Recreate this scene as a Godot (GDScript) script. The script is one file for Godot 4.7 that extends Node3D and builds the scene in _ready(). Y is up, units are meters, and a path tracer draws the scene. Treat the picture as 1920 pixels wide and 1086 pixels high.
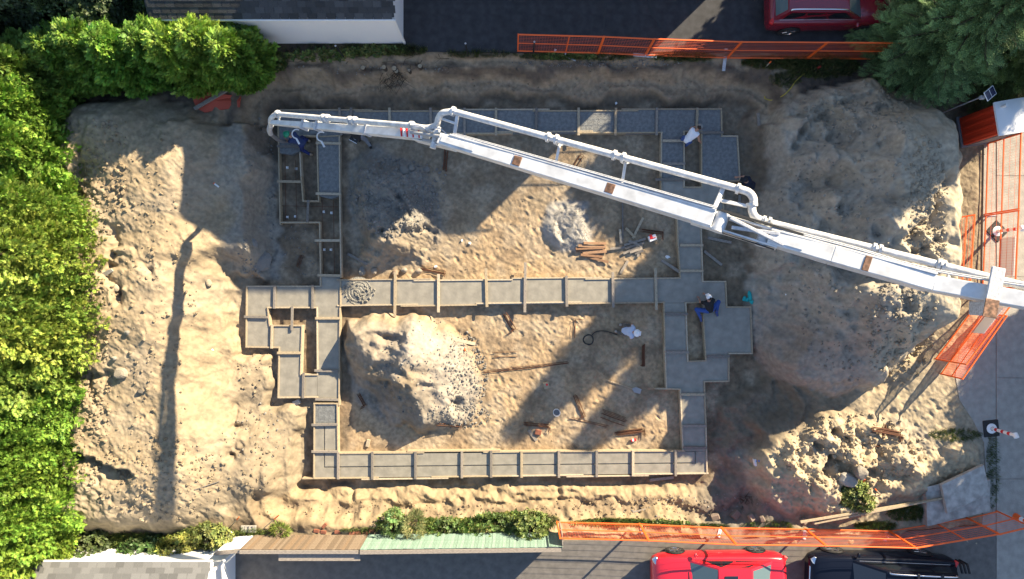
extends Node3D
# A building site seen from straight above: footings being poured, a concrete pump boom, spoil heaps, hedges, sheds, cars.
# Plan positions below are written in plan units (u to the east, v to the south, 1/47.4 m each at ground level); P() puts them at a real height.
const EYE := 27.0
const UNIT := 1279.0
var rng := RandomNumberGenerator.new()
var used := {}
var M := {}
var noise_a := FastNoiseLite.new()

func P(u: float, v: float, y := 0.0) -> Vector3:
	return Vector3((u - 960.0) * (EYE - y) / UNIT, y, (v - 543.0) * (EYE - y) / UNIT)

func G(u: float, v: float, lift := 0.0) -> Vector3:      # the point of the terrain at (u, v)
	var y := 0.0
	for k in 5:
		var p := P(u, v, y)
		y = ground_y(p.x, p.z)
	return P(u, v, y) + Vector3(0, lift, 0)

func rf(a: float, b: float) -> float:
	return rng.randf_range(a, b)

func lin(r: float, g: float, b: float) -> Color:         # a linear base colour for albedo_color
	return Color(r, g, b).linear_to_srgb()

# ---------------------------------------------------------------- mesh builder (faces given counter-clockwise seen from outside)
class MB:
	var v := PackedVector3Array()
	var n := PackedVector3Array()
	var c := PackedColorArray()
	var col := Color.WHITE
	func tri(a: Vector3, b: Vector3, d: Vector3) -> void:
		var m := (b - a).cross(d - a)
		if m.length_squared() < 1e-14:
			return
		trin(a, b, d, m.normalized(), m.normalized(), m.normalized())
	func trin(a: Vector3, b: Vector3, d: Vector3, na: Vector3, nb: Vector3, nd: Vector3) -> void:
		v.append(a); v.append(d); v.append(b)
		n.append(na); n.append(nd); n.append(nb)
		c.append(col); c.append(col); c.append(col)
	func quad(a: Vector3, b: Vector3, d: Vector3, e: Vector3) -> void:
		tri(a, b, d); tri(a, d, e)
	func tri_out(a: Vector3, b: Vector3, d: Vector3, o: Vector3) -> void:
		if (b - a).cross(d - a).dot((a + b + d) / 3.0 - o) < 0.0:
			tri(a, d, b)
		else:
			tri(a, b, d)
	func quad_out(a: Vector3, b: Vector3, d: Vector3, e: Vector3, o: Vector3) -> void:
		tri_out(a, b, d, o); tri_out(a, d, e, o)
	func box(t: Transform3D, s: Vector3, bevel := 0.0) -> void:
		hexa(t, s, s, bevel)
	# a box along local x whose section goes from (y, z) size s0 at -x to s1 at +x
	func hexa(t: Transform3D, s0: Vector3, s1: Vector3, bevel := 0.0) -> void:
		var o := t.origin
		var cor := func(sx: int, sy: int, sz: int, ax: int) -> Vector3:
			var s := s0 if sx < 0 else s1
			var b := Vector3(bevel, bevel, bevel)
			b[ax] = 0.0
			return t * Vector3(sx * (s0.x * 0.5 - b.x), sy * (s.y * 0.5 - b.y), sz * (s.z * 0.5 - b.z))
		for s in [-1, 1]:
			quad_out(cor.call(s, -1, -1, 0), cor.call(s, 1, -1, 0), cor.call(s, 1, 1, 0), cor.call(s, -1, 1, 0), o)
			quad_out(cor.call(-1, s, -1, 1), cor.call(1, s, -1, 1), cor.call(1, s, 1, 1), cor.call(-1, s, 1, 1), o)
			quad_out(cor.call(-1, -1, s, 2), cor.call(1, -1, s, 2), cor.call(1, 1, s, 2), cor.call(-1, 1, s, 2), o)
		if bevel > 0.0:
			for p in [-1, 1]:
				for q in [-1, 1]:
					quad_out(cor.call(-1, p, q, 1), cor.call(1, p, q, 1), cor.call(1, p, q, 2), cor.call(-1, p, q, 2), o)
					quad_out(cor.call(p, -1, q, 0), cor.call(p, 1, q, 0), cor.call(p, 1, q, 2), cor.call(p, -1, q, 2), o)
					quad_out(cor.call(p, q, -1, 0), cor.call(p, q, 1, 0), cor.call(p, q, 1, 1), cor.call(p, q, -1, 1), o)
					for r in [-1, 1]:
						tri_out(cor.call(p, q, r, 0), cor.call(p, q, r, 1), cor.call(p, q, r, 2), o)
	func bar(a: Vector3, b: Vector3, w: float, h: float, bevel := 0.0, up := Vector3.UP) -> void:
		beam(a, b, Vector2(w, h), Vector2(w, h), bevel, up)
	func beam(a: Vector3, b: Vector3, s0: Vector2, s1: Vector2, bevel := 0.0, up := Vector3.UP) -> void:
		var x := (b - a).normalized()
		if absf(x.dot(up)) > 0.99:
			up = Vector3.RIGHT
		var z := x.cross(up).normalized()
		var y := z.cross(x)
		var l := (b - a).length()
		hexa(Transform3D(Basis(x, y, z), (a + b) * 0.5), Vector3(l, s0.y, s0.x), Vector3(l, s1.y, s1.x), bevel)
	func tube(pts: PackedVector3Array, r0: float, r1 := -1.0, sides := 8, caps := true) -> void:
		if r1 < 0.0:
			r1 = r0
		var m := pts.size()
		var up := Vector3.UP
		var d0 := (pts[1] - pts[0]).normalized()
		if absf(d0.dot(up)) > 0.9:
			up = Vector3.RIGHT
		var side := d0.cross(up).normalized()
		var rings := []
		for i in m:
			var d := (pts[mini(i + 1, m - 1)] - pts[maxi(i - 1, 0)]).normalized()
			side = (side - d * side.dot(d)).normalized()
			var up2 := side.cross(d)
			var r := lerpf(r0, r1, float(i) / (m - 1))
			var ring := []
			for k in sides:
				var a := TAU * k / sides
				var e := side * cos(a) + up2 * sin(a)
				ring.append([pts[i] + e * r, e])
			rings.append(ring)
		for i in m - 1:
			for k in sides:
				var p = rings[i][k]; var q = rings[i][(k + 1) % sides]; var s = rings[i + 1][(k + 1) % sides]; var t = rings[i + 1][k]
				var mid: Vector3 = (pts[i] + pts[i + 1]) * 0.5
				if (q[0] - p[0]).cross(s[0] - p[0]).dot(p[0] - mid) < 0.0:
					trin(p[0], s[0], q[0], p[1], s[1], q[1]); trin(p[0], t[0], s[0], p[1], t[1], s[1])
				else:
					trin(p[0], q[0], s[0], p[1], q[1], s[1]); trin(p[0], s[0], t[0], p[1], s[1], t[1])
		if caps:
			for e in [0, m - 1]:
				var far: Vector3 = pts[1] if e == 0 else pts[m - 2]
				for k in sides:
					tri_out(pts[e], rings[e][k][0], rings[e][(k + 1) % sides][0], far)
	# profile of (radius, height) turned about local y
	func lathe(t: Transform3D, prof: PackedVector2Array, sides := 16) -> void:
		for i in prof.size() - 1:
			var a := prof[i]; var b := prof[i + 1]
			var nn := Vector2(b.y - a.y, a.x - b.x).normalized()
			for k in sides:
				var p := TAU * k / sides; var q := TAU * (k + 1) / sides
				var cp := Vector3(cos(p), 0, sin(p)); var cq := Vector3(cos(q), 0, sin(q))
				var np := (t.basis * (cp * nn.x + Vector3(0, nn.y, 0))).normalized(); var nq := (t.basis * (cq * nn.x + Vector3(0, nn.y, 0))).normalized()
				var A := t * (cp * a.x + Vector3(0, a.y, 0)); var B := t * (cq * a.x + Vector3(0, a.y, 0))
				var C := t * (cq * b.x + Vector3(0, b.y, 0)); var D := t * (cp * b.x + Vector3(0, b.y, 0))
				if b.x > 1e-5:
					trin(A, D, C, np, np, nq)
				if a.x > 1e-5:
					trin(A, C, B, np, nq, nq)
	func prism(poly: PackedVector2Array, y0: float, y1: float, o := Vector3.ZERO) -> void:     # poly in (x, z)
		var q := poly
		if Geometry2D.is_polygon_clockwise(q):
			q = q.duplicate(); q.reverse()
		var idx := Geometry2D.triangulate_polygon(q)
		for i in range(0, idx.size(), 3):
			var a := q[idx[i]]; var b := q[idx[i + 1]]; var d := q[idx[i + 2]]
			var A := Vector3(a.x, y1, a.y) + o; var B := Vector3(b.x, y1, b.y) + o; var D := Vector3(d.x, y1, d.y) + o
			if (B - A).cross(D - A).y < 0.0:
				tri(A, D, B)
			else:
				tri(A, B, D)
		for i in q.size():
			var a := q[i]; var b := q[(i + 1) % q.size()]
			var A := Vector3(a.x, y0, a.y) + o; var B := Vector3(b.x, y0, b.y) + o; var C := Vector3(b.x, y1, b.y) + o; var D := Vector3(a.x, y1, a.y) + o
			var outw := Vector3(b.y - a.y, 0, a.x - b.x)
			if (B - A).cross(C - A).dot(outw) < 0.0:
				quad(A, D, C, B)
			else:
				quad(A, B, C, D)
	func lump(t: Transform3D, s: Vector3, g: RandomNumberGenerator, rough := 0.22, la := 7, lo := 5, smooth := false) -> void:
		var ph := [g.randf() * TAU, g.randf() * TAU, g.randf() * TAU]
		var f := func(i: int, j: int) -> Vector3:
			var th := PI * j / lo
			var a := TAU * (i % la) / la
			var d := Vector3(sin(th) * cos(a), cos(th), sin(th) * sin(a))
			var r := 1.0 + rough * (0.5 * sin(3.1 * d.x + ph[0] + 2.0 * d.y) + 0.5 * sin(4.3 * d.z + ph[1]) + 0.35 * sin(5.7 * d.y + ph[2] + 3.0 * d.x))
			return d * r * s * 0.5
		for j in lo:
			for i in la:
				var a: Vector3 = f.call(i, j); var b: Vector3 = f.call(i + 1, j); var d: Vector3 = f.call(i + 1, j + 1); var e: Vector3 = f.call(i, j + 1)
				if smooth:
					var na := (t.basis * (a / (s * s))).normalized(); var nb := (t.basis * (b / (s * s))).normalized(); var nd := (t.basis * (d / (s * s))).normalized(); var ne := (t.basis * (e / (s * s))).normalized()
					if j > 0: trin(t * a, t * b, t * d, na, nb, nd)
					if j < lo - 1: trin(t * a, t * d, t * e, na, nd, ne)
				else:
					if j > 0: tri_out(t * a, t * b, t * d, t.origin)
					if j < lo - 1: tri_out(t * a, t * d, t * e, t.origin)
	func mesh(origin := Vector3.ZERO) -> ArrayMesh:
		var a := []
		a.resize(Mesh.ARRAY_MAX)
		var w := v
		if origin != Vector3.ZERO:
			w = v.duplicate()
			for i in w.size():
				w[i] -= origin
		a[Mesh.ARRAY_VERTEX] = w
		a[Mesh.ARRAY_NORMAL] = n
		a[Mesh.ARRAY_COLOR] = c
		var m := ArrayMesh.new()
		m.add_surface_from_arrays(Mesh.PRIMITIVE_TRIANGLES, a)
		return m

# ---------------------------------------------------------------- naming and tagging
func numbered(called: String) -> String:
	used[called] = used.get(called, 0) + 1
	return called if used[called] == 1 else "%s_%03d" % [called, used[called] - 1]

func tag(o: Node, label: String, category: String, group := "", kind := "") -> void:
	if label: o.set_meta("label", label)
	if category: o.set_meta("category", category)
	if group: o.set_meta("group", group)
	if kind: o.set_meta("kind", kind)

func thing(called: String, label: String, category: String, at := Vector3.ZERO, group := "", turn := 0.0) -> Node3D:
	var o := Node3D.new()
	o.name = numbered(called)
	add_child(o)
	o.position = at
	o.rotation.y = turn
	tag(o, label, category, group)
	return o

func top_of(o: Node) -> Node3D:
	while o.get_parent() != self and o.get_parent() != null:
		o = o.get_parent()
	return o

# a part whose mesh is given in scene coordinates (the thing is not turned)
func part(called: String, mb: MB, mat: Material, parent: Node3D) -> MeshInstance3D:
	return part_local(called, mb.mesh(top_of(parent).position), mat, parent)

func part_local(called: String, m: Mesh, mat: Material, parent: Node3D) -> MeshInstance3D:
	var o := MeshInstance3D.new()
	o.name = called
	o.mesh = m
	o.material_override = mat
	parent.add_child(o, true)
	return o

func single(called: String, mb: MB, mat: Material, label: String, category: String, group := "", at := Vector3.INF) -> MeshInstance3D:
	var o := MeshInstance3D.new()
	o.name = numbered(called)
	var lo := Vector3.ZERO
	if at == Vector3.INF:
		var s := Vector3.ZERO
		for q in mb.v: s += q
		lo = s / maxf(mb.v.size(), 1)
	else:
		lo = at
	o.mesh = mb.mesh(lo)
	o.material_override = mat
	add_child(o)
	o.position = lo
	tag(o, label, category, group)
	return o

func structure(called: String, m: Mesh, mat: Material, at := Vector3.ZERO) -> MeshInstance3D:
	var o := MeshInstance3D.new()
	o.name = numbered(called)
	o.mesh = m
	o.material_override = mat
	add_child(o)
	o.position = at
	o.set_meta("kind", "structure")
	return o

# a sawn board as a mesh of its own with the grain along its length; a and b are the middles of its ends
var board_meshes := {}
func board_mesh(l: float, w: float, h: float) -> ArrayMesh:
	var key := "%.2f %.3f %.3f" % [l, w, h]
	if not board_meshes.has(key):
		var mb := MB.new()
		mb.box(Transform3D.IDENTITY, Vector3(l, h, w), 0.004)
		board_meshes[key] = mb.mesh()
	return board_meshes[key]

func board(called: String, a: Vector3, b: Vector3, w: float, h: float, mat: Material, parent: Node3D = null, roll := 0.0) -> MeshInstance3D:
	var x := (b - a).normalized()
	var up := Vector3.UP if absf(x.y) < 0.95 else Vector3.BACK
	var z := x.cross(up).normalized()
	var t := Transform3D(Basis(x, z.cross(x), z).rotated(x, roll), (a + b) * 0.5)
	var l := snappedf((b - a).length(), 0.02)
	var o := MeshInstance3D.new()
	o.mesh = board_mesh(l, w, h)
	o.material_override = mat
	if parent:
		o.name = called
		parent.add_child(o, true)
		o.transform = top_of(parent).transform.affine_inverse() * t
	else:
		o.name = numbered(called)
		add_child(o)
		o.transform = t
	return o

func curve(pts: Array, steps := 6) -> PackedVector3Array:
	var c := Curve3D.new()
	for i in pts.size():
		var t: Vector3 = (pts[mini(i + 1, pts.size() - 1)] - pts[maxi(i - 1, 0)]) * 0.18
		c.add_point(pts[i], -t, t)
	var out := PackedVector3Array()
	for i in pts.size() - 1:
		for k in steps:
			out.append(c.sample(i, float(k) / steps))
	out.append(pts[-1])
	return out

# ---------------------------------------------------------------- materials
func noise(seed_: int, freq: float, oct := 4, kind := FastNoiseLite.TYPE_SIMPLEX_SMOOTH, fractal := FastNoiseLite.FRACTAL_FBM) -> FastNoiseLite:
	var f := FastNoiseLite.new()
	f.seed = seed_
	f.noise_type = kind
	f.frequency = freq
	f.fractal_type = fractal
	f.fractal_octaves = oct
	return f

func grain(seed_: int, freq: float, lo: float, hi: float, size := 256, oct := 4, kind := FastNoiseLite.TYPE_SIMPLEX_SMOOTH) -> ImageTexture:
	var im := noise(seed_, freq, oct, kind).get_seamless_image(size, size)
	im.convert(Image.FORMAT_L8)
	var d := im.get_data()
	for i in d.size():
		d[i] = int(255.0 * lerpf(lo, hi, d[i] / 255.0))
	im = Image.create_from_data(size, size, false, Image.FORMAT_L8, d)
	im.generate_mipmaps()
	return ImageTexture.create_from_image(im)

func bumps(seed_: int, freq: float, strength: float, size := 256, oct := 4, kind := FastNoiseLite.TYPE_SIMPLEX_SMOOTH) -> ImageTexture:
	var im := noise(seed_, freq, oct, kind).get_seamless_image(size, size)
	im.convert(Image.FORMAT_RGBA8)
	im.bump_map_to_normal_map(strength)
	im.generate_mipmaps()
	return ImageTexture.create_from_image(im)

func plain(color: Color, rough := 0.8, metal := 0.0) -> StandardMaterial3D:
	var m := StandardMaterial3D.new()
	m.albedo_color = color
	m.roughness = rough
	m.metallic = metal
	return m

func textured(color: Color, rough: float, tex: Texture2D, bump: Texture2D, scale: Vector3, bump_scale := 1.0, world := false) -> StandardMaterial3D:
	var m := plain(color, rough)
	m.albedo_texture = tex
	if bump:
		m.normal_enabled = true
		m.normal_texture = bump
		m.normal_scale = bump_scale
	m.uv1_triplanar = true
	m.uv1_world_triplanar = world
	m.uv1_scale = scale
	return m

func coated(color: Color, rough := 0.35) -> StandardMaterial3D:
	var m := plain(color, rough)
	m.clearcoat_enabled = true
	m.clearcoat = 0.9
	m.clearcoat_roughness = 0.05
	return m

func leafy(back: Color, rough := 0.6) -> StandardMaterial3D:
	var m := plain(Color.WHITE, rough)
	m.vertex_color_use_as_albedo = true
	m.cull_mode = BaseMaterial3D.CULL_DISABLED
	m.backlight_enabled = true
	m.backlight = back
	return m

func make_materials() -> void:
	var fine := grain(3, 0.03, 0.72, 1.0)
	var spots := grain(5, 0.11, 0.62, 1.0, 256, 3)
	var bump := bumps(7, 0.06, 6.0)
	var bump_fine := bumps(9, 0.16, 5.0)
	M.fine = fine; M.bump = bump; M.bump_fine = bump_fine
	var soil := textured(Color.WHITE, 0.96, grain(11, 0.02, 0.72, 1.0, 512, 6), bumps(13, 0.014, 7.0, 512, 7), Vector3(0.37, 0.37, 0.37), 0.7, true)
	soil.vertex_color_use_as_albedo = true
	M.soil = soil
	M.stone = textured(Color.WHITE, 0.9, spots, bump_fine, Vector3(2.5, 2.5, 2.5), 0.8)
	M.stone.vertex_color_use_as_albedo = true
	M.asphalt = textured(lin(0.045, 0.045, 0.05), 0.85, grain(17, 0.008, 0.72, 1.0, 512, 7), bumps(19, 0.25, 6.0, 512, 3), Vector3(0.5, 0.5, 0.5), 0.25, true)
	M.asphalt_old = textured(lin(0.165, 0.15, 0.135), 0.9, grain(18, 0.012, 0.82, 1.0, 512, 5), bumps(20, 0.22, 6.0, 512, 3), Vector3(0.45, 0.45, 0.45), 0.25, true)
	M.tar = plain(lin(0.02, 0.02, 0.022), 0.5)
	M.paving = textured(lin(0.38, 0.35, 0.305), 0.9, grain(21, 0.012, 0.86, 1.0, 512, 6), bump_fine, Vector3(0.4, 0.4, 0.4), 0.15, true)
	M.wet_rough = textured(lin(0.2, 0.205, 0.2), 0.55, grain(23, 0.012, 0.76, 1.0, 512, 6), bumps(25, 0.03, 9.0, 512, 6), Vector3(0.9, 0.9, 0.9), 0.4, true)
	M.wet_smooth = textured(lin(0.295, 0.27, 0.22), 0.45, grain(27, 0.008, 0.85, 1.0, 512, 6), bumps(29, 0.03, 2.0, 512, 4), Vector3(0.5, 0.5, 0.5), 0.3, true)
	M.wet_rippled = textured(lin(0.26, 0.245, 0.21), 0.6, grain(28, 0.05, 0.75, 1.0, 256, 4), bumps(26, 0.09, 8.0, 256, 4), Vector3(0.9, 0.9, 0.9), 0.9, true)
	M.old_concrete = textured(lin(0.52, 0.49, 0.44), 0.9, grain(31, 0.012, 0.75, 1.0, 256, 6), bump, Vector3(0.8, 0.8, 0.8), 0.12)
	var wood := grain(33, 0.05, 0.6, 1.0, 256, 4)
	var woods := []
	for c in [[0.64, 0.52, 0.36], [0.58, 0.46, 0.30], [0.70, 0.58, 0.42], [0.54, 0.43, 0.29]]:
		woods.append(textured(lin(c[0], c[1], c[2]), 0.8, wood, null, Vector3(0.5, 6.0, 6.0)))
	M.woods = woods
	var greys := []
	for c in [[0.33, 0.29, 0.25], [0.42, 0.36, 0.30], [0.28, 0.245, 0.21]]:
		greys.append(textured(lin(c[0], c[1], c[2]), 0.85, wood, null, Vector3(0.5, 6.0, 6.0)))
	M.greys = greys
	var reds := []
	for c in [[0.40, 0.22, 0.12], [0.46, 0.27, 0.155], [0.34, 0.18, 0.095]]:
		reds.append(textured(lin(c[0], c[1], c[2]), 0.8, wood, null, Vector3(0.5, 6.0, 6.0)))
	M.reds = reds
	var browns := []
	for c in [[0.29, 0.21, 0.145], [0.34, 0.255, 0.18], [0.24, 0.175, 0.12], [0.32, 0.22, 0.14]]:
		browns.append(textured(lin(c[0], c[1], c[2]), 0.85, wood, null, Vector3(0.5, 6.0, 6.0)))
	M.browns = browns
	M.rust = textured(lin(0.17, 0.065, 0.03), 0.85, spots, null, Vector3(3, 3, 3))
	M.white_paint = textured(lin(0.82, 0.82, 0.81), 0.38, grain(35, 0.012, 0.74, 1.0, 256, 6), null, Vector3(0.7, 0.7, 0.7))
	M.white_pipe = textured(lin(0.82, 0.81, 0.79), 0.45, grain(36, 0.02, 0.68, 1.0, 256, 6), null, Vector3(0.9, 0.9, 0.9))
	M.pale_blue = textured(lin(0.50, 0.60, 0.68), 0.3, grain(37, 0.02, 0.86, 1.0), null, Vector3(0.9, 0.9, 0.9))
	M.rust_pad = textured(lin(0.36, 0.19, 0.11), 0.7, grain(41, 0.02, 0.4, 1.0), null, Vector3(1.5, 1.5, 1.5))
	M.steel = plain(lin(0.30, 0.30, 0.30), 0.5)
	M.galv = textured(lin(0.62, 0.63, 0.66), 0.45, fine, null, Vector3(2, 2, 2))
	M.black = plain(lin(0.015, 0.015, 0.017), 0.5)
	M.rubber = plain(lin(0.022, 0.022, 0.023), 0.8)
	M.rubber_grey = plain(lin(0.16, 0.16, 0.17), 0.75)
	M.orange = plain(lin(0.85, 0.13, 0.02), 0.45)
	M.orange_wire = plain(lin(0.75, 0.11, 0.025), 0.5)
	M.red = plain(lin(0.62, 0.02, 0.02), 0.4)
	M.white = plain(lin(0.78, 0.78, 0.77), 0.6)
	M.sign = plain(lin(0.75, 0.74, 0.74), 0.5)
	M.glass = plain(lin(0.012, 0.016, 0.022), 0.06)
	M.glass.metallic_specular = 0.7
	M.glass_pale = plain(lin(0.10, 0.15, 0.16), 0.08)
	M.chrome = plain(lin(0.7, 0.7, 0.72), 0.15, 1.0)
	M.siding = plain(lin(0.78, 0.79, 0.8), 0.55)
	M.bark = textured(lin(0.11, 0.08, 0.055), 0.95, spots, bump, Vector3(2, 0.6, 2), 1.0)
	M.brick = textured(lin(0.36, 0.13, 0.075), 0.9, spots, bump_fine, Vector3(4, 4, 4), 0.5)
	var sh := []
	for c in [0.055, 0.075, 0.095, 0.12]:
		sh.append(textured(lin(c, c * 1.02, c * 1.06), 0.92, spots, bump_fine, Vector3(5, 5, 5), 0.6))
	M.shingles = sh
	var sl := []
	for c in [0.2, 0.24, 0.28, 0.17]:
		sl.append(textured(lin(c, c, c * 0.99), 0.92, spots, bump_fine, Vector3(5, 5, 5), 0.6))
	M.shingles_pale = sl
	var gr := []
	for c in [[0.29, 0.43, 0.355], [0.33, 0.47, 0.39], [0.26, 0.39, 0.32]]:
		gr.append(textured(lin(c[0], c[1], c[2]), 0.65, fine, null, Vector3(0.6, 4, 4)))
	M.mints = gr
	M.cedar = leafy(Color(0.26, 0.34, 0.06))
	M.leaf = leafy(Color(0.25, 0.34, 0.06))
	M.needle = leafy(Color(0.16, 0.22, 0.10))
	M.body = plain(Color.WHITE, 0.7)
	M.body.vertex_color_use_as_albedo = true

# ---------------------------------------------------------------- terrain
const X0 := -24.0
const Z0 := -14.0
const STEP := 0.05
const NX := 961
const NZ := 561
const CX := 321
const CZ := 187
const FLOOR_Y := -1.4
var hh := PackedFloat32Array()
var cols := PackedColorArray()
var c_r := 0.0
var c_g := 0.0
var c_b := 0.0
var c_rough := 0.0
var c_id := 0

func ground_y(x: float, z: float) -> float:
	var fx := clampf((x - X0) / STEP, 0.0, NX - 2.0)
	var fz := clampf((z - Z0) / STEP, 0.0, NZ - 2.0)
	var i := int(fx)
	var j := int(fz)
	var a := fx - i
	var b := fz - j
	var k := j * NX + i
	return lerpf(lerpf(hh[k], hh[k + 1], a), lerpf(hh[k + NX], hh[k + NX + 1], a), b)

var toe := PackedVector2Array()
var heaps := []       # [name, polygon, height, width, roundness...]
var scarps := []

func pl(list: Array) -> PackedVector2Array:       # plan units -> metres at ground level
	var o := PackedVector2Array()
	for i in range(0, list.size(), 2):
		o.append(Vector2((list[i] - 960.0) / 47.37, (list[i + 1] - 543.0) / 47.37))
	return o

func pd(list: Array, y: float) -> PackedVector2Array:
	var o := PackedVector2Array()
	for i in range(0, list.size(), 2):
		var p := P(list[i], list[i + 1], y)
		o.append(Vector2(p.x, p.z))
	return o

func sdf(poly: PackedVector2Array, p: Vector2) -> float:      # distance inside the polygon, negative outside
	var best := 1e9
	var inside := false
	var n := poly.size()
	var a := poly[n - 1]
	for i in n:
		var b := poly[i]
		var e := b - a
		var w := p - a
		var q := w - e * clampf(w.dot(e) / e.length_squared(), 0.0, 1.0)
		best = minf(best, q.length_squared())
		if (a.y > p.y) != (b.y > p.y) and p.x < a.x + (p.y - a.y) * e.x / e.y:
			inside = not inside
		a = b
	return sqrt(best) if inside else -sqrt(best)

func paint(r: float, g: float, b: float, t: float) -> void:
	if t > 0.0:
		t = minf(t, 1.0)
		c_r = lerpf(c_r, r, t); c_g = lerpf(c_g, g, t); c_b = lerpf(c_b, b, t)

func ss(a: float, b: float, x: float) -> float:
	return smoothstep(a, b, x)

var warp := FastNoiseLite.new()
var patch := FastNoiseLite.new()

func control(x: float, z: float) -> float:
	var wx := warp.get_noise_2d(x, z)
	var wz := warp.get_noise_2d(x + 91.0, z - 37.0)
	var px := x + wx * 0.35
	var pz := z + wz * 0.35
	var u := 960.0 + px * 47.37
	var v := 543.0 + pz * 47.37
	var mott := patch.get_noise_2d(x, z)
	c_id = 0
	c_rough = 0.3
	# ---- ground level
	var h := 0.0
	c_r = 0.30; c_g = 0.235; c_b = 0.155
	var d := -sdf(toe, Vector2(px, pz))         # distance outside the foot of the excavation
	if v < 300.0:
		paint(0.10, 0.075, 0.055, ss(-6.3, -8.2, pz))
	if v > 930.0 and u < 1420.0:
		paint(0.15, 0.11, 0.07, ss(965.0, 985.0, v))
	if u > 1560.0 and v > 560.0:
		paint(0.42, 0.34, 0.23, ss(1560.0, 1640.0, u) * ss(560, 640, v))
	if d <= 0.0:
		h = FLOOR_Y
		paint(0.45, 0.32, 0.19, 1.0)
		paint(0.40, 0.325, 0.23, mott * 1.6)
		var tr := 0.0
		paint(0.12, 0.09, 0.06, ss(-0.9, -0.1, d) * 0.8)  # bank shade and damp painted together along the foot of the excavation
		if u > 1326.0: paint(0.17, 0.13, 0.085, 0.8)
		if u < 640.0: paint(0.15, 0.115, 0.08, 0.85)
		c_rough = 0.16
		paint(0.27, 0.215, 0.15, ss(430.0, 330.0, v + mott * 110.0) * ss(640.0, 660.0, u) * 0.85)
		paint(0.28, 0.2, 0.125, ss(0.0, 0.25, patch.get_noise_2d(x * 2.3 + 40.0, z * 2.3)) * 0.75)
		paint(0.5, 0.4, 0.28, ss(0.08, 0.3, patch.get_noise_2d(x * 1.7 - 40.0, z * 1.7)) * 0.5)
	else:
		var w := 0.55
		if pz < -6.6: w = 1.75
		elif pz > 6.9: w = lerpf(1.5, 2.2, ss(-8.0, -2.0, px)) if px < 7.5 else 2.8
		elif px > 7.0: w = lerpf(1.0, 2.4, ss(3.0, 5.5, pz))
		elif px < -8.0 and pz > 2.0: w = 1.6
		var t := clampf(d / w, 0.0, 1.0)
		var bench := t + 0.11 * sin(t * TAU * 2.0 - 0.6 + wx * 1.6) * (1.0 if w > 1.2 else 0.0)
		bench = clampf(bench, 0.0, 1.0)
		h = FLOOR_Y + (0.0 - FLOOR_Y) * bench
		if px < -7.6 and pz > -2.2:
			var soft := FLOOR_Y + 0.5 * ss(0.0, 0.22, d) + 0.9 * ss(0.1, 2.7, d)
			h = lerpf(h, soft, ss(-2.0, -1.0, pz) * ss(7.6, 6.6, pz))
		var slope := 1.0 - ss(0.9, 1.1, d / w)
		if pz < -6.6:
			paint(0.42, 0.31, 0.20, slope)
			paint(0.14, 0.11, 0.08, (1.0 - ss(0.1, 0.3, t)) * 0.8)  # foot of the north bank: its shade and damp painted as one dark tone
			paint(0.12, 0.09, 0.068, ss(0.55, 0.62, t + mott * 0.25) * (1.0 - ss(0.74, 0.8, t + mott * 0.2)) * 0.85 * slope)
		elif pz > 6.6:
			paint(0.385, 0.29, 0.175, slope)
			paint(0.22, 0.165, 0.105, ss(0.7, 0.95, t + mott * 0.5) * slope)
			paint(0.27, 0.2, 0.13, ss(0.34, 0.4, t + mott * 0.25) * (1.0 - ss(0.46, 0.52, t + mott * 0.2)) * slope * 0.8)
			if px > 6.0: paint(0.205, 0.175, 0.14, slope * ss(6.6, 8.4, px))
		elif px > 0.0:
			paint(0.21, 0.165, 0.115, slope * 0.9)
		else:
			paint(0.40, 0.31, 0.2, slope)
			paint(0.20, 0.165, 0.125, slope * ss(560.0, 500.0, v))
		c_rough = 0.55
	# ---- heaps
	var best := 0.06
	for k in heaps.size():
		var e: Array = heaps[k]
		var bb: Rect2 = e[6]
		if not bb.has_point(Vector2(px, pz)):
			continue
		var s := sdf(e[1], Vector2(px, pz))
		if s <= 0.0:
			continue
		var up := 0.0
		if k == 0:      # west heap: steep to the hedge, gentle to the excavation
			var wd := lerpf(0.7, 2.6, ss(-17.2, -13.5, px))
			up = 1.25 * (1.0 - exp(-2.4 * s / wd)) * lerpf(1.0, 0.22, ss(-13.4, -11.0, px))
			up += 0.18 * sin(pz * 0.9 + 1.0) * ss(0.0, 1.0, s)
			paint(0.395, 0.305, 0.195, 1.0)
			paint(0.33, 0.29, 0.235, ss(400.0, 455.0, u + wx * 30) * ss(560.0, 430.0, v) * 0.95)
			paint(0.42, 0.345, 0.25, clampf(mott * 1.5, 0, 0.6))
			paint(0.34, 0.29, 0.22, ss(190.0, 130.0, u) * 0.7)
			paint(0.40, 0.33, 0.235, ss(850.0, 960.0, v) * 0.7)
			paint(0.30, 0.24, 0.165, ss(420.0, 460.0, u + mott * 40.0) * ss(690.0, 740.0, v + mott * 40.0) * 0.85)
		elif k == 1:    # east heap: crest along its east side, long fall to the west
			var west := clampf((u - 1478.0 + 60.0 * wz) / 140.0, 0.0, 1.0)
			var east := clampf((1800.0 - u) / 92.0, 0.0, 1.0)
			var along := lerpf(0.25, 1.0, ss(170.0, 300.0, v)) * lerpf(1.0, 0.12, ss(545.0, 725.0, v + 30.0 * wx))
			up = (0.45 + 2.6 * minf(west, east) * along) * (1.0 - exp(-2.6 * s / 0.8))
			up += 0.18 * wx * ss(0.0, 1.0, s)
			paint(0.43, 0.375, 0.295, 1.0)
			paint(0.5, 0.42, 0.31, clampf(mott * 1.6, 0, 0.7))
			paint(0.36, 0.275, 0.21, ss(545.0, 640.0, v) * 0.75)
			paint(0.50, 0.42, 0.30, ss(1590.0, 1640.0, u) * 0.9)
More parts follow.
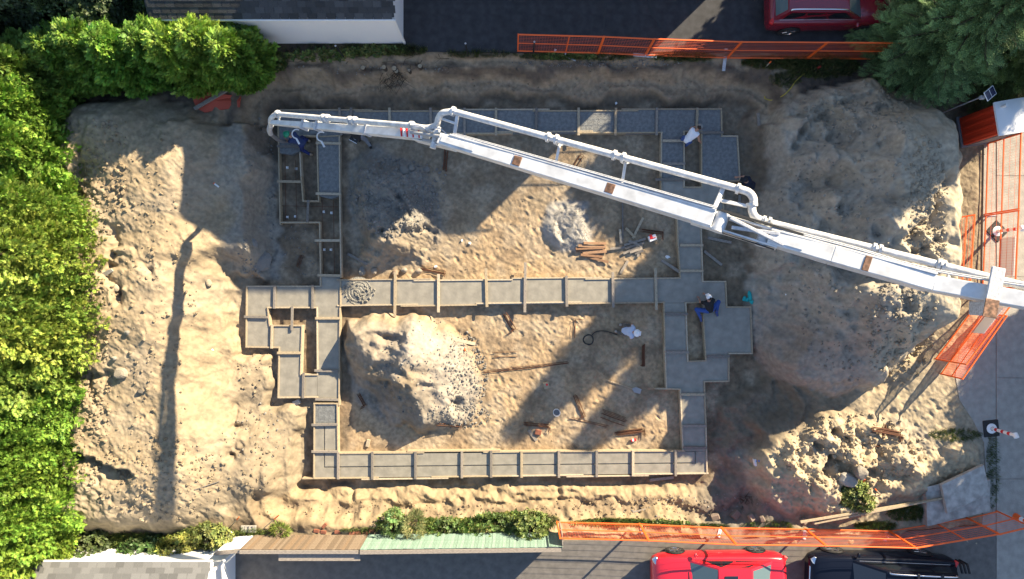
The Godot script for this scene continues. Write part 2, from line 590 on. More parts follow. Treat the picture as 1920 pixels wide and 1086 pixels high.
			paint(0.47, 0.39, 0.28, ss(270.0, 190.0, v) * 0.85)
		elif k == 2:    # south-east heap
			up = 0.85 * (1.0 - exp(-1.8 * s / 0.9)) * (0.75 + 0.5 * wx + 0.35 * wz) * lerpf(1.0, 0.35, ss(1700.0, 1780.0, u))
			up = maxf(up, 0.0)
			paint(0.52, 0.41, 0.265, ss(0.0, 0.4, s))
			paint(0.33, 0.285, 0.225, clampf(mott * 1.8, 0, 0.8))
		elif k == 3:    # north-west mound inside the footings
			up = 1.15 * ss(0.0, 1.6, s) * (0.85 + 0.4 * wx)
			paint(0.27, 0.245, 0.205, ss(0.0, 0.3, s))
			paint(0.36, 0.28, 0.19, ss(400.0, 460.0, v) * 0.8)
		elif k == 4:    # south-west mound
			var edge := 1.0 - exp(-2.2 * s / 0.75)
			up = 1.45 * edge * lerpf(1.0, 0.25, ss(750.0, 895.0, u)) * (0.9 + 0.35 * wx)
			up = minf(up, 1.4 - 0.8 * maxf(((760.0 - u) + (v - 655.0)) / 67.0 - 0.95, 0.0))
			up = maxf(up, 0.12 * edge)
			paint(0.33, 0.255, 0.17, ss(0.0, 0.25, s))
			paint(0.44, 0.375, 0.30, ss(735.0, 800.0, u + mott * 60.0) * ss(0.0, 0.5, s))
			paint(0.24, 0.205, 0.165, ss(690.0, 730.0, v + mott * 40.0) * ss(840.0, 780.0, u) * 0.8)
			paint(0.36, 0.32, 0.27, ss(-0.1, 0.2, mott) * 0.5)
		elif k == 5:    # gravel left over from the pour
			up = 0.2 * ss(0.0, 0.6, s)
			paint(0.40, 0.37, 0.33, ss(0.0, 0.2, s))
		else:           # grey rubble by the west corner
			up = 0.1 * ss(0.0, 0.6, s)
			paint(0.30, 0.275, 0.235, ss(0.0, 0.25, s))
		h += up
		c_rough = maxf(c_rough, ss(0.0, 0.4, s) * float(e[2]) * (lerpf(1.0, 0.42, ss(180.0, 270.0, u)) if k == 0 else 1.0))
		if up > best:
			best = up
			c_id = k + 1
	# ---- breaks and cracks in the heaps
	for sc in scarps:
		var bb2: Rect2 = sc[3]
		if not bb2.has_point(Vector2(x, z)):
			continue
		var line: PackedVector2Array = sc[0]
		for i in line.size() - 1:
			var a: Vector2 = line[i]
			var e2: Vector2 = line[i + 1] - a
			var w2 := Vector2(px, pz) - a
			var t2 := w2.dot(e2) / e2.length_squared()
			if t2 < -0.02 or t2 > 1.02:
				continue
			var off := (w2.x * e2.y - w2.y * e2.x) / e2.length()
			var fade := 1.0
			if i == 0: fade *= ss(0.0, 0.5, t2)
			if i == line.size() - 2: fade *= 1.0 - ss(0.5, 1.0, t2)
			var amp: float = sc[1]
			var dec: float = sc[2]
			if off > 0.0 and off < dec * 4.0:
				h -= amp * exp(-off / dec) * fade * ss(0.0, 0.08, off)
	# ---- flat under the paving
	var flat := 0.0
	var U := 960.0 + x * 47.37
	var V := 543.0 + z * 47.37
	if U > 735.0 and U < 1720.0: flat = maxf(flat, ss(106.0, 97.0, V))
	if U > 425.0: flat = maxf(flat, ss(1018.0, 1027.0, V))
	flat = maxf(flat, ss(1833.0, 1842.0, U))
	flat = maxf(flat, ss(1690.0, 1720.0, U) * ss(660.0, 690.0, V) * ss(815.0, 795.0, V))
	if U < 770.0: flat = maxf(flat, ss(92.0, 80.0, V))
	if flat > 0.0:
		h = lerpf(h, -0.03 if U > 1680.0 and U < 1835.0 and V > 600.0 else -0.05, flat)
		c_rough *= 1.0 - flat
		if flat > 0.6: c_id = 0
	return h

func add_heap(called: String, list: Array, y: float, rough: float) -> void:
	var q := pd(list, y)
	var bb := Rect2(q[0], Vector2.ZERO)
	for p in q: bb = bb.expand(p)
	heaps.append([called, q, rough, 0, 0, 0, bb])

func add_scarp(list: Array, amp: float, dec: float, y := 0.0) -> void:
	var q := pd(list, y)
	var bb := Rect2(q[0], Vector2.ZERO)
	for p in q: bb = bb.expand(p)
	scarps.append([q, amp, dec, bb.grow(1.4)])

func build_ground() -> void:
	warp.seed = 4; warp.frequency = 0.55; warp.fractal_octaves = 3
	patch.seed = 8; patch.frequency = 0.35; patch.fractal_octaves = 4
	toe = pd([512, 200, 960, 194, 1395, 198, 1402, 330, 1398, 520, 1422, 530, 1424, 715, 1350, 740, 1345, 903, 960, 905, 560, 912, 572, 762, 512, 754, 514, 662, 450, 656, 450, 528, 510, 522, 506, 400], FLOOR_Y)
	add_heap("west_sand_heap", [125, 190, 230, 172, 310, 178, 372, 205, 450, 240, 492, 300, 500, 430, 452, 520, 440, 650, 505, 690, 500, 750, 560, 770, 560, 890, 520, 930, 440, 950, 400, 980, 320, 1000, 180, 1000, 128, 960, 122, 800, 128, 600, 118, 400, 120, 260], 0.0, 0.85)
	add_heap("east_spoil_heap", [1445, 210, 1530, 160, 1640, 150, 1740, 190, 1782, 290, 1792, 420, 1775, 520, 1748, 600, 1700, 660, 1640, 728, 1560, 742, 1465, 712, 1424, 640, 1426, 540, 1436, 420, 1448, 320], 0.0, 0.55)
	add_heap("clay_heap", [1395, 870, 1450, 820, 1530, 775, 1640, 765, 1720, 800, 1840, 815, 1862, 880, 1780, 925, 1690, 935, 1600, 975, 1480, 968, 1410, 930], 0.0, 1.0)
	add_heap("earth_mound", [648, 300, 700, 268, 800, 300, 832, 380, 838, 450, 800, 500, 720, 512, 655, 505, 646, 400], FLOOR_Y, 1.0)
	add_heap("rubble_mound", [652, 600, 720, 582, 800, 590, 870, 640, 905, 720, 885, 790, 800, 806, 730, 790, 668, 755, 648, 690], FLOOR_Y, 0.6)
	add_heap("gravel_heap", [1006, 430, 1020, 392, 1060, 372, 1108, 382, 1122, 425, 1106, 466, 1050, 476], FLOOR_Y, 0.5)
	add_heap("grey_rubble_heap", [455, 470, 470, 440, 500, 445, 516, 480, 512, 522, 470, 524], 0.0, 0.7)
	add_scarp([222, 420, 228, 470, 222, 500, 236, 545, 240, 580], 0.42, 0.5)
	add_scarp([165, 300, 160, 340, 150, 370, 158, 430], 0.5, 0.5)
	add_scarp([190, 262, 175, 290, 164, 330], 0.35, 0.3)
	add_scarp([300, 470, 298, 500, 304, 520], 0.2, 0.3)
	add_scarp([245, 680, 190, 690, 170, 700], 0.3, 0.6)
	add_scarp([300, 880, 230, 850, 180, 830, 160, 790], 0.6, 0.7)
	add_scarp([430, 740, 418, 800, 420, 850, 440, 880], 0.35, 0.5)
	add_scarp([520, 925, 560, 938, 640, 950, 780, 945], 0.25, 0.35)
	add_scarp([800, 950, 930, 948, 1060, 948, 1200, 945], 0.25, 0.35)
	add_scarp([700, 968, 860, 962, 1060, 966, 1240, 960], 0.2, 0.3)
	add_scarp([770, 624, 730, 622, 680, 626], 0.28, 0.22, -0.2)
	add_scarp([780, 690, 730, 684, 680, 686], 0.32, 0.25, -0.2)
	add_scarp([770, 656, 740, 655, 700, 644], 0.2, 0.2, -0.2)
	add_scarp([820, 730, 760, 716, 720, 706, 680, 720], 0.35, 0.5, -0.2)
	add_scarp([872, 740, 850, 745, 838, 765], 0.4, 0.3, -0.8)
	add_scarp([716, 350, 740, 372, 770, 412], 0.5, 0.3, -0.4)
	add_scarp([820, 420, 770, 430, 720, 425, 690, 440], 0.35, 0.35, -0.4)
	add_scarp([1044, 408, 1050, 436, 1078, 458], 0.22, 0.16, -1.0)
	add_scarp([1690, 330, 1665, 390, 1640, 440, 1610, 460], 0.5, 0.8)
	add_scarp([1690, 440, 1660, 470, 1620, 480], 0.5, 0.6)
	add_scarp([1700, 590, 1660, 620, 1640, 690, 1630, 730], 0.45, 0.5)
	add_scarp([1760, 580, 1720, 640, 1690, 680], 0.5, 0.4)
	add_scarp([1500, 600, 1480, 570, 1490, 540], 0.2, 0.3)
	add_scarp([1660, 560, 1640, 600, 1632, 650], 0.2, 0.15)
	add_scarp([1540, 200, 1500, 240, 1470, 300], 0.4, 0.6)
	add_scarp([1620, 190, 1560, 200, 1520, 220], 0.35, 0.5)
	add_scarp([1620, 820, 1560, 800, 1520, 820, 1490, 860], 0.45, 0.4)
	add_scarp([1600, 860, 1550, 850, 1530, 880, 1500, 930], 0.5, 0.4)
	add_scarp([1660, 880, 1620, 870, 1600, 890, 1580, 950], 0.5, 0.4)
	add_scarp([1720, 850, 1690, 870, 1670, 910], 0.3, 0.4)
	# coarse control maps, then a fine grid with relief on top
	var ih := PackedFloat32Array(); ih.resize(CX * CZ)
	var ir := PackedFloat32Array(); ir.resize(CX * CZ)
	var ic := PackedFloat32Array(); ic.resize(CX * CZ * 3)
	var ids := PackedByteArray(); ids.resize(CX * CZ)
	for j in CZ:
		for i in CX:
			var k := j * CX + i
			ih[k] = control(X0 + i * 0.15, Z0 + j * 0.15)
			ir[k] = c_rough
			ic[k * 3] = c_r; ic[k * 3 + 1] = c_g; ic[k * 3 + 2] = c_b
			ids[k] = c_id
	var img := Image.create_from_data(CX, CZ, false, Image.FORMAT_RF, ih.to_byte_array())
	img.resize(NX, NZ, Image.INTERPOLATE_CUBIC)
	hh = img.get_data().to_float32_array()
	img = Image.create_from_data(CX, CZ, false, Image.FORMAT_RF, ir.to_byte_array())
	img.resize(NX, NZ, Image.INTERPOLATE_BILINEAR)
	var rough := img.get_data().to_float32_array()
	img = Image.create_from_data(CX, CZ, false, Image.FORMAT_RGBF, ic.to_byte_array())
	img.resize(NX, NZ, Image.INTERPOLATE_BILINEAR)
	var cc := img.get_data().to_float32_array()
	var la := noise(21, 0.029, 5).get_image(NX, NZ, false, false, false).get_data()
	var lb := noise(22, 0.108, 4, FastNoiseLite.TYPE_SIMPLEX_SMOOTH, FastNoiseLite.FRACTAL_RIDGED).get_image(NX, NZ, false, false, false).get_data()
	var lc := noise(23, 0.33, 2).get_image(NX, NZ, false, false, false).get_data()
	var le := noise(24, 0.05, 3, FastNoiseLite.TYPE_CELLULAR).get_image(NX, NZ, false, false, false).get_data()
	var ld := noise(25, 0.017, 4, FastNoiseLite.TYPE_SIMPLEX_SMOOTH, FastNoiseLite.FRACTAL_RIDGED).get_image(NX, NZ, false, false, false).get_data()
	cols.resize(NX * NZ)
	for k in NX * NZ:
		var r := rough[k]
		var a := la[k] / 255.0 - 0.5
		var b := lb[k] / 255.0 - 0.5
		var c := lc[k] / 255.0 - 0.5
		var e := le[k] / 255.0 - 0.5
		var q := ld[k] / 255.0
		hh[k] += r * (0.34 * a + 0.13 * r * b + 0.075 * r * c + 0.05 * e - 0.22 * maxf(q - 0.78, 0.0) * r)
		var t := 1.0 + (0.5 * a + 0.22 * c + 0.16 * b) * (0.35 + 0.55 * r)
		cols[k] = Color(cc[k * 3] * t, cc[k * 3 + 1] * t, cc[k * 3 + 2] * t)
	# boot prints and dents where people walk
	rng.seed = 131
	for area in [[960, 420, 290, 90, 420], [1040, 690, 200, 150, 520], [1365, 440, 30, 230, 160], [300, 600, 110, 330, 420], [960, 925, 380, 14, 200], [620, 430, 60, 60, 60], [1690, 760, 70, 40, 120]]:
		for q in int(area[4]):
			var at := P(area[0] + rf(-1, 1) * area[2], area[1] + rf(-1, 1) * area[3], -1.0)
			var turn := rng.randf() * PI
			var ca := cos(turn); var sa := sin(turn)
			var big := rf(0.8, 1.5)
			for step in [0, 1]:
				var cx := int((at.x + ca * 0.7 * step - X0) / STEP); var cz := int((at.z + sa * 0.7 * step + (0.18 * step) - Z0) / STEP)
				for jj in range(cz - 5, cz + 6):
					for ii in range(cx - 5, cx + 6):
						if ii < 1 or jj < 1 or ii >= NX - 1 or jj >= NZ - 1: continue
						var ex := (ii - cx) * STEP; var ez := (jj - cz) * STEP
						var l := (ex * ca + ez * sa) / (0.15 * big); var m := (ez * ca - ex * sa) / (0.065 * big)
						var g := l * l + m * m
						if g < 4.0: hh[jj * NX + ii] += -0.02 * exp(-g) + 0.008 * exp(-(g - 1.8) * (g - 1.8))
	# split the grid between the ground and the heaps that stand on it
	var count := heaps.size() + 1
	for id in count:
		var remap := PackedInt32Array(); remap.resize(NX * NZ); remap.fill(-1)
		var vs := PackedVector3Array(); var ns := PackedVector3Array(); var cs := PackedColorArray(); var ix := PackedInt32Array()
		var i0 := 0; var i1 := NX - 1; var j0 := 0; var j1 := NZ - 1
		var at := Vector3.ZERO
		if id > 0:
			var bb: Rect2 = heaps[id - 1][6].grow(0.6)
			i0 = clampi(int((bb.position.x - X0) / STEP), 0, NX - 1); i1 = clampi(int((bb.end.x - X0) / STEP), 0, NX - 1)
			j0 = clampi(int((bb.position.y - Z0) / STEP), 0, NZ - 1); j1 = clampi(int((bb.end.y - Z0) / STEP), 0, NZ - 1)
			at = Vector3(bb.get_center().x, 0.0, bb.get_center().y)
		for j in range(j0, j1):
			var rowc := clampi(int(j * STEP / 0.15 + 0.5), 0, CZ - 1) * CX
			for i in range(i0, i1):
				if ids[rowc + clampi(int(i * STEP / 0.15 + 0.5), 0, CX - 1)] != id:
					continue
				var k := j * NX + i
				for q in 4:
					var kk := k + (q & 1) + (NX if q > 1 else 0)
					if remap[kk] < 0:
						remap[kk] = vs.size()
						var ii := kk % NX
						@warning_ignore("integer_division")
						var jj := kk / NX
						vs.append(Vector3(X0 + ii * STEP, hh[kk], Z0 + jj * STEP) - at)
						var dx := hh[kk + (1 if ii < NX - 1 else 0)] - hh[kk - (1 if ii > 0 else 0)]
						var dz := hh[kk + (NX if jj < NZ - 1 else 0)] - hh[kk - (NX if jj > 0 else 0)]
						ns.append(Vector3(-dx, 2.0 * STEP, -dz).normalized())
						cs.append(cols[kk])
				var p0 := remap[k]; var p1 := remap[k + 1]; var p2 := remap[k + NX]; var p3 := remap[k + NX + 1]
				ix.append(p0); ix.append(p1); ix.append(p3); ix.append(p0); ix.append(p3); ix.append(p2)
		if id == 0:      # the rest of the land, out to the horizon
			var far := 400.0
			var x1 := X0 + (NX - 1) * STEP; var z1 := Z0 + (NZ - 1) * STEP
			for r in [[-far, -far, far, Z0], [-far, z1, far, far], [-far, Z0, X0, z1], [x1, Z0, far, z1]]:
				var b0 := vs.size()
				for p in [[r[0], r[1]], [r[2], r[1]], [r[2], r[3]], [r[0], r[3]]]:
					vs.append(Vector3(p[0], -0.05, p[1])); ns.append(Vector3.UP); cs.append(Color(0.10, 0.11, 0.06))
				for q in [0, 1, 2, 0, 2, 3]: ix.append(b0 + q)
		if vs.is_empty():
			continue
		var arr := []; arr.resize(Mesh.ARRAY_MAX)
		arr[Mesh.ARRAY_VERTEX] = vs; arr[Mesh.ARRAY_NORMAL] = ns; arr[Mesh.ARRAY_COLOR] = cs; arr[Mesh.ARRAY_INDEX] = ix
		var m := ArrayMesh.new()
		m.add_surface_from_arrays(Mesh.PRIMITIVE_TRIANGLES, arr)
		if id == 0:
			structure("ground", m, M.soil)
		else:
			var o := structure(heaps[id - 1][0], m, M.soil, at)
			o.remove_meta("kind")
			tag(o, ["", "long pale sand heap beside the left hedge, with the boom's shadow across it", "big grey brown spoil heap on the right side, its crest sunlit", "lumpy tan clay heap beside the stacked concrete slabs at lower right", "dark earth mound with stones inside the upper left of the footings", "pale earth and rubble mound inside the lower left of the footings", "small crescent heap of pale gravel on the floor beside the loose lumber", "small grey rubble heap in the corner left of the footings"][id], "dirt heap" if id != 6 else "gravel heap")

# stones scattered over a patch: one object that nobody could count
func scatter(called: String, label: String, category: String, spots: Array, mats: Material, tint: Array, meshes_seed: int, parent: Node3D = null) -> void:
	rng.seed = meshes_seed
	var mb := MB.new()
	mb.lump(Transform3D.IDENTITY, Vector3.ONE, rng, 0.35, 6, 4)
	var mm := MultiMesh.new()
	mm.transform_format = MultiMesh.TRANSFORM_3D
	mm.use_colors = true
	mm.mesh = mb.mesh()
	var xf: Array[Transform3D] = []
	for s in spots:      # [u, v, ru, rv, count, size lo, size hi]
		for k in int(s[4]):
			var a := rng.randf() * TAU
			var r := sqrt(rng.randf())
			var p := G(s[0] + cos(a) * r * s[2], s[1] + sin(a) * r * s[3])
			var z: float = lerpf(s[5], s[6], pow(rng.randf(), 2.5))
			var b := Basis.from_euler(Vector3(rng.randf() * TAU, rng.randf() * TAU, rng.randf() * TAU)).scaled_local(Vector3(z, z * rf(0.55, 0.9), z * rf(0.7, 1.1)))
			xf.append(Transform3D(b, p + Vector3(0, z * 0.12, 0)))
	mm.instance_count = xf.size()
	for i in xf.size():
		mm.set_instance_transform(i, xf[i])
		var t := rf(0.8, 1.2)
		if tint.is_empty():
			var o2 := xf[i].origin
			var cg := cols[clampi(int((o2.z - Z0) / STEP), 0, NZ - 1) * NX + clampi(int((o2.x - X0) / STEP), 0, NX - 1)]
			mm.set_instance_color(i, Color(cg.r * t, cg.g * t, cg.b * t))
			continue
		mm.set_instance_color(i, Color(tint[0] * t, tint[1] * t, tint[2] * t))
	var o := MultiMeshInstance3D.new()
	o.name = numbered(called)
	o.multimesh = mm
	o.material_override = mats
	add_child(o)
	tag(o, label, category, "", "stuff")

# ---------------------------------------------------------------- footings and their forms
const TOP := -1.08
const POUR := -1.13

func form_run(parent: Node3D, list: Array, called := "form_board", h := 0.3, th := 0.055) -> void:
	for i in range(0, list.size() - 2, 2):
		var a := P(list[i], list[i + 1], TOP)
		var b := P(list[i + 2], list[i + 3], TOP)
		var l := (b - a).length()
		var d := (b - a) / l
		var side := d.cross(Vector3.UP)
		if l < 5.0:
			board(called, a - Vector3(0, h * 0.5 + rf(0, 0.004), 0) - d * 0.02, b - Vector3(0, h * 0.5, 0) + d * 0.02, th, h, M.woods[rng.randi() % 4], parent)
			continue
		var n := int(ceil(l / 3.9))
		for k in n:
			var p := a + d * (l * k / n - (0.45 if k > 0 else 0.02))
			var q := a + d * (l * (k + 1) / n + (0.02 if k == n - 1 else 0.25))
			var off := side * (0.0 if k % 2 == 0 else th + 0.004)
			board(called, p + off - Vector3(0, h * 0.5 + rf(0.0, 0.014), 0), q + off - Vector3(0, h * 0.5 + rf(0.0, 0.014), 0), th, h, M.woods[rng.randi() % 4], parent)

func brace(parent: Node3D, u0: float, v0: float, u1: float, v1: float, w := 0.1) -> void:
	var a := P(u0, v0, TOP + 0.024); var b := P(u1, v1, TOP + 0.024)
	board("spreader", a, b, w, 0.042, M.greys[rng.randi() % 3] if rng.randf() < 0.7 else M.woods[rng.randi() % 4], parent, rf(-0.03, 0.03))

func form_thing(label: String, u: float, v: float) -> Node3D:
	return thing("footing_formwork", label, "formwork", P(u, v, FLOOR_Y), "timber forms round the footings")

func pour(label: String, polys: Array, mat: Material, u: float, v: float, group := "concrete footings") -> Node3D:
	var t := thing("concrete_footing", label, "concrete footing", P(u, v, FLOOR_Y), group)
	for q in polys:
		var mb := MB.new()
		mb.prism(pd(q, POUR), FLOOR_Y, POUR)
		part("concrete", mb, mat, t)
	return t

func build_footings() -> void:
	rng.seed = 31
	var f := form_thing("long timber formwork of the upper footing strip, under the raised boom arm", 930, 228)
	form_run(f, [519, 206, 1353, 204])
	form_run(f, [1242, 248, 640, 251])
	form_run(f, [638, 254, 600, 256]); form_run(f, [597, 255, 564, 254])
	for s in [[636, 640], [658, 659], [730, 731], [807, 808], [871, 871], [930, 930], [1006, 1005], [1085, 1085], [1155, 1154], [1232, 1231]]:
		brace(f, s[0], 202, s[1], 254)
	brace(f, 1308, 202, 1306, 243)
	f = form_thing("narrow timber formwork with empty trench at the upper left, where the hose man stands", 545, 330)
	form_run(f, [521, 230, 523, 330, 525, 420]); form_run(f, [525, 417, 599, 417, 601, 536])
	form_run(f, [562, 286, 564, 330, 568, 377, 597, 377, 595, 300, 594, 258])
	form_run(f, [636, 256, 637, 380, 639, 520])
	for s in [[519, 274, 561, 275], [519, 340, 565, 341], [592, 268, 639, 269], [592, 363, 639, 364], [590, 451, 639, 451], [595, 516, 639, 517]]:
		brace(f, s[0], s[1], s[2], s[3])
	brace(f, 578, 375, 576, 417)
	f = form_thing("stepped timber formwork on the left side, round an L shaped opening", 550, 640)
	form_run(f, [599, 537, 462, 537, 461, 651, 523, 652, 521, 746, 595, 745])
	form_run(f, [501, 577, 594, 577, 595, 703, 563, 703, 566, 611, 505, 611, 501, 577])
	form_run(f, [637, 578, 635, 760])
	for s in [[515, 535, 514, 579], [586, 534, 586, 579], [548, 574, 547, 620], [457, 594, 502, 595], [510, 609, 509, 654], [519, 662, 565, 662], [591, 597, 638, 597], [589, 695, 634, 696], [569, 699, 568, 747], [591, 749, 634, 750]]:
		brace(f, s[0], s[1], s[2], s[3])
	f = form_thing("timber formwork of the middle beam with long overhanging spreaders", 940, 548)
	form_run(f, [632, 525, 960, 522, 1276, 519]); form_run(f, [1247, 567, 893, 572, 632, 576]); form_run(f, [638, 575, 638, 526])
	for s in [[741, 510, 740, 595], [822, 514, 822, 586], [911, 503, 913, 576], [985, 492, 984, 586], [1062, 517, 1063, 575], [1149, 510, 1150, 577], [1229, 503, 1231, 581]]:
		brace(f, s[0], s[1], s[2], s[3], 0.11)
	f = form_thing("stepped timber formwork of the upper right footing, round the slot with the man in white", 1310, 320)
	form_run(f, [1241, 248, 1240, 330, 1241, 400, 1270, 402, 1272, 460, 1276, 521])
	form_run(f, [1283, 351, 1283, 246, 1316, 246, 1316, 351, 1283, 351])
	form_run(f, [1353, 204, 1354, 255, 1383, 255, 1388, 338, 1357, 340, 1357, 394, 1314, 394, 1316, 460, 1318, 528])
	for s in [[1243, 264, 1283, 264], [1243, 307, 1285, 307], [1229, 337, 1320, 335], [1313, 249, 1357, 248], [1275, 460, 1319, 460], [1275, 508, 1319, 508]]:
		brace(f, s[0], s[1], s[2], s[3])
	f = form_thing("stepped timber formwork of the lower right footing, where a man kneels", 1330, 640)
	form_run(f, [1318, 528, 1361, 528, 1363, 576, 1408, 576, 1411, 663, 1367, 663, 1367, 715, 1321, 716, 1324, 800, 1326, 888])
	form_run(f, [1245, 566, 1247, 650, 1250, 729]); form_run(f, [1229, 729, 1276, 730, 1281, 846])
	form_run(f, [1286, 568, 1290, 678, 1324, 677, 1319, 590]); form_run(f, [1284, 568, 1316, 567])
	for s in [[1248, 589, 1290, 589], [1249, 661, 1292, 661], [1326, 669, 1368, 668], [1277, 740, 1321, 740], [1280, 799, 1325, 799], [1281, 840, 1326, 840]]:
		brace(f, s[0], s[1], s[2], s[3])
	f = form_thing("long timber formwork of the bottom footing strip, in full sun with its left return", 955, 872)
	form_run(f, [1284, 846, 1060, 847, 632, 851]); form_run(f, [567, 898, 960, 893, 1328, 888])
	form_run(f, [589, 757, 588, 897]); form_run(f, [633, 850, 632, 757, 588, 757])
	for s in [[634, 848, 634, 899], [698, 847, 698, 899], [779, 847, 779, 898], [866, 846, 866, 897], [921, 845, 921, 896], [978, 846, 978, 896], [1048, 845, 1048, 896], [1119, 845, 1119, 895], [1187, 845, 1187, 893], [1267, 844, 1267, 893], [584, 797, 633, 796], [584, 847, 634, 847]]:
		brace(f, s[0], s[1], s[2], s[3])
	pour("dark rough freshly poured concrete of the upper footing strip", [[521, 207, 1352, 206, 1354, 256, 1383, 256, 1388, 338, 1317, 340, 1316, 246, 1283, 246, 1284, 336, 1242, 336, 1241, 250, 637, 251, 637, 368, 620, 373, 596, 367, 594, 252, 563, 256, 562, 284, 545, 290, 523, 287]], M.wet_rough, 960, 230)
	var b := pour("smooth grey concrete of the middle beam and its right end", [[1242, 336.5, 1284, 336.5, 1284, 351, 1316, 351, 1317, 340.5, 1357, 340.5, 1357, 394, 1315, 394, 1318, 528, 1361, 529, 1362, 568, 1245, 568, 638, 575, 638, 526, 1276, 520, 1271, 402, 1241, 400]], M.wet_smooth, 960, 548)
	# the ripple where the hose last stood
	var mb := MB.new()
	var prof := PackedVector2Array()
	for i in 15:
		var r := 0.62 * i / 14.0
		prof.append(Vector2(r, 0.012 + 0.06 * (1.0 - r / 0.62) + 0.012 * sin(i * 2.2)))
	mb.lathe(Transform3D(Basis(), P(672, 547, POUR - 0.012)), prof, 22)
	part("concrete_ripple", mb, M.wet_rippled, b)
	rng.seed = 77
	for k in 46:
		var a := rng.randf() * TAU; var r2 := rf(0.1, 0.62)
		mb = MB.new()
		mb.lump(Transform3D(Basis.from_euler(Vector3(rf(0, 6), rf(0, 6), 0)), P(672 + cos(a) * r2 * 52.0, 549 + sin(a) * r2 * 40.0, POUR + 0.012 + 0.05 * (1.0 - r2))), Vector3(rf(0.06, 0.15), rf(0.04, 0.07), rf(0.06, 0.13)), rng, 0.3, 6, 4)
		part("concrete_lump", mb, M.wet_rippled, b)
	pour("smooth grey concrete of the lower right footing round its narrow slot", [[1245, 568.5, 1286, 568.5, 1290, 677, 1324, 677, 1318, 568.5, 1362, 568.5, 1363, 577, 1408, 577, 1410, 662, 1367, 664, 1367, 715, 1321, 716, 1325, 846.5, 1280, 846.5, 1276, 730, 1250, 728]], M.wet_smooth, 1330, 640)
	b = pour("pale smooth concrete of the bottom footing strip with a groove along it", [[589, 797, 607, 797, 607, 877.5, 1305, 869.5, 1305, 847, 1325, 847, 1326, 887, 589, 897], [609.3, 797, 632, 797, 633, 850.5, 1281, 847.5, 1302.6, 847.5, 1302.6, 867, 609.3, 875]], M.wet_smooth, 955, 872)
	mb = MB.new()
	mb.prism(pd([606.5, 797, 609.8, 797, 609.8, 874.5, 1302, 866.5, 1302, 847.2, 1305.6, 847.2, 1305.6, 870, 606.5, 878], POUR - 0.05), FLOOR_Y, POUR - 0.05)
	part("keyway_floor", mb, M.wet_smooth, b)
	mb = MB.new()
	mb.prism(pd([589, 758, 632, 758, 632, 796.5, 589, 796.5], POUR), FLOOR_Y, POUR - 0.006)
	part("rough_concrete", mb, M.wet_rough, b)
	pour("smooth grey concrete of the stepped left footing round an L shaped opening", [[462, 538, 599, 538, 599, 517, 637, 517, 635, 748, 595, 748, 595, 703, 593.5, 577.5, 501, 577.5, 505, 611.5, 509, 651, 462, 651], [505.5, 611.5, 565, 611.5, 563, 703, 594.5, 703, 594.5, 745, 521, 745, 523, 651, 509.5, 651]], M.wet_smooth, 550, 640)
	# reinforcement in the empty trench, with its spacers
	for r in [[534, 290, 536, 414, "thin rusty reinforcing bar along the empty trench, nearest its left board"], [554, 300, 556, 414, "thin rusty reinforcing bar along the empty trench, nearest its right board"], [604, 375, 606, 514, "thin rusty reinforcing bar in the lower empty trench, left of its pair"], [625, 375, 627, 514, "thin rusty reinforcing bar in the lower empty trench, right of its pair"], [528, 386, 636, 388, "thin rusty reinforcing bar laid across both empty trenches"]]:
		mb = MB.new()
		mb.tube(PackedVector3Array([P(r[0], r[1], -1.28), P(r[2], r[3], -1.28)]), 0.011, 0.011, 5)
		single("reinforcing_bar", mb, M.rust, r[4], "rebar", "bars laid in the empty trench")
	for s in [[538, 314, "upper left"], [555, 316, "upper right"], [538, 407, "lower left"], [553, 406, "lower right"], [606, 397, "by the corner, left"], [621, 399, "by the corner, right"], [607, 468, "at the bottom, left"], [620, 468, "at the bottom, right"]]:
		mb = MB.new()
		mb.hexa(Transform3D(Basis(Vector3.UP, Vector3.RIGHT, Vector3.FORWARD), P(s[0], s[1], -1.345)), Vector3(0.1, 0.11, 0.11), Vector3(0.1, 0.06, 0.06), 0.006)
		single("spacer_block", mb, M.white, "small white spacer block in the empty trench, " + s[2] + " one", "spacer", "white spacers in the trench")

# ---------------------------------------------------------------- the boom of the concrete pump
func flange(mb: MB, at: Vector3, axis: Vector3, r: float, w: float) -> void:
	mb.tube(PackedVector3Array([at - axis * w * 0.5, at + axis * w * 0.5]), r, r, 14)

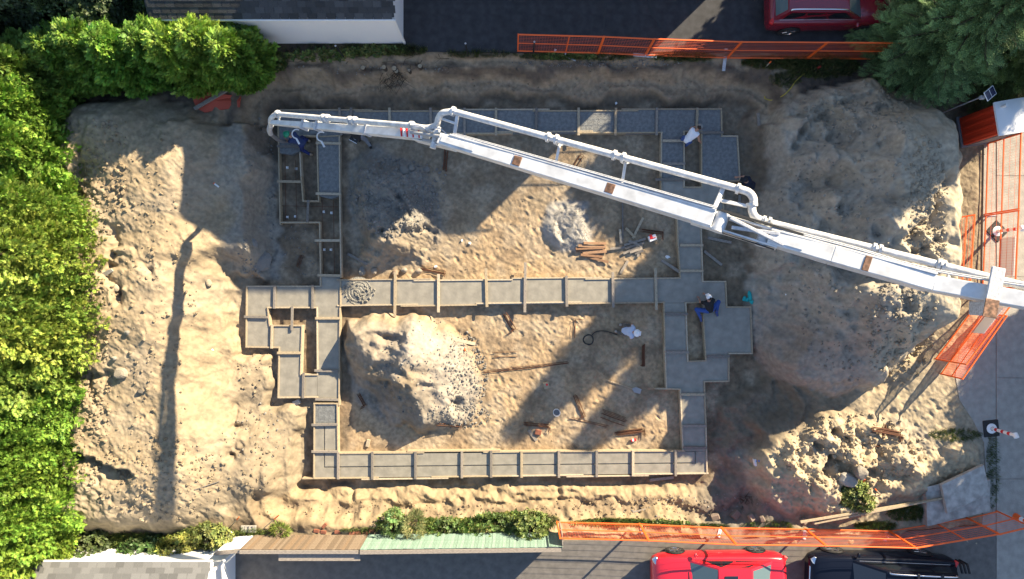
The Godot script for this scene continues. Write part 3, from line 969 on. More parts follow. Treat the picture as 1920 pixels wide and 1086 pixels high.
func build_boom() -> void:
	rng.seed = 41
	var t := thing("concrete_pump_boom", "long white folding boom of a concrete pump crossing above the site", "pump boom", P(1500, 480, 11.5))
	# arm sections: centre lines
	var a0 := P(511, 230, 3.3); var a1 := P(800, 254, 7.7)
	var b0 := P(826, 262, 8.2); var b1 := P(1338, 414, 10.8)
	var c0 := P(1440, 446, 11.1); var c1 := P(1745, 532, 12.0); var c2 := P(2010, 580, 12.8)
	var mb := MB.new()
	mb.beam(a0, a0.lerp(a1, 0.32), Vector2(0.15, 0.2), Vector2(0.2, 0.25), 0.012)
	mb.beam(a0.lerp(a1, 0.321), a1, Vector2(0.21, 0.24), Vector2(0.29, 0.32), 0.014)
	var sec := part("boom_section", mb, M.white_paint, t)
	mb = MB.new()
	for f in [0.24, 0.34, 0.66]:
		mb.beam(a0.lerp(a1, f), a0.lerp(a1, f + 0.012), Vector2(0.32, 0.32), Vector2(0.32, 0.32), 0.01)
	part("stiffener_band", mb, M.galv, sec)
	# warning stripes near the joint
	for k in 7:
		mb = MB.new()
		var p := a0.lerp(a1, 0.885 + k * 0.016)
		var dr := (a1 - a0).normalized()
		var sd := dr.cross(Vector3.UP).normalized()
		var upn := sd.cross(dr)
		mb.bar(p + upn * 0.16 - sd * 0.13 - dr * 0.06, p + upn * 0.16 + sd * 0.13 + dr * 0.06, 0.07, 0.008)
		part("warning_stripe", mb, M.red if k % 2 == 0 else M.white, sec)
	# joint between the tip section and the middle section
	mb = MB.new()
	var j := P(815, 259, 7.95)
	for s in [-1.0, 1.0]:
		var e := Vector3(0.02, 0, 0.17 * s)
		mb.bar(a1 + e - (a1 - a0).normalized() * 0.5, b0 + e + (b1 - b0).normalized() * 0.4, 0.035, 0.3, 0.01)
	mb.tube(PackedVector3Array([j + Vector3(0.1, 0.06, -0.3), j + Vector3(-0.05, 0.06, 0.3)]), 0.09, 0.09, 14)
	part("elbow_joint", mb, M.white_paint, t)
	mb = MB.new()
	mb.tube(PackedVector3Array([P(770, 248, 7.9), P(826, 256, 8.35)]), 0.05, 0.05, 10)
	mb.tube(PackedVector3Array([P(792, 262, 7.9), P(834, 268, 8.2)]), 0.045, 0.045, 10)
	part("hydraulic_ram", mb, M.steel, t)
	# middle section with a raised top plate and a flange along each side
	mb = MB.new()
	mb.beam(b0, b0.lerp(b1, 0.3), Vector2(0.30, 0.34), Vector2(0.32, 0.4), 0.016)
	mb.beam(b0.lerp(b1, 0.299), b1, Vector2(0.32, 0.4), Vector2(0.36, 0.46), 0.016)
	sec = part("boom_section", mb, M.white_paint, t)
	mb = MB.new()
	var dirb := (b1 - b0).normalized()
	var sideb := dirb.cross(Vector3.UP).normalized()
	var upb := sideb.cross(dirb)
	mb.beam(b0 + upb * 0.18 + dirb * 0.1, b0.lerp(b1, 0.15) + upb * 0.195, Vector2(0.16, 0.02), Vector2(0.18, 0.02), 0.008)
	mb.beam(b0.lerp(b1, 0.04) + upb * 0.17 - sideb * 0.17, b1 + upb * 0.22 - sideb * 0.2, Vector2(0.05, 0.05), Vector2(0.05, 0.05), 0.01)
	part("top_plate", mb, M.white_paint, sec)
	mb = MB.new()
	mb.tube(curve([b0.lerp(b1, 0.05) - sideb * 0.21 + upb * 0.17, b0.lerp(b1, 0.3) - sideb * 0.225 + upb * 0.2, b0.lerp(b1, 0.6) - sideb * 0.24 + upb * 0.22, b1 - sideb * 0.25 + upb * 0.25]), 0.018, 0.018, 6)
	mb.tube(curve([b0.lerp(b1, 0.05) - sideb * 0.25 + upb * 0.14, b0.lerp(b1, 0.3) - sideb * 0.265 + upb * 0.17, b0.lerp(b1, 0.6) - sideb * 0.28 + upb * 0.19, b1 - sideb * 0.29 + upb * 0.22]), 0.016, 0.016, 6)
	part("hydraulic_line", mb, M.galv, sec)
	for f in [0.305, 0.645]:
		mb = MB.new()
		mb.beam(b0.lerp(b1, f) + upb * 0.205, b0.lerp(b1, f + 0.03) + upb * 0.21, Vector2(0.25, 0.035), Vector2(0.25, 0.035), 0.01)
		part("rusty_pad", mb, M.rust_pad, sec)
	# linkage of the second joint: two cheeks, links and a round boss
	mb = MB.new()
	var dirc := (c1 - c0).normalized()
	var sidec := dirc.cross(Vector3.UP).normalized()
	var upc := sidec.cross(dirc)
	for s in [-1.0, 1.0]:
		mb.beam(b1 - dirb * 0.5 + sideb * 0.18 * s - upb * 0.05, c0 + dirc * 0.25 + sidec * 0.18 * s, Vector2(0.05, 0.42), Vector2(0.05, 0.4), 0.012)
	mb.tube(PackedVector3Array([b1 - sideb * 0.23 + dirb * 0.15, b1 + sideb * 0.23 + dirb * 0.15]), 0.17, 0.17, 18)
	mb.tube(PackedVector3Array([c0 - sidec * 0.23 - dirc * 0.1, c0 + sidec * 0.23 - dirc * 0.1]), 0.14, 0.14, 18)
	part("elbow_joint", mb, M.white_paint, t)
	mb = MB.new()
	mb.bar(b1 + dirb * 0.45 + sideb * 0.05 + upb * 0.1, c0 + dirc * 0.2 - sidec * 0.12 + upc * 0.2, 0.08, 0.12, 0.012)
	mb.bar(b1 + dirb * 0.35 - sideb * 0.14 + upb * 0.16, c0 + dirc * 0.35 + sidec * 0.1 + upc * 0.22, 0.08, 0.12, 0.012)
	part("link_rod", mb, M.galv, t)
	mb = MB.new()
	mb.bar(b1 + dirb * 0.1 - sideb * 0.25 + upb * 0.2, c0 + dirc * 0.7 - sidec * 0.25 + upc * 0.2, 0.05, 0.05)
	mb.bar(b1 + dirb * 0.3 + sideb * 0.24 + upb * 0.12, c0 + dirc * 0.2 + sidec * 0.24 + upc * 0.1, 0.02, 0.08)
	part("hydraulic_hose", mb, M.rubber, t)
	# inner section running out of the frame
	mb = MB.new()
	mb.beam(c0, c0.lerp(c1, 0.4), Vector2(0.31, 0.42), Vector2(0.36, 0.5), 0.018)
	mb.beam(c0.lerp(c1, 0.399), c1, Vector2(0.36, 0.5), Vector2(0.35, 0.5), 0.018)
	mb.beam(c1, c2, Vector2(0.34, 0.48), Vector2(0.34, 0.48), 0.018)
	sec = part("boom_section", mb, M.white_paint, t)
	mb = MB.new()
	mb.beam(c0 + upc * 0.22, c0.lerp(c1, 0.22) + upc * 0.242, Vector2(0.19, 0.02), Vector2(0.21, 0.02), 0.009)
	mb.beam(c0 - sidec * 0.18 + upc * 0.2, c1 - sidec * 0.2 + upc * 0.25, Vector2(0.05, 0.05), Vector2(0.05, 0.05), 0.01)
	part("top_plate", mb, M.white_paint, sec)
	mb = MB.new()
	mb.tube(curve([c0 - sidec * 0.23 + upc * 0.18, c0.lerp(c1, 0.5) - sidec * 0.25 + upc * 0.23, c1 - sidec * 0.25 + upc * 0.23, c2 + Vector3(0, 0.26, -0.32)]), 0.018, 0.018, 6)
	mb.tube(curve([c0 - sidec * 0.27 + upc * 0.15, c0.lerp(c1, 0.5) - sidec * 0.29 + upc * 0.2, c1 - sidec * 0.29 + upc * 0.2, c2 + Vector3(0, 0.22, -0.37)]), 0.018, 0.018, 6)
	part("hydraulic_line", mb, M.galv, sec)
	mb = MB.new()
	mb.beam(c0.lerp(c1, 0.585) + upc * 0.258, c0.lerp(c1, 0.625) + upc * 0.26, Vector2(0.34, 0.03), Vector2(0.34, 0.03), 0.01)
	part("rusty_pad", mb, M.rust_pad, sec)
	mb = MB.new()
	var cl := c1.lerp(c2, 0.4)
	mb.bar(cl + Vector3(-0.13, 0.34, 0.34), cl + Vector3(0.05, 0.34, -0.55), 0.3, 0.05, 0.012)
	mb.bar(cl + Vector3(-0.13, -0.3, 0.32), cl + Vector3(-0.13, 0.33, 0.32), 0.3, 0.05, 0.012)
	part("boom_rest_bracket", mb, M.galv, sec)
	mb = MB.new()
	mb.bar(cl + Vector3(-0.17, 0.372, 0.5), cl + Vector3(-0.1, 0.372, 0.12), 0.3, 0.02, 0.006)
	part("rusty_pad", mb, M.rust_pad, sec)
	# delivery pipe
	var pa0 := P(521, 214, 3.7); var pa1 := P(772, 236, 7.7)
	var pb0 := P(850, 209, 8.5); var pb1 := P(1384, 354, 10.9)
	var pc0 := P(1432, 415, 11.0); var pc1 := P(2010, 559, 12.8)
	mb = MB.new()
	mb.tube(PackedVector3Array([pa0, pa1]), 0.085, 0.085, 14)
	var pipe := part("delivery_pipe", mb, M.white_pipe, t)
	mb = MB.new()
	mb.tube(PackedVector3Array([pb0, pb1]), 0.088, 0.088, 14)
	part("delivery_pipe", mb, M.white_pipe, t)
	mb = MB.new()
	mb.tube(PackedVector3Array([pc0, pc1]), 0.09, 0.09, 14)
	part("delivery_pipe", mb, M.white_pipe, t)
	mb = MB.new()
	mb.tube(curve([pa1, P(800, 240, 7.9), P(818, 234, 8.05), P(822, 222, 8.2), P(830, 212, 8.4), pb0], 5), 0.088, 0.088, 14)
	part("pipe_bend", mb, M.white_pipe, t)
	mb = MB.new()
	mb.tube(curve([pb1, P(1404, 361, 10.95), P(1413, 375, 10.95), P(1410, 392, 10.95), P(1416, 407, 10.98), pc0], 6), 0.095, 0.095, 14)
	part("pipe_bend", mb, M.white_pipe, t)
	mb = MB.new()
	mb.tube(curve([pa0, P(513, 217, 3.6), P(507, 225, 3.3), P(508, 236, 2.7)], 5), 0.085, 0.085, 12)
	part("pipe_bend", mb, M.white_pipe, t)
	var da := (pa1 - pa0).normalized(); var db := (pb1 - pb0).normalized(); var dc := (pc1 - pc0).normalized()
	for f in [[pa0, da], [pa0.lerp(pa1, 0.385), da], [pa0.lerp(pa1, 0.415), da], [pa0.lerp(pa1, 0.585), da], [pa0.lerp(pa1, 0.62), da], [pa1, da], [pb0, db], [pb0.lerp(pb1, 0.365), db], [pb0.lerp(pb1, 0.395), db], [pb0.lerp(pb1, 0.6), db], [pb0.lerp(pb1, 0.63), db], [pb1, db], [P(1410, 384, 10.95), Vector3(0, 0, 1)], [pc0, dc], [pc0.lerp(pc1, 0.02), dc], [pc0.lerp(pc1, 0.385), dc], [pc0.lerp(pc1, 0.405), dc], [pc0.lerp(pc1, 0.595), dc], [pc0.lerp(pc1, 0.61), dc]]:
		mb = MB.new()
		flange(mb, f[0], f[1], 0.135, 0.07)
		mb.box(Transform3D(Basis(), f[0] + Vector3(0, 0.13, -0.02)), Vector3(0.07, 0.06, 0.09), 0.01)
		part("pipe_coupling", mb, M.white_pipe, t)
	# pipe brackets
	for s in [[858, 213, 8.45, 852, 254, 8.35, 0.09], [1051, 262, 9.3, 1041, 312, 9.35, 0.07], [1174, 296, 9.9, 1166, 348, 9.95, 0.07], [1357, 350, 10.7, 1336, 398, 10.9, 0.1], [1470, 424, 11.1, 1466, 446, 11.3, 0.06], [1664, 474, 11.7, 1660, 500, 11.8, 0.06], [1782, 504, 12.1, 1776, 528, 12.2, 0.06], [604, 222, 5.0, 599, 233, 4.9, 0.05], [613, 222, 5.2, 609, 234, 5.1, 0.07], [664, 228, 6.0, 661, 236, 5.9, 0.06], [525, 214, 3.8, 521, 231, 3.5, 0.06]]:
		mb = MB.new()
		mb.bar(P(s[0], s[1], s[2]), P(s[3], s[4], s[5]), s[6], s[6], 0.008)
		part("pipe_bracket", mb, M.white_paint, t)
	mb = MB.new()
	mb.bar(P(829, 223, 8.3), P(858, 233, 8.45), 0.06, 0.06, 0.008)
	mb.bar(P(1351, 376, 10.8), P(1402, 387, 10.9), 0.08, 0.08, 0.008)
	part("bend_support", mb, M.white_paint, t)
	for s in [[1050, 268, 9.25], [1173, 302, 9.85]]:
		mb = MB.new()
		var ring := []
		for k in 9:
			var an := PI * (k / 8.0) + 0.3
			ring.append(P(s[0], s[1], s[2]) + Vector3(cos(an) * 0.13, 0.0, sin(an) * 0.1 - 0.03))
		mb.tube(PackedVector3Array(ring), 0.022, 0.022, 6)
		part("pipe_clamp_loop", mb, M.white_paint, t)
	# hose hooks on the tip section
	for s in [[557, 251, 4.3], [604, 256, 5.0]]:
		mb = MB.new()
		var o := P(s[0], s[1], s[2])
		var arc := []
		for k in 9:
			var an := -1.0 - PI * 1.15 * k / 8.0
			arc.append(o + Vector3(cos(an) * 0.15 - 0.02, 0, sin(an) * 0.15))
		mb.tube(PackedVector3Array(arc), 0.022, 0.022, 7)
		mb.bar(o + Vector3(-0.03, 0, 0.15), o + Vector3(0.07, -0.02, 0.34), 0.06, 0.03, 0.006)
		part("hose_hook", mb, M.white_paint, sec if false else t)
	for s in [[776, 247, 7.9], [812, 252, 8.1]]:
		mb = MB.new()
		mb.tube(curve([P(s[0] - 4, s[1] - 12, s[2] + 0.1), P(s[0] + 14, s[1] - 10, s[2] + 0.2), P(s[0] + 32, s[1] + 6, s[2] + 0.2)]), 0.016, 0.016, 6)
		part("hydraulic_hose", mb, M.galv, t)
	# end hose held by the worker
	mb = MB.new()
	mb.tube(curve([P(508, 234, 2.75), P(505, 243, 2.2), P(507, 251, 1.6)], 5), 0.1, 0.09, 12)
	part("hose_end_bend", mb, M.galv, t)
	mb = MB.new()
	mb.tube(curve([P(507, 250, 1.65), P(515, 258, 0.9), P(526, 264, 0.1), P(535, 265, -0.55)], 5), 0.075, 0.07, 12)
	part("end_hose", mb, M.rubber_grey, t)

# ---------------------------------------------------------------- plants
var spray_mesh: ArrayMesh
var leaf_mesh: ArrayMesh
var needle_mesh: ArrayMesh
var tuft_mesh: ArrayMesh

func blade(mb: MB, a: Vector3, b: Vector3, w: float, nrm: Vector3) -> void:
	var d := (b - a).normalized()
	var s := d.cross(nrm).normalized() * w * 0.5
	var m := a.lerp(b, 0.45)
	mb.tri(a, m + s, b)
	mb.tri(a, b, m - s)

func make_leaf_meshes() -> void:
	rng.seed = 51
	var mb := MB.new()
	# a flat fan of cedar foliage, 0.24 long along y
	for k in 9:
		var y := 0.02 + 0.022 * k
		var side := -1.0 if k % 2 == 0 else 1.0
		var l := 0.10 * (1.0 - 0.07 * k)
		blade(mb, Vector3(0, y, 0), Vector3(side * l * 0.75, y + l * 0.75, rf(-0.03, 0.03)), 0.03, Vector3(0, 0, 1))
	blade(mb, Vector3.ZERO, Vector3(0, 0.25, 0.01), 0.035, Vector3(0, 0, 1))
	spray_mesh = mb.mesh()
	mb = MB.new()
	# a twig with broad leaves
	for k in 7:
		var a := k * 2.4
		var base := Vector3(0, 0.018 * k, 0)
		var tip := base + Vector3(cos(a), rf(0.1, 0.7), sin(a)).normalized() * rf(0.09, 0.13)
		blade(mb, base, tip, 0.065, Vector3(rf(-0.3, 0.3), 1, rf(-0.3, 0.3)))
	leaf_mesh = mb.mesh()
	mb = MB.new()
	# a spruce shoot: stiff needles round a twig, 0.2 long along y
	for k in 16:
		var a := k * 2.4
		var y := 0.0135 * k
		blade(mb, Vector3(0, y, 0), Vector3(cos(a) * 0.055, y + 0.05, sin(a) * 0.055), 0.02, Vector3(-sin(a), 0.3, cos(a)))
	needle_mesh = mb.mesh()
	mb = MB.new()
	for k in 8:
		var a := k * 0.8 + rf(-0.2, 0.2)
		var l := rf(0.12, 0.26)
		blade(mb, Vector3(cos(a) * 0.02, 0, sin(a) * 0.02), Vector3(cos(a) * l * 0.6, l, sin(a) * l * 0.6), 0.022, Vector3(-sin(a), 0.2, cos(a)))
	tuft_mesh = mb.mesh()

func aim(y: Vector3, spin: float) -> Basis:          # a basis whose y looks along y
	var s := y.cross(Vector3(0.31, 0.2, 0.93)).normalized()
	return Basis(s, y, s.cross(y)).rotated(y, spin)

func leaves(parent: Node3D, called: String, m: Mesh, mat: Material, xf: Array, cols: Array) -> MultiMeshInstance3D:
	var mm := MultiMesh.new()
	mm.transform_format = MultiMesh.TRANSFORM_3D
	mm.use_colors = true
	mm.mesh = m
	mm.instance_count = xf.size()
	for i in xf.size():
		mm.set_instance_transform(i, xf[i])
		mm.set_instance_color(i, cols[i])
	var o := MultiMeshInstance3D.new()
	o.name = called
	o.multimesh = mm
	o.material_override = mat
	parent.add_child(o, true)
	if parent != self: o.set_meta("kind", "stuff")
	return o

func trunk(parent: Node3D, h: float, r: float, limbs: int, spread: float) -> void:
	var mb := MB.new()
	mb.tube(PackedVector3Array([Vector3(0, -0.1, 0), Vector3(rf(-0.05, 0.05), h * 0.4, rf(-0.05, 0.05)), Vector3(rf(-0.1, 0.1), h * 0.92, rf(-0.1, 0.1))]), r, r * 0.2, 8)
	part_local("trunk", mb.mesh(), M.bark, parent)
	if limbs == 0:
		return
	mb = MB.new()
	for k in limbs:
		var y := h * lerpf(0.15, 0.85, float(k) / limbs)
		var a := k * 2.4
		var l := spread * (1.1 - y / h) * rf(0.6, 0.9)
		mb.tube(PackedVector3Array([Vector3(0, y, 0), Vector3(cos(a) * l * 0.5, y + l * 0.12, sin(a) * l * 0.5), Vector3(cos(a) * l, y + l * 0.35, sin(a) * l)]), r * 0.28, r * 0.06, 5)
	part_local("limbs", mb.mesh(), M.bark, parent)

# a crown filled with sprays: radius prof(t) of height fraction t, broken into clumps
func crown(parent: Node3D, h: float, r: float, count: int, m: Mesh, mat: Material, tint: Array, size: float, shape: int, seed_: int, squash := Vector2.ONE, low := 0.02) -> void:
	rng.seed = seed_
	var f := FastNoiseLite.new()
	f.seed = seed_
	f.frequency = 0.75 if mat != M.leaf else 0.5
	f.fractal_octaves = 2
	var xf := []
	var cols := []
	var tries := 0
	var hue := rf(-0.12, 0.12)
	var deep := rf(0.85, 1.22)
	while xf.size() < count and tries < count * 4:
		tries += 1
		var t := lerpf(low, 1.0, rng.randf())
		var a := rng.randf() * TAU
		var w := 1.0
		match shape:
			0: w = pow(1.0 - t, 0.55) * (0.75 + 0.4 * ss(0.0, 0.3, t))            # cedar: column that rounds off
			1: w = sqrt(maxf(1.0 - pow(2.0 * t - 1.0, 2.0), 0.0))                  # round
			2: w = 1.0 - t * 0.97                                                  # cone
		if rng.randf() > w + 0.08:
			continue
		var dir := Vector3(cos(a), 0, sin(a))
		var lump := f.get_noise_3d(dir.x * r * 1.6 + seed_, t * h * 1.3, dir.z * r * 1.6)
		var rr := r * w * (1.0 + 0.55 * lump) * (1.0 - 0.42 * pow(rng.randf(), 2.2))
		var p := Vector3(dir.x * rr * squash.x, t * h + 0.45 * lump, dir.z * rr * squash.y)
		var o := (dir * (0.9 if shape != 1 else w) + Vector3(0, (0.55 if shape != 1 else (2.0 * t - 1.0) + 0.25), 0) + Vector3(rf(-1, 1), rf(-0.7, 0.9), rf(-1, 1)) * 0.62).normalized()
		var s := size * rf(0.65, 1.35)
		xf.append(Transform3D(aim(o, rng.randf() * TAU).scaled_local(Vector3(s, s, s)), p))
		var k := rf(0.55, 1.3) * (1.0 + 0.7 * lump)
		var y := rf(-0.12, 0.12)
		k *= deep
		cols.append(Color(tint[0] * k * (1.0 + hue + y * 1.6), tint[1] * k, tint[2] * k))
	leaves(parent, "crown", m, mat, xf, cols)

func cedar(label: String, at: Vector3, h: float, r: float, tint: Array, seed_: int, count := 6500, squash := Vector2.ONE, group := "cedars of the left hedge", mesh_: Mesh = null, size := 1.15, shape := 0) -> void:
	rng.seed = seed_
	var t := thing("hedge_tree", label, "tree", at, group)
	trunk(t, h * 0.9, 0.09, 14, r)
	crown(t, h, r, count, mesh_ if mesh_ else spray_mesh, M.cedar if mesh_ == null else M.leaf, tint, size, shape, seed_, squash)

func spruce(label: String, at: Vector3, h: float, r: float, tint: Array, seed_: int, category := "tree", called := "spruce_tree", droop := 0.12) -> void:
	rng.seed = seed_
	var t := thing(called, label, category, at)
	trunk(t, h, 0.17, 0, r)
	var mb := MB.new()
	var xf := []
	var cols := []
	var y := 0.7
	while y < h * 0.985:
		var f := 1.0 - y / h
		var n := 7 if f > 0.2 else 5
		var a0 := rng.randf() * TAU
		for b in n:
			var a := a0 + TAU * b / n + rf(-0.25, 0.25)
			var l := r * pow(f, 0.72) * rf(0.72, 1.12) + 0.15
			var dir := Vector3(cos(a), 0, sin(a))
			var side := Vector3(-sin(a), 0, cos(a))
			var tone := rf(0.7, 1.25)
			mb.tube(PackedVector3Array([Vector3(0, y, 0), Vector3(0, y, 0) + dir * l * 0.5 - Vector3(0, l * droop, 0), Vector3(0, y, 0) + dir * l - Vector3(0, l * droop * 0.6, 0)]), 0.035, 0.008, 4, false)
			var steps := int(l / 0.075) + 3
			for s in steps:
				var q := float(s) / steps
				if q < 0.12: continue
				var at_ := Vector3(0, y, 0) + dir * l * q - Vector3(0, l * droop * (1.0 - pow(1.0 - q * 1.3, 2.0)), 0)
				var half := minf(l * 0.42 * (1.05 - q) * ss(0.05, 0.3, q) + 0.06, 0.75)
				for sd in [-1.0, 1.0]:
					var m := int(half / 0.11) + 1
					for k in m:
						var off: Vector3 = side * sd * half * (k + rng.randf()) / m
						var p: Vector3 = at_ + off + dir * off.length() * 0.45 + Vector3(rf(-0.03, 0.03), rf(-0.05, 0.05), rf(-0.03, 0.03))
						var o: Vector3 = (dir * 0.8 + side * sd * 0.7 + Vector3(rf(-0.3, 0.3), rf(-0.15, 0.45), rf(-0.3, 0.3))).normalized()
						var z := rf(0.75, 1.2)
						xf.append(Transform3D(aim(o, rng.randf() * TAU).scaled_local(Vector3(z, z, z)), p))
						var c := tone * rf(0.6, 1.35) * (0.4 + 0.85 * q)  # shade of the inner gaps and lit tips put into the needle colour
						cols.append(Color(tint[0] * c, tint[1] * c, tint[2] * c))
		y += lerpf(0.2, 0.34, f)
	part_local("limbs", mb.mesh(), M.bark, t)
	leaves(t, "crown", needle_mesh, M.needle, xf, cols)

func bush(called: String, label: String, at: Vector3, h: float, r: float, tint: Array, seed_: int, count: int, size := 1.0, m: Mesh = null, squash := Vector2.ONE, group := "", category := "bush") -> void:
	rng.seed = seed_
	var t := thing(called, label, category, at, group)
	var mb := MB.new()
	for k in 7:
		var a := k * 0.9
		mb.tube(PackedVector3Array([Vector3.ZERO, Vector3(cos(a) * r * 0.3 * squash.x, h * 0.45, sin(a) * r * 0.3 * squash.y), Vector3(cos(a) * r * 0.6 * squash.x, h * 0.8, sin(a) * r * 0.6 * squash.y)]), 0.016, 0.005, 4)
	part_local("stems", mb.mesh(), M.bark, t)
	crown(t, h, r, count, m if m else leaf_mesh, M.leaf, tint, size, 1, seed_, squash, 0.05)
	t.get_child(1).name = "foliage"

func grass(called: String, label: String, spots: Array, tints: Array, seed_: int, m: Mesh = null, category := "grass") -> void:
	rng.seed = seed_
	var xf := []
	var cols := []
	for s in spots:            # [u, v, ru, rv, count, size]
		for k in int(s[4]):
			var a := rng.randf() * TAU
			var r := sqrt(rng.randf())
			var p := G(s[0] + cos(a) * r * s[2], s[1] + sin(a) * r * s[3])
			var z: float = s[5] * rf(0.5, 1.3)
			xf.append(Transform3D(Basis(Vector3.UP, rng.randf() * TAU).rotated(Vector3.RIGHT, rf(-0.4, 0.4)).scaled_local(Vector3(z, z, z)), p))
			var tint: Array = tints[rng.randi() % tints.size()]
			var c := rf(0.6, 1.25)
			cols.append(Color(tint[0] * c, tint[1] * c, tint[2] * c))
	var o := leaves(self, numbered(called), m if m else tuft_mesh, M.leaf, xf, cols)
	tag(o, label, category, "", "stuff")

func build_plants() -> void:
	make_leaf_meshes()
	var bright := [0.168, 0.278, 0.036]
	var olive := [0.225, 0.31, 0.05]
	var mid := [0.165, 0.26, 0.045]
	var n := 0
	rng.seed = 299
	# left hedge, from the top down: [v, offset, height, radius, tint, broad leaf, words]
	for e in [
		[150, -0.5, 4.2, 1.35, mid, false, "shaded cedar at the top of the left hedge"],
		[215, -0.55, 4.6, 1.5, bright, false, "bright cedar in the left hedge, second from the top"],
		[280, -0.6, 4.9, 1.6, bright, false, "bright cedar in the left hedge beside the scarp at the top of the sand heap"],
		[350, -0.45, 4.8, 1.65, bright, false, "bright cedar in the left hedge just above the broad leaved trees"],
		[420, -0.05, 5.0, 1.75, olive, true, "broad leaved tree in the left hedge, topmost of four leaning over the sand"],
		[490, 0.3, 5.0, 1.8, olive, true, "broad leaved tree in the left hedge, second of four leaning over the sand"],
		[560, 0.5, 5.2, 1.85, olive, true, "broad leaved tree in the left hedge reaching farthest over the sand"],
		[632, 0.3, 5.0, 1.8, olive, true, "broad leaved tree in the left hedge, lowest of four leaning over the sand"],
		[700, -0.2, 4.8, 1.65, mid, false, "olive green cedar in the left hedge below the broad leaved trees"],
		[770, -0.4, 4.7, 1.5, bright, false, "yellow green cedar in the left hedge with brown tips"],
		[840, -0.4, 4.8, 1.55, bright, false, "yellow green cedar in the left hedge opposite the boom shadow's lower end"],
		[905, -0.35, 4.8, 1.6, bright, false, "yellow green cedar in the left hedge above the lowest pair"],
		[970, -0.2, 4.8, 1.65, bright, false, "second lowest cedar of the left hedge, at the foot of the sand heap"],
		[1030, -0.3, 4.6, 1.6, bright, false, "lowest cedar of the left hedge, beside the white shed wall"]]:
		var z: float = (float(e[0]) - 543.0) / 52.0 + rf(-0.3, 0.3)
		var broad: bool = e[5]
		cedar(e[6], Vector3(-17.75 + float(e[1]) + rf(-0.25, 0.25), 0, z), e[2] + rf(-0.5, 0.6), e[3] * rf(0.92, 1.12), e[4], 300 + n, 14000 if not broad else 12000, Vector2(1.0, 0.92), "cedars of the left hedge", null, 0.82 if not broad else 0.85)
		n += 1
	for k in 9:      # a second row that closes the left edge
		cedar("cedar of the rear row along the left edge, %s" % ["topmost", "next to topmost", "third from the top", "fourth from the top", "in the middle", "fourth from the bottom", "third from the bottom", "next to lowest", "lowest"][k], Vector3(-20.3, 0, -8.2 + 2.2 * k), 5.4 + 0.3 * sin(k * 2.0), 1.7, olive, 340 + k, 4200, Vector2.ONE, "cedars of the rear row", null, 1.3)
	# hedge along the top
	for e in [[60, "leftmost cedar of the upper hedge, at the corner"], [118, "second cedar from the left of the upper hedge"], [176, "third cedar from the left of the upper hedge"], [236, "middle cedar of the upper hedge above the shaded end of the sand heap"], [296, "third cedar from the right of the upper hedge"], [350, "second cedar from the right of the upper hedge"], [398, "rightmost cedar of the upper hedge, next to the shed wall"]]:
		var x: float = (float(e[0]) - 960.0) / 54.5
		cedar(e[1], Vector3(x, 0, -8.75 + 0.12 * sin(x * 3.0)), 3.5 + 0.25 * sin(x * 2.0), 1.12, bright, 360 + n, 12000, Vector2(1.0, 1.0), "cedars of the upper hedge", null, 0.8)
		n += 1
	for e in [[-15.6, -10.9, 5.0, "dark shaded tree behind the left end of the upper hedge"], [-18.3, -10.6, 5.2, "dark shaded tree in the upper left corner"], [-13.2, -11.4, 3.0, "low dark tree behind the upper hedge beside the shed"]]:
		cedar(e[3], Vector3(e[0], 0, e[1]), e[2], 1.6, [0.05, 0.085, 0.03], 380 + n, 5200, Vector2.ONE, "", leaf_mesh, 1.2)
		n += 1
	bush("maple_sapling", "yellow green maple sapling in front of the right end of the upper hedge", G(416, 122), 2.0, 0.62, [0.17, 0.21, 0.03], 401, 620, 1.25)
	bush("maple_sapling", "dark green rounded bush against the white shed wall", G(462, 108), 2.2, 0.8, [0.055, 0.13, 0.03], 402, 1300, 1.25)
	bush("maple_sapling", "small yellow maple sprout at the corner of the upper hedge", G(408, 145), 1.4, 0.42, [0.2, 0.22, 0.03], 403, 320, 1.3)
	bush("maple_sapling", "thin pale sapling standing just above the yellow green maple", G(425, 96), 2.4, 0.38, [0.2, 0.22, 0.05], 404, 230, 1.3)
	# top right
	spruce("blue green spruce at the upper right, its tip leaning out of frame", Vector3(15.6, 0, -9.2), 8.6, 2.55, [0.15, 0.245, 0.085], 411)
	spruce("dark green pine at the upper right corner beside the portable toilet", Vector3(18.7, 0, -8.9), 8.8, 2.5, [0.13, 0.185, 0.05], 412, "tree", "pine_tree", 0.05)
	spruce("yellow green pine behind the spruce at the right edge", Vector3(20.6, 0, -11.2), 5.4, 2.0, [0.19, 0.23, 0.045], 413, "tree", "pine_tree", 0.05)
	# street trees to the right of the frame, whose shade falls on the pavement; last two added to shade the upper driveway
	for e in [[28.0, 1.6, 9.0, 3.2, "street tree with a broad round crown across the pavement on the right"], [28.9, -3.6, 6.0, 2.5, "street tree across the pavement level with the boom"], [28.5, 8.5, 8.0, 3.2, "street tree across the pavement level with the black car"], [15.7, -14.4, 5.3, 2.3, "unseen tree added for shade, beyond the parked dark red car"], [19.6, -14.6, 5.6, 2.5, "unseen tree added for shade, beyond the spruce"]]:
		rng.seed = 420
		var t := thing("street_tree", e[4], "tree", Vector3(e[0], 0, e[1]))
		trunk(t, e[2] * 0.7, 0.18, 12, e[3])
		crown(t, e[2] - 2.2, e[3], 5200, leaf_mesh, M.leaf, mid, 2.6, 1, 421 + int(e[0] * 3.0 + e[1]), Vector2.ONE)
		t.get_child(2).position.y = 2.2
	# bushes and weeds along the lower fence
	bush("leafy_bush", "dense green bush on the bank above the mint fence", G(935, 985), 0.8, 0.7, [0.085, 0.15, 0.03], 431, 420, 0.95, null, Vector2(1.7, 0.8))
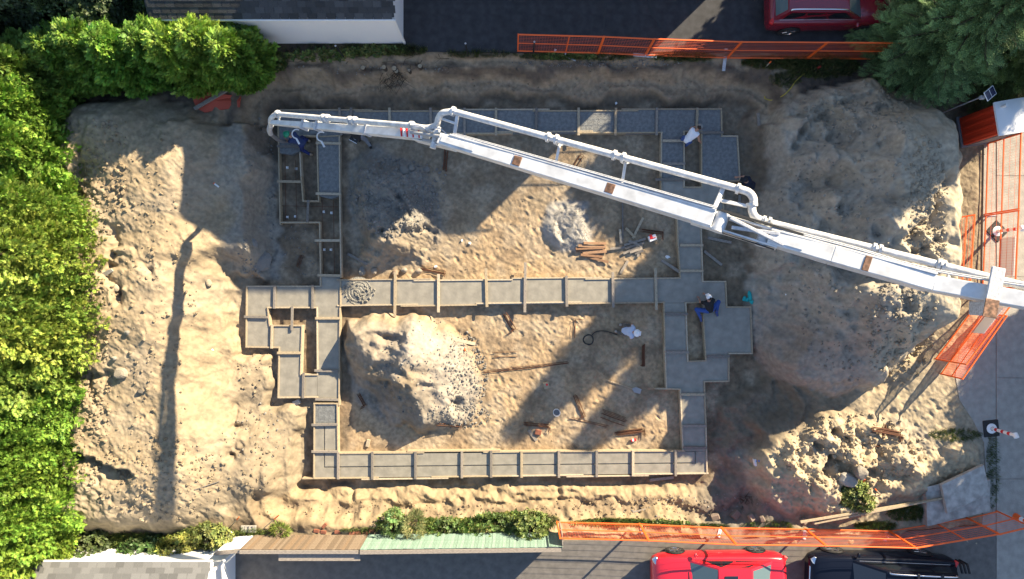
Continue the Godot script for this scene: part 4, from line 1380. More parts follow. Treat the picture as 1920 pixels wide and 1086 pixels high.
	bush("leafy_bush", "green bush at the right end of the mint fence", G(995, 980), 1.1, 0.62, [0.11, 0.165, 0.035], 432, 430, 0.95, null, Vector2(1.0, 0.9))
	bush("tall_weed", "pale feathery weed on the lower bank", G(782, 972), 1.5, 0.42, [0.24, 0.22, 0.09], 433, 330, 0.75, tuft_mesh, Vector2(0.8, 1.3), "", "weed")
	bush("tall_weed", "green weed left of the feathery one on the lower bank", G(742, 975), 1.3, 0.45, [0.12, 0.18, 0.05], 434, 260, 0.8, null, Vector2(0.8, 1.3), "", "weed")
	bush("tall_weed", "low leafy weed between the feathery one and the dense bush", G(838, 984), 0.7, 0.5, [0.11, 0.17, 0.04], 435, 200, 0.8, null, Vector2(1.2, 0.8), "", "weed")
	bush("tall_weed", "bright green weed at the foot of the brown fence", G(527, 995), 0.4, 0.3, [0.16, 0.22, 0.04], 436, 160, 0.9, tuft_mesh, Vector2.ONE, "", "weed")
	bush("leafy_bush", "yellow green bush beside the white lattice", G(345, 1018), 0.7, 0.5, [0.18, 0.2, 0.04], 437, 420, 1.0, null, Vector2(1.2, 0.8))
	bush("leafy_bush", "olive bush behind the white lattice", G(400, 998), 0.7, 0.55, [0.14, 0.16, 0.04], 438, 420, 1.0, null, Vector2(1.2, 0.8))
	bush("leafy_bush", "green shrub at the lower left in front of the white shed", G(275, 1022), 0.7, 0.6, [0.08, 0.14, 0.03], 439, 520, 1.1, null, Vector2(1.5, 0.7))
	bush("leafy_bush", "dark shrub at the lower end of the hedge", G(170, 1012), 0.8, 0.7, [0.06, 0.10, 0.025], 440, 620, 1.1, null, Vector2(1.3, 0.9))
	bush("leafy_bush", "pale grey green branch overhanging the white shed roof", G(95, 1040), 2.0, 0.6, [0.2, 0.25, 0.12], 441, 420, 1.2, null, Vector2(1.3, 0.8))
	bush("leafy_bush", "green shrub beside the big boulder on the clay heap", G(1597, 930), 0.55, 0.5, [0.12, 0.16, 0.035], 442, 420, 0.9, null, Vector2(1.0, 1.2))
	grass("leafy_weeds", "low leafy weeds straggling along the bank above the mint fence", [[900, 984, 120, 12, 900, 1.0], [960, 978, 60, 18, 520, 1.1], [790, 984, 70, 12, 360, 1.0], [735, 980, 26, 22, 160, 1.0], [1180, 979, 110, 5, 260, 0.8], [330, 1014, 90, 8, 420, 1.0], [700, 96, 60, 10, 220, 0.9], [600, 104, 70, 12, 160, 0.9], [500, 120, 36, 16, 260, 1.1], [1060, 106, 60, 5, 200, 0.8]], [[0.08, 0.14, 0.03], [0.14, 0.19, 0.035], [0.19, 0.19, 0.05]], 453, leaf_mesh, "weeds")
	grass("grass_verge", "rough grass and weeds along the upper edge of the site", [[690, 95, 60, 12, 260, 0.8], [600, 100, 80, 14, 160, 0.8], [760, 96, 40, 10, 220, 0.9], [900, 103, 70, 7, 260, 0.7], [1040, 107, 70, 7, 420, 0.7], [1130, 108, 60, 6, 300, 0.7], [1280, 108, 60, 8, 420, 0.75], [1450, 118, 60, 12, 700, 0.7], [1540, 125, 70, 22, 900, 0.8], [500, 118, 40, 22, 330, 1.0], [1470, 150, 30, 14, 260, 0.6]], [[0.08, 0.12, 0.03], [0.12, 0.14, 0.04], [0.2, 0.17, 0.07], [0.06, 0.1, 0.025]], 451)
	grass("grass_verge", "green ground cover at the foot of the lower fences", [[250, 1012, 90, 12, 650, 1.0], [390, 1000, 50, 14, 330, 0.9], [470, 998, 30, 8, 120, 0.7], [700, 993, 60, 5, 120, 0.7], [900, 986, 130, 10, 700, 0.8], [760, 980, 50, 14, 260, 0.9], [1000, 975, 50, 16, 360, 0.9], [790, 992, 60, 6, 200, 0.9], [1150, 978, 70, 7, 520, 0.8], [1220, 980, 60, 5, 200, 0.7], [1320, 985, 50, 4, 260, 0.6], [1440, 985, 50, 10, 160, 0.6], [1600, 925, 26, 30, 320, 0.6], [1640, 985, 40, 8, 260, 0.7], [1700, 960, 40, 16, 420, 0.7], [1860, 880, 12, 74, 300, 0.6], [1790, 815, 50, 12, 280, 0.55]], [[0.1, 0.15, 0.035], [0.15, 0.19, 0.04], [0.07, 0.11, 0.03]], 452)

# ---------------------------------------------------------------- paving, sheds, houses, fences
func slab_mesh(list: Array, y0: float, y1: float) -> ArrayMesh:
	var mb := MB.new()
	mb.prism(pl(list), y0, y1)
	return mb.mesh()

func build_paving() -> void:
	structure("driveway", slab_mesh([752, -1200, 1715, -1200, 1715, 96, 1480, 99, 1200, 97, 990, 99, 752, 96], -0.12, 0.0), M.asphalt)
	structure("driveway", slab_mesh([430, 1030, 700, 1034, 1060, 1015, 1400, 1013, 1600, 1006, 1842, 985, 1868, 1000, 1868, 2300, 430, 2300], -0.12, 0.0), M.asphalt_old)
	structure("road", slab_mesh([2010, -2000, 2185, -2000, 2185, 3000, 2010, 3000], -0.16, -0.04), M.asphalt)
	rng.seed = 61
	var walk := structure("pavement", slab_mesh([1868.4, -1500, 1999, -1500, 1999, 2500, 1868.4, 2500], -0.16, -0.035), M.paving)
	var z := -12.5
	while z < 13.5:
		var l := 4.0
		for e in [[19.19, 20.55], [20.565, 21.92]]:
			var mb := MB.new()
			mb.box(Transform3D(Basis(), Vector3((e[0] + e[1]) * 0.5, -0.015 + rf(0, 0.006), z + l * 0.5)), Vector3(e[1] - e[0], 0.03, l - 0.015), 0.006)
			part("paving_slab", mb, M.paving, walk)
		z += l
	structure("kerb", slab_mesh([1999.5, -1500, 2009, -1500, 2009, 2500, 1999.5, 2500], -0.16, 0.005), M.old_concrete)
	# the apron of grey paving between the heaps and the pavement, with joints
	var ap := structure("driveway_apron", slab_mesh([1792, 705, 1800, 660, 1822, 610, 1842, 560, 1846, 270, 1867.6, 268, 1867.6, 1000, 1842, 984, 1850, 900, 1846, 830, 1826, 790, 1800, 750], -0.12, -0.012), M.paving)
	ap.set_meta("kind", "structure")
	# black crack filler on the upper driveway
	for e in [[[1140, -8, 1134, 30, 1131, 72], 0.07], [[1217, -6, 1220, 24, 1232, 38, 1246, 58], 0.09]]:
		var mb := MB.new()
		var q: Array = e[0]
		for i in range(0, q.size() - 2, 2):
			mb.bar(P(q[i], q[i + 1], 0.003), P(q[i + 2], q[i + 3], 0.003), e[1], 0.004)
		structure("tar_seam", mb.mesh(), M.tar)

# gable shed or house: x0..x1, z0..z1, ridge along x, walls of siding boards, shingles where they can be seen
func gable_house(called: String, label: String, category: String, x0: float, x1: float, z0: float, z1: float, eave: float, ridge: float, wall: Material, roofs: Array, over := 0.3, along_x := true, side_over := 0.3, hip := 0.0) -> Node3D:
	var at := Vector3((x0 + x1) * 0.5, 0, (z0 + z1) * 0.5)
	var t := thing(called, label, category, at)
	var mb := MB.new()
	var mid := (z0 + z1) * 0.5 if along_x else (x0 + x1) * 0.5
	mb.prism(PackedVector2Array([Vector2(x0, z0), Vector2(x1, z0), Vector2(x1, z1), Vector2(x0, z1)]), -0.1, eave)
	if hip > 0.0:
		pass
	elif along_x:
		for x in [x0, x1]:
			mb.tri_out(Vector3(x, eave, z0), Vector3(x, eave, z1), Vector3(x, ridge, mid), at)
	else:
		for z in [z0, z1]:
			mb.tri_out(Vector3(x0, eave, z), Vector3(x1, eave, z), Vector3(mid, ridge, z), at)
	part("wall", mb, wall, t)
	mb = MB.new()
	if hip > 0.0:
		var e0 := Vector3(x0 - over, eave, z0 - over); var e1 := Vector3(x1 + over, eave, z0 - over); var e2 := Vector3(x1 + over, eave, z1 + over); var e3 := Vector3(x0 - over, eave, z1 + over)
		var r0 := Vector3(x0 + hip, ridge, mid); var r1 := Vector3(x1 - hip, ridge, mid)
		mb.quad_out(e0, e1, r1, r0, at); mb.quad_out(e3, e2, r1, r0, at)
		mb.tri_out(e0, e3, r0, at); mb.tri_out(e1, e2, r1, at)
		mb.quad_out(e0, e1, e2, e3, at + Vector3(0, 100, 0))
		part("roof", mb, roofs[0], t)
		return t
	for s in [-1.0, 1.0]:
		if along_x:
			var ze := (z0 - over) if s < 0 else (z1 + over)
			var sl: float = (ridge - eave) / (mid - z0)
			mb.bar(Vector3(at.x, ridge + 0.02, mid), Vector3(at.x, eave - sl * over + 0.02, ze), x1 - x0 + 2.0 * side_over, 0.1)
		else:
			var xe := (x0 - over) if s < 0 else (x1 + over)
			var sl2: float = (ridge - eave) / (mid - x0)
			mb.bar(Vector3(mid, ridge + 0.02, at.z), Vector3(xe, eave - sl2 * over + 0.02, at.z), z1 - z0 + 2.0 * side_over, 0.1)
	part("roof", mb, roofs[0], t)
	return t

func shingle_slope(roof: MeshInstance3D, x0: float, x1: float, edge: Vector3, up: Vector3, rows: int, mats: Array, seed_: int) -> void:
	rng.seed = seed_
	var boxes := []
	for k in 3:
		var mb := MB.new()
		mb.hexa(Transform3D(Basis(Vector3(0, 0, 1), Vector3.UP, Vector3(-1, 0, 0)), Vector3.ZERO), Vector3(0.26, 0.012, 0.29 + 0.02 * k), Vector3(0.26, 0.03, 0.29 + 0.02 * k))
		boxes.append(mb.mesh())
	var dir := up.normalized()
	var bas := Basis(Vector3.RIGHT, dir.cross(Vector3.RIGHT) * -1.0, -dir)
	if bas.y.y < 0: bas.y = -bas.y
	bas = Basis(bas.x, bas.y, bas.x.cross(bas.y))
	if up.z > 0: bas = Basis(-bas.x, bas.y, -bas.z)
	for r in rows:
		var x := x0 + (0.16 if r % 2 else 0.0)
		while x < x1:
			var o := MeshInstance3D.new()
			o.name = "shingle"
			o.mesh = boxes[rng.randi() % 3]
			o.material_override = mats[rng.randi() % mats.size()]
			roof.add_child(o, true)
			var p := Vector3(x, 0, 0) + edge + dir * (0.12 + 0.2 * r)
			o.transform = Transform3D(Basis(Vector3.RIGHT, bas.y, Vector3.RIGHT.cross(bas.y)) if up.z < 0 else Basis(Vector3.LEFT, bas.y, Vector3.LEFT.cross(bas.y)), p - top_of(roof).position + bas.y * 0.07)
			x += 0.335

func build_houses() -> void:
	# upper shed: its white wall faces the site
	var t := gable_house("garage", "garage with dark shingled roof and white siding wall at the top of the frame", "garage", -13.0, -4.3, -15.2, -9.77, 2.45, 4.0, M.siding, [M.shingles[1]], -0.02, true, 0.06)
	for k in 12:      # siding boards on the wall towards the site
		var mb := MB.new()
		mb.hexa(Transform3D(Basis(Vector3.UP, Vector3.BACK, Vector3.RIGHT), Vector3(-8.65, 0.1 + 0.2 * k, -9.755)), Vector3(0.198, 0.034, 8.7), Vector3(0.198, 0.012, 8.7))
		part("siding_board", mb, M.siding, t.get_node("wall"))
	var mb2 := MB.new()
	mb2.bar(Vector3(-13.0, 2.42, -9.70), Vector3(-4.26, 2.42, -9.70), 0.06, 0.12, 0.01)
	part("fascia_board", mb2, M.white, t)
	mb2 = MB.new()
	mb2.bar(Vector3(-4.25, 0.0, -9.74), Vector3(-4.25, 2.4, -9.74), 0.09, 0.09, 0.01)
	part("corner_board", mb2, M.white, t)
	var roof: MeshInstance3D = t.get_node("roof")
	shingle_slope(roof, -12.85, -4.3, Vector3(0, 2.44, -9.76), Vector3(0, 1.55, -2.72), 9, M.shingles, 71)
	# lower shed
	t = gable_house("shed", "white shed with pale grey shingled roof in the lower left corner", "shed", -20.6, -10.95, 10.28, 15.6, 2.3, 3.7, M.siding, [M.shingles_pale[1]], 0.34, true, 0.0)
	for k in 10:
		var mb := MB.new()
		mb.hexa(Transform3D(Basis(Vector3.UP, Vector3.FORWARD, Vector3.LEFT), Vector3(-15.8, 0.1 + 0.2 * k, 10.272)), Vector3(0.198, 0.034, 9.65), Vector3(0.198, 0.012, 9.65))
		part("siding_board", mb, M.siding, t.get_node("wall"))
	shingle_slope(t.get_node("roof"), -19.6, -11.0, Vector3(0, 2.12, 9.95), Vector3(0, 1.4, 2.66), 5, M.shingles_pale, 72)
	mb2 = MB.new()
	mb2.bar(Vector3(-20.6, 2.06, 9.93), Vector3(-10.95, 2.06, 9.93), 0.04, 0.14, 0.01)
	part("fascia_board", mb2, M.white, t)
	mb2 = MB.new()
	mb2.bar(Vector3(-10.9, 0.0, 10.25), Vector3(-10.9, 2.1, 10.25), 0.1, 0.1, 0.01)
	part("corner_board", mb2, M.siding, t)
	mb2 = MB.new()
	mb2.bar(Vector3(-10.93, 2.12, 9.95), Vector3(-10.93, 3.7, 12.94), 0.06, 0.16, 0.01)
	part("barge_board", mb2, M.white, t)
	# neighbours beyond the frame: the houses whose shade lies across the site
	for h in [["two storey house behind the upper driveway, beyond the top of the frame", -1.9, 6.5, -17.5, -13.6, 7.35, 8.5],
		["lower house wing behind the upper driveway, beyond the top of the frame", 6.6, 9.85, -17.3, -13.6, 5.7, 7.0]]:
		t = gable_house("house", h[0], "house", h[1], h[2], h[3], h[4], h[5], h[6], M.siding, [M.shingles[1]], 0.4, true, 0.3, 2.6 if h[1] < 0.0 else 0.0)
		for k in 4:
			var x: float = lerpf(h[1] + 1.0, h[2] - 1.0, k / 3.0)
			for y in [1.6, 4.2]:
				var mb := MB.new()
				mb.box(Transform3D(Basis(), Vector3(x, y, h[4] + 0.01)), Vector3(0.95, 1.15, 0.07), 0.01)
				var w := part("window", mb, M.white, t)
				mb = MB.new()
				mb.box(Transform3D(Basis(), Vector3(x, y, h[4] + 0.035)), Vector3(0.8, 1.0, 0.04))
				part("pane", mb, M.glass, w)

# a temporary fence panel between two base points
func fence_panel(label: String, a: Vector3, b: Vector3, h := 1.83, mids := 1, group := "orange temporary fence panels", lean := Vector3.ZERO, feet := true, hstep := 0.15) -> Node3D:
	var at := (a + b) * 0.5
	var t := thing("fence_panel", label, "fence panel", at, group)
	var up := Vector3(0, h, 0) + lean
	var mb := MB.new()
	for e in [[a + up * 0.05, b + up * 0.05], [a + up, b + up]]:
		mb = MB.new()
		mb.bar(e[0], e[1], 0.045, 0.045, 0.006)
		part("rail", mb, M.orange, t)
	mb = MB.new()
	mb.bar(a + up * 0.52, b + up * 0.52, 0.035, 0.035, 0.005)
	part("rail", mb, M.orange, t)
	for p in [a, b]:
		mb = MB.new()
		mb.bar(p, p + up * 1.02, 0.05, 0.05, 0.006)
		part("post", mb, M.orange, t)
	var l := (b - a).length()
	var d := (b - a) / l
	mb = MB.new()
	var n := int(l / 0.1)
	for k in range(1, n):
		var p := a + d * l * k / n
		mb.bar(p + up * 0.05, p + up, 0.0035, 0.0035)
	var y := hstep + 0.1
	while y < h - 0.05:
		mb.bar(a + up * y / h, b + up * y / h, 0.0065, 0.0065)
		y += hstep
	var w := part("wire_mesh", mb, M.orange_wire, t)
	w.set_meta("kind", "stuff")
	if mids:
		mb = MB.new()
		var p := a.lerp(b, 0.6)
		mb.bar(p, p + up, 0.04, 0.04, 0.005)
		part("post", mb, M.orange, t)
	return t

func fence_foot(t: Node3D, u0: float, v0: float, u1: float, v1: float) -> void:
	var a := G(u0, v0, 0.05); var b := G(u1, v1, 0.05)
	var mb := MB.new()
	mb.bar(a, b, 0.13, 0.03, 0.008)
	mb.tube(PackedVector3Array([a.lerp(b, 0.5), a.lerp(b, 0.5) + Vector3(0, 0.18, 0)]), 0.03, 0.03, 8)
	part("foot", mb, M.galv, t)

func build_fences() -> void:
	# along the upper driveway
	var up := [971, 97, 1122, 101, 1210, 105, 1363, 110, 1513, 111, 1650, 112]
	var words := ["orange mesh fence panel at the left end of the upper driveway fence", "short orange mesh panel second from the left on the upper driveway", "orange mesh panel in front of the sunlit wedge of driveway", "orange mesh panel below the dark red car's tail", "orange mesh panel reaching under the spruce"]
	var row := []
	for k in 5:
		row.append(fence_panel(words[k], G(up[k * 2], up[k * 2 + 1]), G(up[k * 2 + 2], up[k * 2 + 3]) - Vector3(0.04, 0, 0), 1.83, 1 if k == 0 else 0, "orange panels along the upper driveway"))
	fence_foot(row[0], 1039, 95, 1080, 113)
	fence_foot(row[1], 1187, 103, 1231, 107)
	fence_foot(row[2], 1361, 92, 1356, 134)
	# along the lower driveway
	var lo := [1044, 978, 1200, 982, 1353, 989, 1510, 991, 1667, 995, 1814, 971, 1870, 958]
	words = ["orange mesh panel next to the mint fence on the lower driveway", "orange mesh panel above the red car's bonnet", "orange mesh panel above the red car's boot", "orange mesh panel above the black car's bonnet", "orange mesh panel angled up from above the black car", "short orange mesh panel at the lower right pavement"]
	row = []
	for k in 6:
		row.append(fence_panel(words[k], P(lo[k * 2], lo[k * 2 + 1], 0.0), P(lo[k * 2 + 2], lo[k * 2 + 3], 0.0) - Vector3(0.04, 0, 0), 1.83, 1 if k == 4 else 0, "orange panels along the lower driveway"))
	fence_foot(row[0], 1202, 985, 1205, 1001)
	fence_foot(row[1], 1350, 992, 1346, 1008)
	fence_foot(row[2], 1508, 994, 1507, 1011)
	fence_foot(row[3], 1662, 995, 1658, 1014)
	# right side, along the heap and pavement
	var t := fence_panel("leaning orange mesh panel with a white sign below the boom on the right", P(1752, 673, 0.0), P(1832, 567, 0.0), 1.83, 0, "orange panels on the right side", Vector3(0.05, 0, 0.02), true, 0.06)
	fence_sign(t, P(1752, 673, 0.0), P(1832, 567, 0.0), 0.50, 0.92, 0.9)
	fence_panel("second orange mesh panel lapping the leaning one below the boom", P(1763, 701, 0.0), P(1842, 588, 0.0), 1.2, 0, "orange panels on the right side", Vector3(0.1, 0, 0.05), false, 0.035)
	fence_panel("half buried orange mesh panel on the lit edge of the spoil heap", P(1797, 408, 0.55), P(1788, 535, 0.55), 0.95, 0, "orange panels on the right side")
	fence_panel("orange mesh panel on the pavement beside the portable toilet", P(1850, 270, 0.0), P(1846, 402, 0.0), 1.83, 0, "orange panels on the right side", Vector3.ZERO, true, 0.3)
	t = fence_panel("orange mesh panel with a large white sign on the pavement, above the boom", P(1846, 405, 0.0), P(1840, 540, 0.0), 1.83, 0, "orange panels on the right side", Vector3.ZERO, true, 0.3)
	fence_sign(t, P(1846, 405, 0.0), P(1840, 540, 0.0), 0.33, 0.84, 1.0)
	fence_foot(t, 1843, 404, 1866, 402)
	# board fences at the bottom
	rng.seed = 65
	var f := thing("board_fence", "brown weathered board fence at the bottom, left of the mint green one", "fence", P(570, 1003, 0.0))
	var h := 1.5
	var u := 478.0
	while u < 688.0:
		var a := P(u + 2.7, 1003.5 + rf(-0.3, 0.3), 0.02)
		board("board", a, a + Vector3(0, h + rf(-0.02, 0.02), 0), 0.112, 0.024, M.browns[rng.randi() % 4], f)
		u += 5.45
	board("rail", P(478, 1007.5, 0) + Vector3(0, h + 0.03, 0), P(688, 1007.5, 0) + Vector3(0, h + 0.03, 0), 0.14, 0.04, M.greys[1], f)
	board("rail", P(545, 1008, 0) + Vector3(0, 0.5, 0.05), P(688, 1008, 0) + Vector3(0, 0.5, 0.05), 0.05, 0.09, M.greys[0], f)
	board("rail", P(545, 1014, 0) + Vector3(0, h - 0.1, 0.1), P(690, 1014, 0) + Vector3(0, h - 0.1, 0.1), 0.28, 0.05, M.greys[1], f)
	for p in [480, 545, 617, 688]:
		board("post", P(p, 1009, 0.0), P(p, 1009, 0.0) + Vector3(0, h - 0.15, 0), 0.09, 0.09, M.greys[0], f)
	f = thing("board_fence", "mint green board fence at the bottom beside the bushes", "fence", P(870, 1000, 0.0))
	u = 691.0
	var kk := 0
	while u < 1047.0:
		var v := 1003.0 - (u - 691.0) * 0.012 + rf(-0.3, 0.3)
		var a := P(u + 3.1, v, 0.02)
		board("board", a, a + Vector3(0, h + 0.02 + rf(-0.02, 0.02), 0), 0.13, 0.024, M.mints[kk % 3], f)
		u += 6.3
		kk += 1
	for e in [[691, 820], [820, 938], [938, 1047]]:
		var v0: float = 1006.0 - (e[0] - 691.0) * 0.012
		board("rail", P(e[0], v0, 0) + Vector3(0, 1.2, 0.02), P(e[1], v0 - 1.2, 0) + Vector3(0, 1.2, 0.02), 0.05, 0.09, M.mints[1], f)
		board("rail", P(e[0], v0 + 1.5, 0) + Vector3(0, h + 0.06, 0), P(e[1], v0 + 0.1, 0) + Vector3(0, h + 0.06, 0), 0.15, 0.04, M.greys[1], f)
	for p in [692, 820, 938, 1046]:
		board("post", P(p, 1007.5 - (p - 691) * 0.012, 0.0), P(p, 1007.5 - (p - 691) * 0.012, 0.0) + Vector3(0, h, 0), 0.1, 0.1, M.mints[2], f)
	board("end_board", P(1049, 977, 0) + Vector3(0, 0.75, 0), P(1050, 1001, 0) + Vector3(0, 0.75, 0), 0.04, 1.5, M.greys[1], f)
	f = thing("white_board", "short white boarded fence end between the lattice and brown fence", "fence", P(458, 1008, 0.0))
	for k in 8:
		var a := P(438 + k * 5.0, 1004.0 + 0.5 * (8 - k), 0.02)
		board("board", a, a + Vector3(0, 1.35, 0), 0.11, 0.024, M.white, f)
	board("rail", P(432, 1013, 0) + Vector3(0, 1.38, 0), P(478, 1008, 0) + Vector3(0, 1.38, 0), 0.14, 0.04, M.greys[1], f)
	f = thing("lattice_panel", "white diagonal lattice panel leaning at the corner of the white shed", "lattice", P(420, 1010, 0.0))
	var o := P(404, 1018, 0.1)
	var ex := (P(437, 994, 0.1) - o)
	var ey := Vector3(-0.05, 0.62, 0.38)
	for k in 9:
		var s := -0.8 + k * 0.2
		for dr in [1.0, -1.0]:
			var p0 := Vector2(s, 0.0) if dr > 0 else Vector2(s + 0.9, 0.0)
			var t0 := 0.0; var t1 := 1.0
			var x0 := p0.x; var x1: float = p0.x + dr * 0.7
			if dr > 0:
				if x0 < 0.0: t0 = -x0 / 0.7
				if x1 > 1.0: t1 = (1.0 - x0) / 0.7
			else:
				if x0 > 1.0: t0 = (x0 - 1.0) / 0.7
				if x1 < 0.0: t1 = x0 / 0.7
			if t1 - t0 < 0.05: continue
			var lift := Vector3(0, 0.006, 0.006) * (1.0 if dr > 0 else 0.0)
			board("slat", o + ex * (x0 + dr * 0.7 * t0) + ey * t0 + lift, o + ex * (x0 + dr * 0.7 * t1) + ey * t1 + lift, 0.05, 0.01, M.white, f, PI * 0.25)

# ---------------------------------------------------------------- cars: x forward, z to the right, base at the ground
func loft(rows: Array, mb: MB) -> void:              # rows of equal length, outside faces away from the axis
	var nr := rows.size()
	var nc: int = rows[0].size()
	var nn := []
	for i in nr:
		var line := []
		for j in nc:
			var a: Vector3 = rows[mini(i + 1, nr - 1)][j] - rows[maxi(i - 1, 0)][j]
			var b: Vector3 = rows[i][mini(j + 1, nc - 1)] - rows[i][maxi(j - 1, 0)]
			line.append(b.cross(a).normalized())
		nn.append(line)
	for i in nr - 1:
		for j in nc - 1:
			mb.trin(rows[i][j], rows[i][j + 1], rows[i + 1][j + 1], nn[i][j], nn[i][j + 1], nn[i + 1][j + 1])
			mb.trin(rows[i][j], rows[i + 1][j + 1], rows[i + 1][j], nn[i][j], nn[i + 1][j + 1], nn[i + 1][j])

func face(a: Vector3, b: Vector3, c: Vector3, d: Vector3, s0: float, s1: float, t0: float, t1: float, lift: float, o: Vector3, mb: MB) -> void:
	var q := func(s: float, t: float) -> Vector3: return a.lerp(b, s).lerp(d.lerp(c, s), t)
	var n := (b - a).cross(d - a).normalized()
	if n.dot(a - o) < 0: n = -n
	mb.quad_out(q.call(s0, t0) + n * lift, q.call(s1, t0) + n * lift, q.call(s1, t1) + n * lift, q.call(s0, t1) + n * lift, o)

func car(called: String, label: String, at: Vector3, turn: float, L: float, W: float, paint_: Material, suv: bool, roof_y: float, rails: bool, sunroof: bool, glass: Material) -> Node3D:
	var t := thing(called, label, "car", at, "", turn)
	var w := W * 0.5
	var st := [[-0.5, 0.74, 0.40, 0.70, 0.74], [-0.488, 0.87, 0.30, 0.82, 0.93], [-0.45, 0.95, 0.25, 0.90, 1.02], [-0.35, 0.99, 0.21, 0.93, 1.04], [-0.15, 1.0, 0.2, 0.92, 1.0], [0.1, 1.0, 0.2, 0.91, 0.98], [0.24, 0.995, 0.2, 0.88, 0.99], [0.36, 0.98, 0.22, 0.83, 0.93], [0.44, 0.93, 0.24, 0.76, 0.84], [0.485, 0.82, 0.28, 0.66, 0.71], [0.5, 0.70, 0.36, 0.56, 0.58]]
	if suv:
		st = [[-0.5, 0.82, 0.42, 0.85, 0.9], [-0.49, 0.91, 0.34, 1.0, 1.04], [-0.46, 0.96, 0.3, 1.05, 1.09], [-0.35, 0.99, 0.26, 1.06, 1.1], [-0.15, 1.0, 0.25, 1.04, 1.08], [0.1, 1.0, 0.25, 1.03, 1.07], [0.24, 0.995, 0.25, 1.02, 1.1], [0.36, 0.98, 0.27, 0.99, 1.08], [0.44, 0.95, 0.3, 0.93, 1.02], [0.485, 0.86, 0.34, 0.82, 0.9], [0.5, 0.78, 0.4, 0.7, 0.74]]
	var rows := []
	for s in st:
		var x: float = s[0] * L
		var hw: float = s[1] * w
		var line := []
		var half := [[0.90, s[2]], [0.985, s[2] + 0.08], [1.0, lerpf(s[2], s[3], 0.45)], [0.99, lerpf(s[2], s[3], 0.8)], [0.955, s[3]], [0.87, lerpf(s[3], s[4], 0.6)], [0.6, s[4] - 0.01], [0.25, s[4] + 0.02]]
		for k in half.size():
			line.append(Vector3(x, half[k][1], half[k][0] * hw))
		for k in range(half.size() - 1, -1, -1):
			line.append(Vector3(x, half[k][1], -half[k][0] * hw))
		rows.append(line)
	var mb := MB.new()
	loft(rows, mb)
	for e in [0, rows.size() - 1]:
		var c := Vector3.ZERO
		for p in rows[e]: c += p
		c /= rows[e].size()
		for j in rows[e].size():
			mb.tri_out(c, rows[e][j], rows[e][(j + 1) % rows[e].size()], Vector3(0, 0.6, 0))
	var body := part_local("body", mb.mesh(), paint_, t)
	# greenhouse
	var by := 1.0 if not suv else 1.07
	var br := -0.40 if not suv else -0.475
	var rr := -0.20 if not suv else -0.40
	var fr := 0.04 if not suv else 0.07
	var bf := 0.235 if not suv else 0.235
	var wb := w * 0.90
	var wr := w * (0.70 if not suv else 0.78)
	var o := Vector3(-0.08 * L, 1.0, 0)
	var B := [Vector3(br * L, by - 0.04, wb * 0.9), Vector3(bf * L, by - 0.05, wb * 0.95), Vector3(bf * L, by - 0.05, -wb * 0.95), Vector3(br * L, by - 0.04, -wb * 0.9)]
	var T := [Vector3(rr * L, roof_y - 0.03, wr * 0.93), Vector3(fr * L, roof_y - 0.02, wr), Vector3(fr * L, roof_y - 0.02, -wr), Vector3(rr * L, roof_y - 0.03, -wr * 0.93)]
	mb = MB.new()
	for k in 4:
		mb.quad_out(B[k], B[(k + 1) % 4], T[(k + 1) % 4], T[k], o)
	rows = []
	for i in 7:
		var line := []
		for j in 7:
			var q := i / 6.0
			var z := lerpf(-1.0, 1.0, j / 6.0)
			var p: Vector3 = T[0].lerp(T[1], q)
			line.append(Vector3(p.x, p.y + 0.05 * (1.0 - z * z * z * z) * sin(PI * lerpf(0.18, 0.9, q)), -p.z * z))
		rows.append(line)
	loft(rows, mb)
	var cabin := part_local("cabin", mb.mesh(), paint_, body)
	# glass
	mb = MB.new()
	face(B[1], B[2], T[2], T[1], 0.05, 0.95, 0.06, 0.97, 0.006, o, mb)
	part_local("windscreen", mb.mesh(), glass, t)
	mb = MB.new()
	face(B[3], B[0], T[0], T[3], 0.08, 0.92, 0.16, 0.93, 0.006, o, mb)
	part_local("rear_window", mb.mesh(), glass, t)
	for sd in [0, 1]:
		var a: Vector3 = B[0] if sd == 0 else B[3]
		var b: Vector3 = B[1] if sd == 0 else B[2]
		var c: Vector3 = T[1] if sd == 0 else T[2]
		var d: Vector3 = T[0] if sd == 0 else T[3]
		for e in ([[0.13, 0.46], [0.49, 0.86]] if not suv else [[0.07, 0.30], [0.325, 0.6], [0.625, 0.92]]):
			mb = MB.new()
			face(a, b, c, d, e[0], e[1], 0.16, 0.88, 0.005, o, mb)
			part_local("side_window", mb.mesh(), M.glass, t)
		mb = MB.new()
		mb.bar(a.lerp(b, 0.05).lerp(d.lerp(c, 0.05), 0.1), a.lerp(b, 0.95).lerp(d.lerp(c, 0.95), 0.1), 0.03, 0.025, 0.004)
		part_local("window_trim", mb.mesh(), M.chrome if suv else M.black, t)
		var zs := 1.0 if sd == 0 else -1.0
		mb = MB.new()
		mb.lump(Transform3D(Basis(), Vector3(0.19 * L, by + 0.04, zs * (w + 0.07))), Vector3(0.14, 0.14, 0.2), rng, 0.05, 8, 6, true)
		part_local("wing_mirror", mb.mesh(), paint_, t)
		mb = MB.new()
		mb.box(Transform3D(Basis(Vector3.UP, zs * 0.55), Vector3(0.468 * L, (0.68 if not suv else 0.86), zs * w * 0.72)), Vector3(0.22, 0.11, 0.3), 0.03)
		part_local("headlight", mb.mesh(), M.chrome, t)
		mb = MB.new()
		mb.box(Transform3D(Basis(Vector3.UP, -zs * 0.5), Vector3(-0.478 * L, (0.84 if not suv else 0.98), zs * w * 0.78)), Vector3(0.16, 0.14, 0.3), 0.03)
		part_local("tail_light", mb.mesh(), M.red, t)
